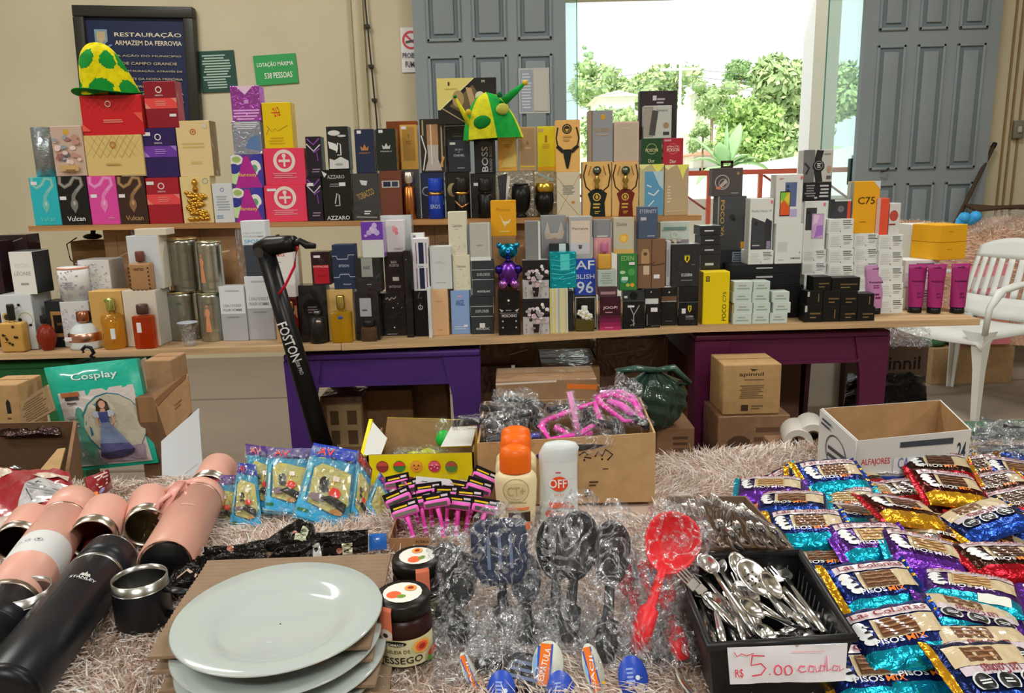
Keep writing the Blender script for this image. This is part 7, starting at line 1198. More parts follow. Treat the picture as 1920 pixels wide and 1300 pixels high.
lst = [((250, 630), (560, 960), 'fork', 'at the far left, tines towards the corner'), ((295, 660), (605, 975), 'fork', 'just inside the leftmost one'), ((280, 540), (625, 960), 'spoon', 'reaching into the upper left corner'), ((350, 510), (645, 950), 'spoon', 'with a red reflection'), ((400, 500), (665, 965), 'spoon', 'right of the red reflecting one'), ((445, 525), (600, 850), 'fork', 'fourth handle from the left at the top'), ((630, 590), (850, 860), 'slot', 'with a large perforated bowl at the centre'), ((550, 630), (690, 960), 'fork', 'under the perforated spoon'), ((580, 690), (900, 930), 'spoon', 'crossing diagonally below the perforated spoon'), ((620, 780), (930, 915), 'spoon', 'short one crossing the middle'), ((760, 600), (1020, 900), 'fork', 'left of the right end pair'), ((800, 565), (1060, 930), 'spoon', 'furthest right against the basket wall'), ((740, 640), (990, 900), 'spoon', 'inside the right end pair'), ((540, 520), (640, 740), 'spoon', 'dark bowled one at the back wall'), ((330, 820), (400, 990), 'spoon', 'short one standing at the front left'), ((380, 740), (440, 990), 'spoon', 'second upright from the front left'), ((450, 800), (525, 990), 'spoon', 'third upright from the front left'), ((300, 700), (360, 960), 'fork', 'half hidden along the left wall'), ((500, 760), (575, 985), 'fork', 'fourth upright from the front left'), ((720, 690), (960, 905), 'spoon', 'under the right end pair'), ((900, 940), (1075, 960), 'slot', 'lying flat in the front right corner'), ((700, 930), (860, 950), 'spoon', 'lying flat at the front centre'), ((1000, 860), (800, 930), 'spoon', 'lying flat with its bowl to the right')]
for i, (h, tl, k, l) in enumerate(lst):
    a, b_ = G(*zc(*h), .785 - .02 * (i > 13) - .012 * (i % 3)), G(*zc(*tl), .742 + .006 * (i % 4)); chrome(f'chrome {"fork" if k == "fork" else "spoon"} in the black basket, {l}', a, b_, k, 'chrome utensils in the black basket', hw=.017 if i == 6 else .0115, hh=.023 if i == 6 else .017, r=.0042)
# sign
Ysg = min(rim[2].y, rim[3].y) - .012
sheet('price_sign', None, [P(1369, 1284, Ysg - .004), P(1585, 1277, Ysg - .004 + .002), P(1589, 1207, Ysg + .003), P(1364, 1216, Ysg)], 'm:C8CAD0', [('l', [(.3, .78), (.2, .79), (.19, .5), (.27, .56), (.31, .42), (.27, .26), (.19, .24)], .013, 'D03458')] + [('e', .345, .26, .006, .006, 'D03458')] + [('l', [(u + .032 * math.cos(t_ * .7), .38 + .13 * math.sin(t_ * .7)) for t_ in range(10)], .011, 'D03458') for u in (.41, .495)] + [('l', [(a * .96, b_) for a, b_ in q], .011, 'D04870') for q in ([(.66, .48), (.62, .5), (.6, .4), (.63, .32), (.67, .36)], [(.74, .46), (.7, .5), (.69, .36), (.73, .34), (.75, .48), (.76, .32), (.79, .36)], [(.84, .46), (.8, .5), (.79, .36), (.83, .34), (.85, .75), (.86, .32), (.89, .38)], [(.95, .46), (.91, .5), (.9, .36), (.94, .34), (.96, .48), (.97, .32), (1, .4)])] + [('t', 'R$', .07, .38, .07, .24, 'C82848'), ('l', [(.04, .96), (.06, .84), (.1, .9), (.14, .86), (.2, .92)], .008, 'C84A60'), ('m', .5, .9, .85, .94, 1, 'D890A0')], .0, .001, 12, 4, .0006, label='white paper price sign with 5,00 cada in pink marker on the basket', category='sign')
# cardboard tray of cutlery behind
rim = [G(1250, 930, .765), G(1398, 930, .765), G(1488, 1026, .765), G(1296, 1030, .765)]
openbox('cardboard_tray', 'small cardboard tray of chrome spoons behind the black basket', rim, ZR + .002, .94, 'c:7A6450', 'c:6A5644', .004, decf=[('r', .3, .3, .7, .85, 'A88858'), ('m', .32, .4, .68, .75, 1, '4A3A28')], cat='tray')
l2 = [((225, 300), (205, 150), 'far left'), ((320, 300), (255, 150), 'second from the left'), ((335, 310), (308, 170), 'third from the left'), ((395, 130), (395, 290), 'with its big bowl upwards at the back'), ((325, 125), (385, 245), 'dark bowl upwards at the back left'), ((430, 290), (455, 140), 'left of the crossing pair'), ((505, 285), (480, 150), 'crossing pair, left one'), ((440, 310), (505, 150), 'crossing pair, right one'), ((620, 320), (525, 175), 'leaning right behind the crossing pair'), ((720, 320), (550, 150), 'long one leaning to the right'), ((640, 300), (545, 170), 'under the long right leaning one'), ((785, 325), (590, 190), 'furthest right, flat bowled'), ((300, 360), (240, 250), 'bowl resting in the front left corner'), ((470, 360), (420, 250), 'bowl in the front row, left of centre'), ((560, 370), (520, 260), 'bowl in the front row, centre'), ((650, 370), (600, 260), 'bowl in the front row, right of centre'), ((380, 385), (340, 270), 'bowl near the front rim, left'), ((720, 385), (660, 270), 'bowl near the front rim, right'), ((800, 375), (740, 290), 'bowl in the front right corner'), ((520, 395), (480, 300), 'lowest bowl against the front rim')]
for i, (h, tl, l) in enumerate(l2):
    a, b_ = G(*zc(*h), .768 + .005 * (i % 4)), G(*zc(*tl), (.825 if i not in (3, 4) else .76))
    if i in (3, 4): a, b_ = G(*zc(*h), .82), G(*zc(*tl), .76)
    chrome('chrome spoon in the cardboard tray, ' + l, a, b_, 'spoon', 'chrome spoons in the cardboard tray', hw=.0125, hh=.017, r=.0042)
sheet('clear_bag', None, [G(1240, 1000, .76), G(1290, 1020, .77), G(1290, 945, .80), G(1250, 940, .79)], 's:D0D4D8', (), .012, .002, 10, 10, .004, 41, label='clear bag crumpled above the red ladle at the cutlery tray corner', category='bag')

# ------------------------------------------------------------------ foil wrapped alfajores
def packet(base, flank, crimpL, crimpR, back=False, cake=('5A3820', '8A6448'), mix='D87020', sticker=False):
    b = MB(); nx, ny = 26, 16; LX, LY, HZ = .054, .040, .012; rr_ = random.Random(len(MATS))
    def h(u, v):
        a = max(0, 1 - abs(u / .86) ** 5) if abs(u) < .86 else 0; q = max(0, 1 - abs(v) ** 4.5) ** .6
        return HZ * a ** .5 * q + .0005 * math.sin(u * 21 + v * 9) * q + (.0012 * math.sin(v * 26) if abs(u) > .86 else 0)
    wy = lambda u: 1 + (.08 * (abs(u) - .8) / .2 if abs(u) > .8 else 0) + .03 * math.sin(u * 13)
    top = [(u * LX, v * LY * wy(u), h(u, v)) for v in [j / ny * 2 - 1 for j in range(ny + 1)] for u in [i / nx * 2 - 1 for i in range(nx + 1)]]
    n = len(top); botv = [(x, y, -h(x / LX, max(-1, min(1, y / LY))) * .7 - .0006) for x, y, z in top]; v = top + botv; Q = lambda i, j: j * (nx + 1) + i; F_ = {}
    for j in range(ny):
        for i in range(nx):
            u, w = (i + .5) / nx * 2 - 1, (j + .5) / ny * 2 - 1
            c = crimpL if u < -.84 else crimpR if u > .84 else flank if w < -.44 else base
            F_.setdefault(c, []).append((Q(i, j), Q(i + 1, j), Q(i + 1, j + 1), Q(i, j + 1))); F_.setdefault(flank if abs(u) < .84 else crimpL, []).append(tuple(n + k for k in (Q(i, j), Q(i, j + 1), Q(i + 1, j + 1), Q(i + 1, j))))
    ed = [Q(i, 0) for i in range(nx)] + [Q(nx, j) for j in range(ny)] + [Q(i, ny) for i in range(nx, 0, -1)] + [Q(0, j) for j in range(ny, 0, -1)]
    F_.setdefault(flank, []).extend([(ed[k], ed[k] + n, ed[(k + 1) % len(ed)] + n, ed[(k + 1) % len(ed)]) for k in range(len(ed))])
    for c, fs in F_.items(): b.add(v, fs, c, True)
    W, H = .088, .050
    fn = lambda x, y, e: (x - W / 2, y - .0185, h((x - W / 2) / LX, (y - .0185) / LY) + e + .0007)
    if not back:
        dec = [('r', .25, .2, .98, .68, 'B8A888'), ('r', .02, .72, .98, .93, 'C8BCC0')] + [('e', u, v_, .075, .05, 'D4D8D8') for u, v_ in ((.1, .6), (.1, .46), (.13, .32), (.15, .18))] + [('e', .18, v_, .05, .018, '1A1A2A') for v_ in (.54, .4, .26)] + [('t', 'Las Colonias', .5, .825, .86, .15, '7A2430'), ('r', .3, .22, .72, .64, cake[0]), ('t', 'PISOS', .34, .1, .32, .13, 'E0E0E0'), ('t', 'MIX', .64, .1, .22, .13, mix), ('r', .31, .53, .71, .57, cake[1]), ('r', .31, .3, .71, .34, cake[1]), ('r', .31, .42, .71, .46, cake[1])]
    else:
        dec = [('r', .02, .5, .98, .95, 'B8A888'), ('r', .2, .58, .6, .9, cake[0]), ('r', .22, .66, .58, .7, cake[1]), ('r', .22, .78, .58, .82, cake[1]), ('r', .05, .3, .95, .48, 'B8ACB4'), ('t', 'Las Colonias', .5, .39, .8, .13, '7A2430', 180)] + [('e', u, .14, .12, .12, 'C0C4C4') for u in (.2, .48, .76)] + [('e', u, .14, .1, .1, '16181C') for u in (.2, .48, .76)] + [('m', u - .07, .08, u + .07, .2, 2, 'C8CCCC') for u in (.2, .48, .76)]
    b.decals(dec, W, H, fn, True, eps=.00017, pk='k')
    if sticker: b.decals([('r', .55, 0, .9, 1, 'C8CCC4')], W, .014, lambda x, y, e: (x - W / 2, y - .034, h((x - W / 2) / LX, (y - .034) / LY) + e + .0008), True)
    o = b.build('wrapped_cake'); o['category'] = 'cake'; o['group'] = 'foil wrapped layer cakes'; return o
BL, TE, PU, RE, BR, GO, DB = 'f:2044A0', 'f:18A0C0', 'f:6A34A8', 'f:B01828', 'f:4A2C1C', 'f:D8A028', 'f:1A2A58'
var = {'b': packet('f:1A2858', BL, GO, TE), 't': packet('f:203070', TE, GO, BL), 'p': packet('f:54307C', TE, PU, PU, cake=('B89860', '8A5A38'), mix='D0C0E0', sticker=True), 'v': packet('f:4A2870', PU, TE, PU, cake=('B0905C', '7A5030'), mix='D0C0E0'), 'r': packet('f:4A1C18', GO, RE, RE, cake=('3E2418', '7A5038')), 'n': packet('f:3A2218', RE, RE, GO, cake=('3A2216', '6A4630')), 'k': packet('f:182450', BL, GO, DB, True), 'q': packet('f:3A2460', TE, PU, PU, True, sticker=True), 'w': packet('f:A8A4A0', BL, GO, TE, cake=('B09868', '8A6A40'))}
cn = {'b': 'deep blue', 't': 'teal and blue', 'p': 'purple and teal, stickered', 'v': 'violet', 'r': 'brown and gold', 'n': 'red and brown', 'k': 'blue, face down', 'q': 'purple, face down', 'w': 'pale and blue'}
used = {}
pk = [(1445, 916, 'v', 1, -25), (1561, 890, 't', 1, -8), (1535, 918, 'b', 0, -10), (1485, 945, 'b', 1, -12), (1681, 890, 'w', 0, -12), (1759, 872, 'n', 1, -16), (1826, 880, 'n', 0, -12), (1780, 912, 'r', 1, -8), (1868, 910, 'n', 0, -8), (1640, 925, 'w', 0, -12), (1706, 921, 'n', 0, -8), (1580, 942, 'w', 0, -8), (1692, 956, 'r', 1, -6), (1600, 968, 't', 0, -6), (1517, 988, 't', 1, -10), (1845, 972, 'k', 1, -4), (1637, 1015, 'p', 1, -10), (1735, 1036, 'v', 1, -20), (1544, 1056, 'b', 0, -8), (1885, 1050, 'n', 1, 8), (1908, 942, 'n', 0, -10), (1660, 1058, 'b', 0, -14), (1645, 1099, 't', 1, -6), (1566, 1106, 'b', 0, -10), (1819, 1107, 'p', 1, -18), (1826, 1165, 'q', 1, -8), (1708, 1085, 'b', 0, -20), (1755, 1130, 'v', 0, -16), (1683, 1190, 't', 1, -3), (1607, 1222, 'b', 0, -4), (1767, 1228, 'b', 0, -12), (1640, 1262, 't', 0, -3), (1722, 1258, 't', 0, -5), (1853, 1225, 'q', 1, -2), (1868, 1268, 'k', 1, 0), (1905, 1140, 'p', 0, -14), (1912, 1093, 'v', 0, -20), (1915, 1203, 'p', 0, -25), (1745, 1165, 'b', 0, -25), (1790, 1005, 'r', 0, -6), (1730, 990, 'k', 0, 5), (1860, 1010, 'r', 0, -4), (1570, 1018, 'b', 0, 0), (1800, 1062, 'r', 0, 10), (1590, 1150, 't', 0, 12), (1800, 945, 'n', 0, -4), (1915, 990, 'b', 0, -8), (1600, 900, 'n', 0, 4), (1480, 905, 'b', 0, 14), (1720, 858, 'w', 0, -6), (1500, 918, 'p', 0, 5), (1852, 848, 'w', 0, 5), (1905, 885, 't', 0, 0), (1925, 1255, 'b', 0, -10), (1690, 1000, 'w', 0, -12)]
def where(px, py):
    a = 'left' if px < 1560 else 'centre left' if px < 1660 else 'centre' if px < 1740 else 'centre right' if px < 1830 else 'right'
    b_ = 'back' if py < 910 else 'upper' if py < 985 else 'middle' if py < 1080 else 'lower' if py < 1190 else 'front'
    return b_, a
rows_ = {}
for i, (px, py, k, top, a) in enumerate(pk):
    z = .717 + (.024 if top else 0); p = G(px, py + 6, z); src = var[k]
    o = src if k not in used else src.copy()
    if k in used: COL.objects.link(o)
    used[k] = 1; o.location = p; o.rotation_euler = (math.radians(random.uniform(0, 20)), math.radians(random.uniform(-14, 14)), math.radians(a + random.uniform(-13, 13)))
    key = where(px, py) + (cn[k],); rows_.setdefault(key, []).append((o, px, py))
od = {1: [''], 2: ['left one', 'right one'], 3: ['leftmost', 'middle one', 'rightmost']}
for (b_, a, c), L in rows_.items():
    L.sort(key=lambda q: q[1])
    for i, (o, px, py) in enumerate(L): o['label'] = f'{c} foil cake packet, {b_} {a} of the heap' + (', ' + od[len(L)][i] if len(L) > 1 else '')
for k, o in var.items():
    if k not in used: bpy.data.objects.remove(o)
# ------------------------------------------------------------------ alfajores carton, plastic heap
rim = [G(1540, 766, .81), G(1764, 750, .81), G(1822, 806, .80), G(1608, 827, .785)]
openbox('cardboard_box', 'open white printed carton reading ALFAJORES, behind the cake packets', rim, ZR - .002, .97, 'm:BDBDBA', 'c:A5835B', .003, decf=[('t', 'ALFAJORES', .17, .56, .26, .15, 'B83038'), ('t', '24', .93, .66, .08, .3, '2A3A48'), ('m', .3, .75, .85, .95, 1, '3A4048'), ('r', .33, .3, .72, .62, 'C8CACC'), ('t', 'CA', .42, .52, .1, .2, '5A6A98'), ('l', [(.5, .48), (.55, .56), (.6, .47), (.64, .55)], .01, '5A6A98'), ('m', .34, .1, .7, .2, 1, '6A3038')])
A, B_ = G(1540, 766, .81), G(1608, 827, .785); 
sheet('printed_side', None, [V3(A.x - .004, A.y - .006, ZR), V3(B_.x - .004, B_.y - .006, ZR), B_ + V3(-.004, -.004, 0), A + V3(-.004, -.004, 0)], 'm:BDBDBA', [('o', .5, .5, .28, .02, '3A3A40'), ('r', .3, .5, .8, .56, '2A2A30'), ('r', .3, .38, .8, .44, '2A2A30'), ('r', .32, .25, .78, .31, '2A2A30'), ('m', .1, .8, .4, .95, 2, '3A4048')], 0, .002, 4, 4, 0) .parent = [o for o in COL.objects if o.get('label', '').startswith('open white printed carton')][0]
_p = [o for o in COL.objects if o.get('label', '').startswith('open white printed carton')][0]
for o in _p.children: o.location = o.location - _p.location
sheet('clear_bag', None, [G(1815, 880, .72), G(1960, 890, .72), G(1960, 800, .76), G(1800, 800, .75)], 's:B8BCC0', [('m', .1, .2, .9, .9, 6, '4A4C50')], .03, .004, 18, 14, .006, 51, label='heap of clear silvery plastic packets at the back right of the rug', category='bag')
sheet('clear_bag', None, [G(1840, 830, .75), G(1960, 860, .74), G(1960, 790, .78), G(1850, 790, .78)], 's:C8CCD0', [('m', .2, .3, .8, .7, 2, '2A2C30')], .02, .004, 14, 12, .006, 52, label='clear plastic packet with dark print on top of the silvery heap', category='bag')
MB().box(-.12, .12, -.03, .03, -.02, .0, 'm:3A5A44').build('green_tray', loc=G(1880, 798, .72), label='flat green tray edge behind the silvery plastic heap', category='tray')
# ------------------------------------------------------------------ costume bag
Yc = 1.86; q4 = [P(140, 884, Yc - .06), P(297, 868, Yc - .06), P(255, 672, Yc), P(82, 690, Yc)]
t = thing('costume_bag', 'teal costume bag reading Cosplay with a picture of a girl in a ball gown', 'bag', sum(q4, Vector()) / 4)
dec = [('r', .0, .0, 1, .0, '16A890')] * 0 + [('t', 'Cosplay', .54, .87, .5, .085, 'D0E8E0'), ('p', [(.08, .04), (.95, .03), (.93, .76), (.1, .74)], 'B8B0AC'), ('p', [(.1, .05), (.45, .04), (.35, .5), (.12, .4)], '6A8A84'), ('e', .3, .35, .07, .3, '4A8A78'), ('e', .64, .4, .34, .37, '2A6A78'), ('e', .65, .4, .325, .355, 'AAA592'), ('p', [(.4, .06), (.9, .05), (.92, .2), (.4, .16)], '8A7A88'), ('r', .14, .7, .34, .74, '9C5A34'), ('r', .18, .665, .33, .695, '2A2A2A'), ('m', .18, .62, .32, .65, 1, '3A3A3A'), ('m', .14, .4, .3, .52, 3, '8A8A86'),
       ('p', [(.52, .63), (.57, .66), (.63, .62), (.65, .54), (.5, .54)], '2A1C18'), ('e', .575, .6, .035, .045, 'B88A74'), ('p', [(.55, .56), (.6, .56), (.605, .53), (.545, .53)], 'B88A74'), ('e', .5, .51, .04, .04, 'A8B0C0'), ('e', .65, .51, .04, .04, 'A8B0C0'), ('p', [(.52, .53), (.63, .53), (.62, .43), (.53, .43)], '3A4478'), ('l', [(.5, .49), (.49, .42), (.53, .4)], .02, 'B88A74'), ('l', [(.66, .49), (.68, .44), (.63, .4)], .02, 'B88A74'),
       ('p', [(.53, .43), (.62, .43), (.82, .16), (.7, .1), (.5, .09), (.42, .12)], '6A7A98'), ('p', [(.46, .24), (.78, .22), (.82, .16), (.7, .1), (.5, .09), (.42, .12)], '4A4A74'), ('p', [(.43, .15), (.82, .17), (.8, .13), (.7, .1), (.5, .09), (.42, .12)], '2E2A44')]
o = sheet('bag_front', t, q4, 'k:14A48C', dec, .02, .02, 14, 14, .0016, 61, back='k:148A74'); o.location -= t.location
hk = [P(*q_, Yc) - t.location for q_ in ((178, 672), (170, 668), (176, 662), (170, 652), (160, 650), (154, 656), (157, 662))]
MB().tube(hk, .0045, 'p:121214', 8).build('hook', t)
# ------------------------------------------------------------------ scooter
Ys = 1.95; top = P(497, 470, Ys); bt = P(606, 838, Ys - .02)
t = thing('electric_scooter', 'black folding scooter standing between the tables, its stem printed FOSTON', 'scooter', (bt.x, bt.y, 0))
lo = t.location; blk = 'p:0F0F11'
dirn = (bt - top).normalized(); foot = bt + dirn * .32
MB().tube([top - lo, top.lerp(bt, .5) - lo, bt - lo], [.023, .024, .026], blk, 16).build('stem', t)
MB().tube([bt - lo, foot - lo], [.034, .03], blk, 14).build('folding_joint', t)
zf = foot.z - lo.z; fx = foot.x - lo.x
MB().lathe([(.06, -.02), (.1, -.02), (.1, .02), (.06, .02)], 'p:1A1A1C', 28, Matrix.Translation((fx + .02, 0, .1)) @ Matrix.Rotation(math.pi / 2, 4, 'X')).build('front_wheel', t)
MB().box(fx + .05, fx + .75, -.07, .07, .09, .13, blk, .01).build('deck', t)
MB().lathe([(.06, -.02), (.1, -.02), (.1, .02), (.06, .02)], 'p:1A1A1C', 28, Matrix.Translation((fx + .82, 0, .1)) @ Matrix.Rotation(math.pi / 2, 4, 'X')).build('rear_wheel', t)
hp = [P(*q_, Y) - lo for q_, Y in (((478, 468), Ys), ((505, 462), Ys), ((535, 458), Ys - .01), ((552, 457), Ys - .02))]
b = MB(); b.tube(hp, [.014, .026, .022, .02], blk, 14); b.build('head_unit', t)
b = MB(); b.decals([('e', .5, .5, .5, .5, '3A3634')], .026, .026, lambda x, y, e: P(491, 472, Ys) - lo + V3(x - .013, -.029 - e, y - .013)); b.build('round_badge', t)
gp = [P(*q_, Ys - .02) - lo for q_ in ((552, 458), (562, 452), (575, 460), (592, 462))]
MB().tube(gp, [.012, .008, .010, .006], 'p:17171A', 10).build('brake_lever', t); MB().tube([P(522, 448, Ys) - lo, P(520, 440, Ys) - lo], .005, blk, 8).build('bell_knob', t)
MB().tube([P(512, 505, Ys + .02) - lo, P(500, 520, Ys + .03) - lo, P(513, 470, Ys + .03) - lo], .003, blk, 6).build('cable', t)
# text along the stem
a, c = P(528, 610, Ys - .048), P(558, 682, Ys - .048); ax = (c - a).normalized(); L = (c - a).length * 1.0; nrm = V3(0, -1, .0); sdv = ax.cross(nrm).normalized()
tv, tf = text_mesh('FOSTON'); b = MB(); mid = a.lerp(c, .45)
pos = lambda x, y: mid + ax * (x * L) - sdv * (y * .026) - lo
b.add([pos(x, y) + V3(0, .002 + (abs(y * .026) ** 2) * 18, 0) for x, y in tv], tf, 'm:C8C8C8')
tv, tf = text_mesh('S08 PRO'); m2 = a.lerp(c, 1.12); b.add([m2 + ax * (x * .035) - sdv * (y * .010) - lo + V3(0, .001, 0) for x, y in tv], tf, 'm:A0A0A0'); b.build('lettering', t)
MB().tube([P(557, 462, Ys - .03), P(552, 500, Ys - .04), P(535, 535, Ys - .045), P(523, 552, Ys - .04)], .0035, 'p:C81838', 6).build('red_cord', label='thin red cord looped from the scooter handle to its stem', category='cord')
# ------------------------------------------------------------------ cartons on the floor
def fc(label, x0, x1, yt, yb, Y, d, c='c:97734F', dec=(), ground=True, z0=None, rz=0, name='cardboard_box', group='cardboard boxes on the floor', flap=False, shift=0):
    a, b_ = P(x0, (yt + yb) / 2, Y), P(x1, (yt + yb) / 2, Y); W = b_.x - a.x; zt = P((x0 + x1) / 2, yt, Y).z; zb = 0 if ground else (z0 if z0 is not None else P((x0 + x1) / 2, yb, Y).z); H = zt - zb
    hv = max(.02, min(1, (zt - P(x0, yb, Y).z) / H)); m = MB(); m.box(-W / 2, W / 2, 0, d, 0, H, c, .004)
    dd = []
    for q_ in dec:   # remap v to the visible top part
        q_ = list(q_); f_ = lambda v_: 1 - (1 - v_) * hv
        if q_[0] == 'r': q_[2] = f_(q_[2]); q_[4] = f_(q_[4])
        elif q_[0] == 'm': q_[2] = f_(q_[2]); q_[4] = f_(q_[4])
        elif q_[0] == 't': q_[3] = f_(q_[3]); q_[5] = q_[5] * hv
        elif q_[0] in 'eo': q_[2] = f_(q_[2])
        elif q_[0] in 'pl': q_[1] = [(u, f_(v_)) for u, v_ in q_[1]]
        dd.append(tuple(q_))
    m.decals(dd, W, H, pk='m'); m.box(-W / 2, W / 2, d / 2 - .001, d / 2 + .001, H, H + .0008, 'm:6A4E34')
    o = m.build(name, loc=((a.x + b_.x) / 2, Y, zb), rot=(0, 0, math.radians(rz)), label=label, category='box', group=group)
    if flap:
        h = .09; MB().add([(-W / 2, 0, H), (W / 2, 0, H), (W / 2 + .01, -.06, H + h), (-W / 2 + .01, -.06, H + h), (-W / 2, .004, H), (W / 2, .004, H), (W / 2 + .01, -.056, H + h), (-W / 2 + .01, -.056, H + h)], [(0, 1, 2, 3), (7, 6, 5, 4), (0, 3, 7, 4), (1, 5, 6, 2), (3, 2, 6, 7)], c).build('flap', o)
    return zt
fc('cardboard box with a small dark bottle mark at the far left under the green table', -30, 38, 722, 806, 1.80, .1, 'c:A8875C', [('p', [(.62, .35), (.74, .35), (.74, .6), (.68, .68), (.62, .6)], '2A2620'), ('m', .6, .2, .76, .28, 1, '5A4A38')])
sheet('cardboard_flap', None, S((38, 806, 1.80), (102, 770, 1.70), (88, 722, 1.72), (38, 755, 1.80)), 'c:A08866', [('m', .1, .1, .9, .9, 9, '8A7454')], 0, .004, label='printed cardboard flap standing open between the bottle marked box and the costume bag', category='cardboard')
zq = P(60, 892, 1.42).z
openbox('cardboard_box', 'dark open cardboard box at the far left edge below the others', [V3(-1.35, 1.68, zq + .03), V3(P(150, 830, 1.68).x, 1.68, zq + .03), V3(P(128, 890, 1.42).x, 1.42, zq), V3(-1.35, 1.42, zq)], .3, .95, 'c:7A5C40', 'c:5A422C', .004, 'cardboard boxes on the floor')
sheet('cardboard_flap', None, S((55, 905, 1.40), (105, 905, 1.40), (122, 840, 1.46), (108, 842, 1.46)), 'c:A88A60', [], 0, .004, label='small tan flap of the dark open box at the far left', category='cardboard')
sheet('beaded_strip', None, S((0, 818, 1.66), (112, 815, 1.66), (112, 800, 1.68), (0, 802, 1.68)), 'f:3A2A28', [], .004, .004, 12, 3, .003, 71, label='dark glittering wrapped strip between the two left boxes', category='packet')
fc('brown cardboard box standing behind the costume bag', 275, 326, 676, 780, 2.0, .1, 'c:9C7A58')
sheet('cardboard_flap', None, S((316, 830, 1.78), (357, 775, 1.72), (350, 702, 1.72), (285, 738, 1.80)), 'c:B08C66', [('p', [(0, .85), (.9, 1), (1, 1), (.95, .9), (.05, .72)], '8A6040'), ('m', .5, .4, .8, .55, 2, 'A8704C')], 0, .005, label='tall tan cardboard flap leaning right of the costume bag', category='cardboard')
fc('dark brown cardboard box under the tall tan flap', 262, 316, 745, 900, 1.81, .1, 'c:6A4E36', [('r', .1, .7, .7, 1, '8A6A48')])
sheet('white_panel', None, S((305, 935, 1.66), (384, 935, 1.66), (372, 766, 1.72), (302, 828, 1.72)), 'm:C8CED2', [('l', [(.3, .25), (.9, .4)], .006, '9AA0A4')], 0, .006, label='white cardboard panel leaning at the back edge of the rug', category='cardboard')
# under the purple table
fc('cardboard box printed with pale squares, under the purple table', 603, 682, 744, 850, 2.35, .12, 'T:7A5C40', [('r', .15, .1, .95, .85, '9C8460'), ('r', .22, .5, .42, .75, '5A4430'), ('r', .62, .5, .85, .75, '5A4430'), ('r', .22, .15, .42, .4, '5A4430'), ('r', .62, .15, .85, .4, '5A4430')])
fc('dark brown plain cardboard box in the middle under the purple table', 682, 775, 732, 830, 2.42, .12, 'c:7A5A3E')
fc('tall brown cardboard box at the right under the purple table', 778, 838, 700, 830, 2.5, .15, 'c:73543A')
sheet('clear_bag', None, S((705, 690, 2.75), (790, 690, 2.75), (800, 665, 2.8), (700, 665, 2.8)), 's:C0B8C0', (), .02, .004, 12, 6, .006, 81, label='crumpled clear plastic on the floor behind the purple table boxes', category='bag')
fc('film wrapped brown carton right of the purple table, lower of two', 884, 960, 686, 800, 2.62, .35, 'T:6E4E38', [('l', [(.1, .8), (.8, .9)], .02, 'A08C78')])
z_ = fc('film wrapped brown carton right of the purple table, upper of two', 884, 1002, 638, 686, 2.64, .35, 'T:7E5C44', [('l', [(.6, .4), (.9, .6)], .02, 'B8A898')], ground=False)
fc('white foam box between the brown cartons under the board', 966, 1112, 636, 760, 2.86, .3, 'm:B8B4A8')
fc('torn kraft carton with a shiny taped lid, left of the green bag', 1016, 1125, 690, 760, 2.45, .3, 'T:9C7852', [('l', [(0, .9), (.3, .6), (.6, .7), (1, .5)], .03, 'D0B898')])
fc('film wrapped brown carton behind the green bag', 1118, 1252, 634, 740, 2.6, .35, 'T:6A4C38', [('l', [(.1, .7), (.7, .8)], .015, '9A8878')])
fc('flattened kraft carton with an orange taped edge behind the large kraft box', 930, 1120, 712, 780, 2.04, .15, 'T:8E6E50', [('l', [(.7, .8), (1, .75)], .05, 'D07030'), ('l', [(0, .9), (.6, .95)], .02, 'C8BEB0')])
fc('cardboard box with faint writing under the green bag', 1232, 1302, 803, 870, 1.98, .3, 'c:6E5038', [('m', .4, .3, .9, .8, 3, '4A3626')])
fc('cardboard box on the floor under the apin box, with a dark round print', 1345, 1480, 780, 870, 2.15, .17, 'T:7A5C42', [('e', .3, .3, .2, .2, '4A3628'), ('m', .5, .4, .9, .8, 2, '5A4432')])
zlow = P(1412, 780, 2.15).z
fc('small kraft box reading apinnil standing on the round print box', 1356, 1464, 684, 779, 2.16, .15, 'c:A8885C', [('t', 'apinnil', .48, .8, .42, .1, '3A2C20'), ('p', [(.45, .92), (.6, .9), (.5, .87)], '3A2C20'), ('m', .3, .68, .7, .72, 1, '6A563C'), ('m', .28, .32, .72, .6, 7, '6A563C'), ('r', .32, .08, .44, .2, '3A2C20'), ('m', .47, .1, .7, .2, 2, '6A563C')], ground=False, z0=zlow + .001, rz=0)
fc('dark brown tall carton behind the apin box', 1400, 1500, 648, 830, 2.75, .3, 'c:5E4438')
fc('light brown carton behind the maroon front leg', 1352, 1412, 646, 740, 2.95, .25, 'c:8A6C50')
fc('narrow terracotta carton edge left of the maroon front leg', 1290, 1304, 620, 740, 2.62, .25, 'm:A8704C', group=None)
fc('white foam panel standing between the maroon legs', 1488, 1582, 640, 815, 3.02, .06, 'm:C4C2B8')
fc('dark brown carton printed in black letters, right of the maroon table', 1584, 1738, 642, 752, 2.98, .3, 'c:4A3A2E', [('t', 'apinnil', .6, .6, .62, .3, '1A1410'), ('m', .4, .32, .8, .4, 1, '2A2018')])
sheet('plastic_bag', None, S((1582, 764, 2.6), (1738, 752, 2.7), (1735, 705, 2.8), (1590, 700, 2.8)), 'f:17171A', [], .03, .01, 12, 8, .006, 83, label='black plastic bag slumped before the dark printed carton', category='bag')
sheet('clear_bag', None, S((1664, 648, 2.9), (1748, 650, 2.9), (1745, 616, 3.0), (1660, 614, 3.0)), 's:D0D0D8', (), .03, .004, 12, 8, .008, 84, label='clear plastic bag on top of the dark printed carton', category='bag')
fc('kraft box behind the chair legs, with a green cloth on it', 1748, 1900, 652, 716, 4.3, .3, 'c:A08460', [('l', [(.3, 0), (.3, 1)], .01, '7A6244')])
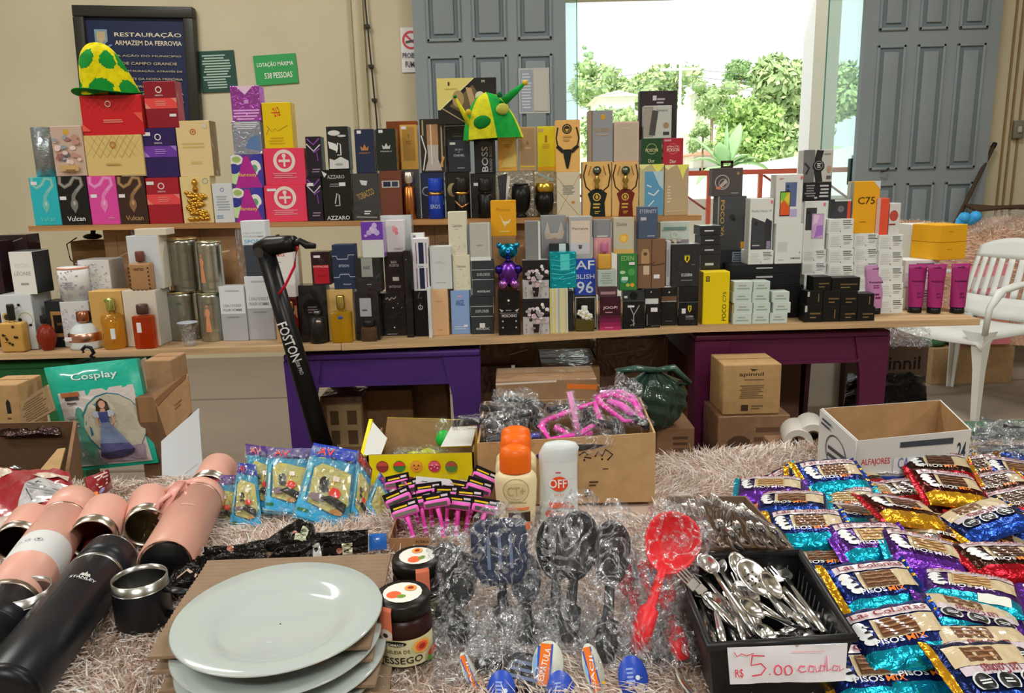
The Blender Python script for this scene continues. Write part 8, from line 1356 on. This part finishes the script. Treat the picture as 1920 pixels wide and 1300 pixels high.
b = MB(); p = P(1785, 642, 4.35); [b.ball((random.uniform(-.12, .12), random.uniform(0, .1), random.uniform(0, .02)), .05, 'r:4A7A50', 10, (1.3, 1, .5)) for _ in range(7)]; b.build('cloth', loc=p, label='crumpled green cloth on the kraft box behind the chair', category='cloth')
p = P(1560, 655, 3.1); MB().box(-.03, .03, 0, .03, -.07, .0, 'p:2050A0', .005).build('box', loc=(P(1570, 655, 3.1).x, 3.1, P(1570, 650, 3.1).z), label='small bright blue pack beside the maroon back leg', category='box')
# blue crate edge under left board
b = MB(); a, c = P(449, 657, 2.5), P(525, 657, 2.5); a.z = ZT - .021; b.box(0, c.x - a.x, 0, .25, -.04, 0, 'p:2858A0', .003); b.decals([('e', .1 + .15 * i, .5, .03, .03, 'B8C8E0') for i in range(6)], c.x - a.x, .04, lambda x, y, e: (x, -e, y - .04)); b.build('plastic_crate', loc=a, label='blue plastic crate edge with pale dots under the board beside the scooter', category='crate')
# rolls
fc('low cardboard box under the two rolls of film', 1470, 1550, 856, 900, 1.72, .16, 'c:7A5C42')
for i, (px, py, l) in enumerate(((1497, 832, 'white roll of film lying on its side, left one behind the white carton'), (1525, 822, 'white roll of film lying on its side, right one behind the white carton'))):
    p = P(px, py, 1.75); t = thing('film_roll', l, 'roll', p, (math.radians(90), 0, math.radians(-15)), 'rolls of film'); MB().lathe([(.034, 0), (.034, -.1), (.018, -.1)], 'p:C4C2BA', 24, cap=False).build('film', t); MB().lathe([(.018, 0), (.019, .001), (.019, -.1), (.015, -.1), (.015, 0), (.018, 0)], 'c:6A5440', 20, cap=False).build('core', t); MB().lathe([(.034, 0), (.0185, 0)], 'p:B4B2AA', 24, cap=False).build('end_face', t)
# green rubbish bag
p = P(1236, 760, 1.95); t = thing('rubbish_bag', 'knotted dark green plastic bag beside the maroon leg', 'bag', (p.x, 2.0, P(1236, 803, 1.98).z + .005))
sc = 1.98 / F; v = []; seg, K = 72, 48; Hb = 118 * sc; Rb = 58 * sc
for k in range(K + 1):
    a = k / K; rr_ = Rb * (math.sin(math.pi * min(1, .12 + a * .86)) ** .55) * (1 if a < .75 else 1 - (a - .75) * 3.0)
    for i in range(seg):
        th = 2 * math.pi * i / seg; w = 1 + .07 * math.sin(3 * th + a * 3) + .05 * math.sin(7 * th - a * 6) + (.03 + .05 * a) * math.sin(13 * th + 2 * a) + .03 * math.sin(9 * a * 3 + 4 * th) + .02 * math.sin(21 * th - 8 * a); v.append((max(.006, rr_) * w * math.cos(th) - .01 * a, max(.006, rr_) * w * math.sin(th) * .8, Hb * a))
MB().add(v, [(k * seg + i, k * seg + (i + 1) % seg, (k + 1) * seg + (i + 1) % seg, (k + 1) * seg + i) for k in range(K) for i in range(seg)] + [tuple(range(seg))], 'k:1A3026', True).build('sack', t)
for sx, e, h in ((-1, .11, .005), (1, .085, -.03)): MB().tube([(0, -.01, Hb * .95), (sx * e * .5, -.02, Hb * 1.0), (sx * e, -.02, Hb * .93 + h), (sx * e * .7, -.02, Hb * .88 + h)], [.014, .018, .014, .006], 'k:22463A', 8, flat=.5).build('tied_ear', t)

# ------------------------------------------------------------------ white plastic armchair
t = thing('plastic_chair', 'white plastic armchair at the right edge with slotted backrest', 'chair', (2.376, 3.94, 0), (0, 0, math.radians(-65)))
wc = 'p:CDD0CC'
def rgrid(fn, nx, ny, m, th, name, par):
    v = [fn(i / nx, j / ny) for j in range(ny + 1) for i in range(nx + 1)]; f = [(j * (nx + 1) + i, j * (nx + 1) + i + 1, (j + 1) * (nx + 1) + i + 1, (j + 1) * (nx + 1) + i) for j in range(ny) for i in range(nx)]
    o = MB().add(v, f, m, True).build(name, par); s = o.modifiers.new('s', 'SOLIDIFY'); s.thickness = th; return o
rgrid(lambda u, v_: ((u - .5) * .48, -.25 + v_ * .46, .43 - .012 * math.sin(math.pi * u) - (.05 * max(0, .12 - v_) / .12) - (.03 * max(0, abs(u - .5) - .44) / .06)), 16, 12, wc, .006, 'seat', t)
bk_ = MB(); cur = lambda u, z: ((u - .5) * (.50 - .06 * ((z - .43) / .42) ** 2), .21 + .12 * (z - .43) / .42 + .05 * (1 - (2 * u - 1) ** 2) * -1 + .05, z)
def strip(u0, u1, z0f, z1f, n=6, m_=8):
    v = []; 
    for j in range(m_ + 1):
        for i in range(n + 1):
            u = u0 + (u1 - u0) * i / n; z = z0f(u) + (z1f(u) - z0f(u)) * j / m_; v.append(cur(u, z))
    bk_.add(v, [(j * (n + 1) + i, j * (n + 1) + i + 1, (j + 1) * (n + 1) + i + 1, (j + 1) * (n + 1) + i) for j in range(m_) for i in range(n)], wc, True)
topf = lambda u: .80 + .05 * math.sin(math.pi * u); strip(0, 1, lambda u: .74 - .02 * math.cos(2 * math.pi * u) * 0, topf, 16, 4); strip(0, 1, lambda u: .43, lambda u: .54, 16, 3)
for i in range(9): u = .04 + .92 * i / 8; strip(max(0, u - .035), min(1, u + .035), lambda u: .54, lambda u: .74, 2, 8)
o = bk_.build('backrest', t); s = o.modifiers.new('s', 'SOLIDIFY'); s.thickness = .006
for sx in (-1, 1):
    MB().tube([(sx * .25, .24, .66), (sx * .275, .1, .665), (sx * .28, -.1, .66), (sx * .275, -.2, .64), (sx * .26, -.25, .56), (sx * .25, -.25, .43)], [.02, .026, .03, .028, .022, .02], wc, 10, flat=.5).build('armrest', t)
    for sy in (-1, 1):
        x1, y1 = sx * .235, sy * .235; v = []
        for z, w in ((0, .028), (.25, .04), (.38, .06), (.435, .11)):
            for (a, c_) in ((0, 0), (w, 0), (w, .008), (.008, .008), (.008, w), (0, w)): v.append((x1 * (1.06 - z * .14) - sx * a, y1 * (1.06 - z * .14) - sy * c_, z))
        MB().add(v, [(k * 6 + i, k * 6 + (i + 1) % 6, (k + 1) * 6 + (i + 1) % 6, (k + 1) * 6 + i) for k in range(3) for i in range(6)] + [tuple(range(6)), tuple(range(18, 24))], wc).build('leg', t)
# ------------------------------------------------------------------ peach fur blanket on a table behind
a, c = P(1690, 440, 4.6), P(2010, 440, 4.6); W = c.x - a.x; zt_ = P(1850, 425, 4.8).z
t = thing('fur_blanket', 'peach coloured fluffy blanket heaped at the right edge behind the chair', 'blanket', (a.x, 4.6, 0))
def hb(u, v_): return zt_ - .02 + .035 * math.sin(u * 9) * math.sin(v_ * 5) - .1 * max(0, .1 - u) / .1 + .02 * math.sin(u * 23 + v_ * 3)
v = []; nx, ny = 40, 24
for j in range(ny + 1):
    for i in range(nx + 1):
        u, w = i / nx, j / ny
        if w < .35: y = 0 + .05 * math.sin(u * 12) * (1 - w / .35); z = .15 + (hb(u, 0) - .15) * (w / .35)
        else: y = (w - .35) / .65 * .6; z = hb(u, y)
        v.append((u * W, y, z))
f = np.array([(j * (nx + 1) + i, j * (nx + 1) + i + 1, (j + 1) * (nx + 1) + i + 1, (j + 1) * (nx + 1) + i) for j in range(ny) for i in range(nx)])
o = np_mesh('blanket_body', np.array(v), f, 'r:D8B49C'); o.parent = t; o.data.polygons.foreach_set('use_smooth', [True] * len(f))
Va = np.array(v); n = 16000; r_ = np.random.RandomState(4); fi = r_.randint(0, len(f), n); w_ = r_.uniform(0, 1, (n, 2)); q0, q1, q3 = Va[f[fi, 0]], Va[f[fi, 1]], Va[f[fi, 3]]
bs = q0 + (q1 - q0) * w_[:, :1] + (q3 - q0) * w_[:, 1:]; nn_ = np.cross(q1 - q0, q3 - q0); nn_ /= np.linalg.norm(nn_, axis=1)[:, None]
fur('fur_pile', t, bs, nn_, .03, .0022, ['m:E0C0A8', 'm:CCA890', 'm:EACFBC'], 8, .6)
sheet('printed_cushion', None, S((1800, 648, 4.28), (1895, 645, 4.28), (1890, 495, 4.44), (1812, 500, 4.44)), 'k:D87A8C', [('e', .6, .35, .42, .42, '4A6480'), ('e', .62, .3, .36, .36, 'D89078'), ('r', .1, .7, .9, .85, 'C8C0C0'), ('m', .2, .55, .8, .65, 1, '8A4A50'), ('r', 0, 0, .5, .12, '8A3A30')], .02, .02, 10, 10, 0, label='pink printed cushion with a blue arc seen through the chair back', category='cushion')
sheet('plastic_bag', None, S((1812, 440, 4.62), (1960, 465, 4.58), (1960, 408, 4.9), (1850, 398, 4.9)), 's:D8DCE0', (), .07, .01, 18, 12, .014, 91, label='white translucent plastic bag on the peach blanket', category='bag')
b = MB(); p = P(1815, 420, 4.64); [b.ball((random.uniform(-.05, .05), random.uniform(0, .05), random.uniform(0, .05)), .035, 'p:3A9CD8', 10) for _ in range(6)]; b.build('plastic_packet', loc=p, label='small bright blue packet beside the white plastic bag on the blanket', category='packet')
b = MB(); p = P(1900, 393, 5.15); [b.tube([(-.25, .03 * i, .008 * i), (-.05, .03 * i + .02, .012), (.3, .03 * i, .004 * i)], .012, 'm:4A3A2E', 6) for i in range(5)]; b.build('woven_mat', loc=p, label='dark brown woven mat edge behind the plastic bag', category='mat')
a, c = P(1787, 428, 5.25), P(1865, 270, WY - .04); d_ = (a - c); a2 = c + d_ * ((c.z - 0.02) / (c.z - a.z))
t = thing('broom', 'wooden stick leaning against the grey door at the right', 'stick', a2)
MB().tube([(0, 0, 0), c - a2], .013, 'm:4A3A32', 10).build('stick', t); MB().tube([c - a2 - (c - a2).normalized() * .03, c - a2 + (c - a2).normalized() * .004], .016, 'p:1A1A1A', 10).build('end_cap', t)
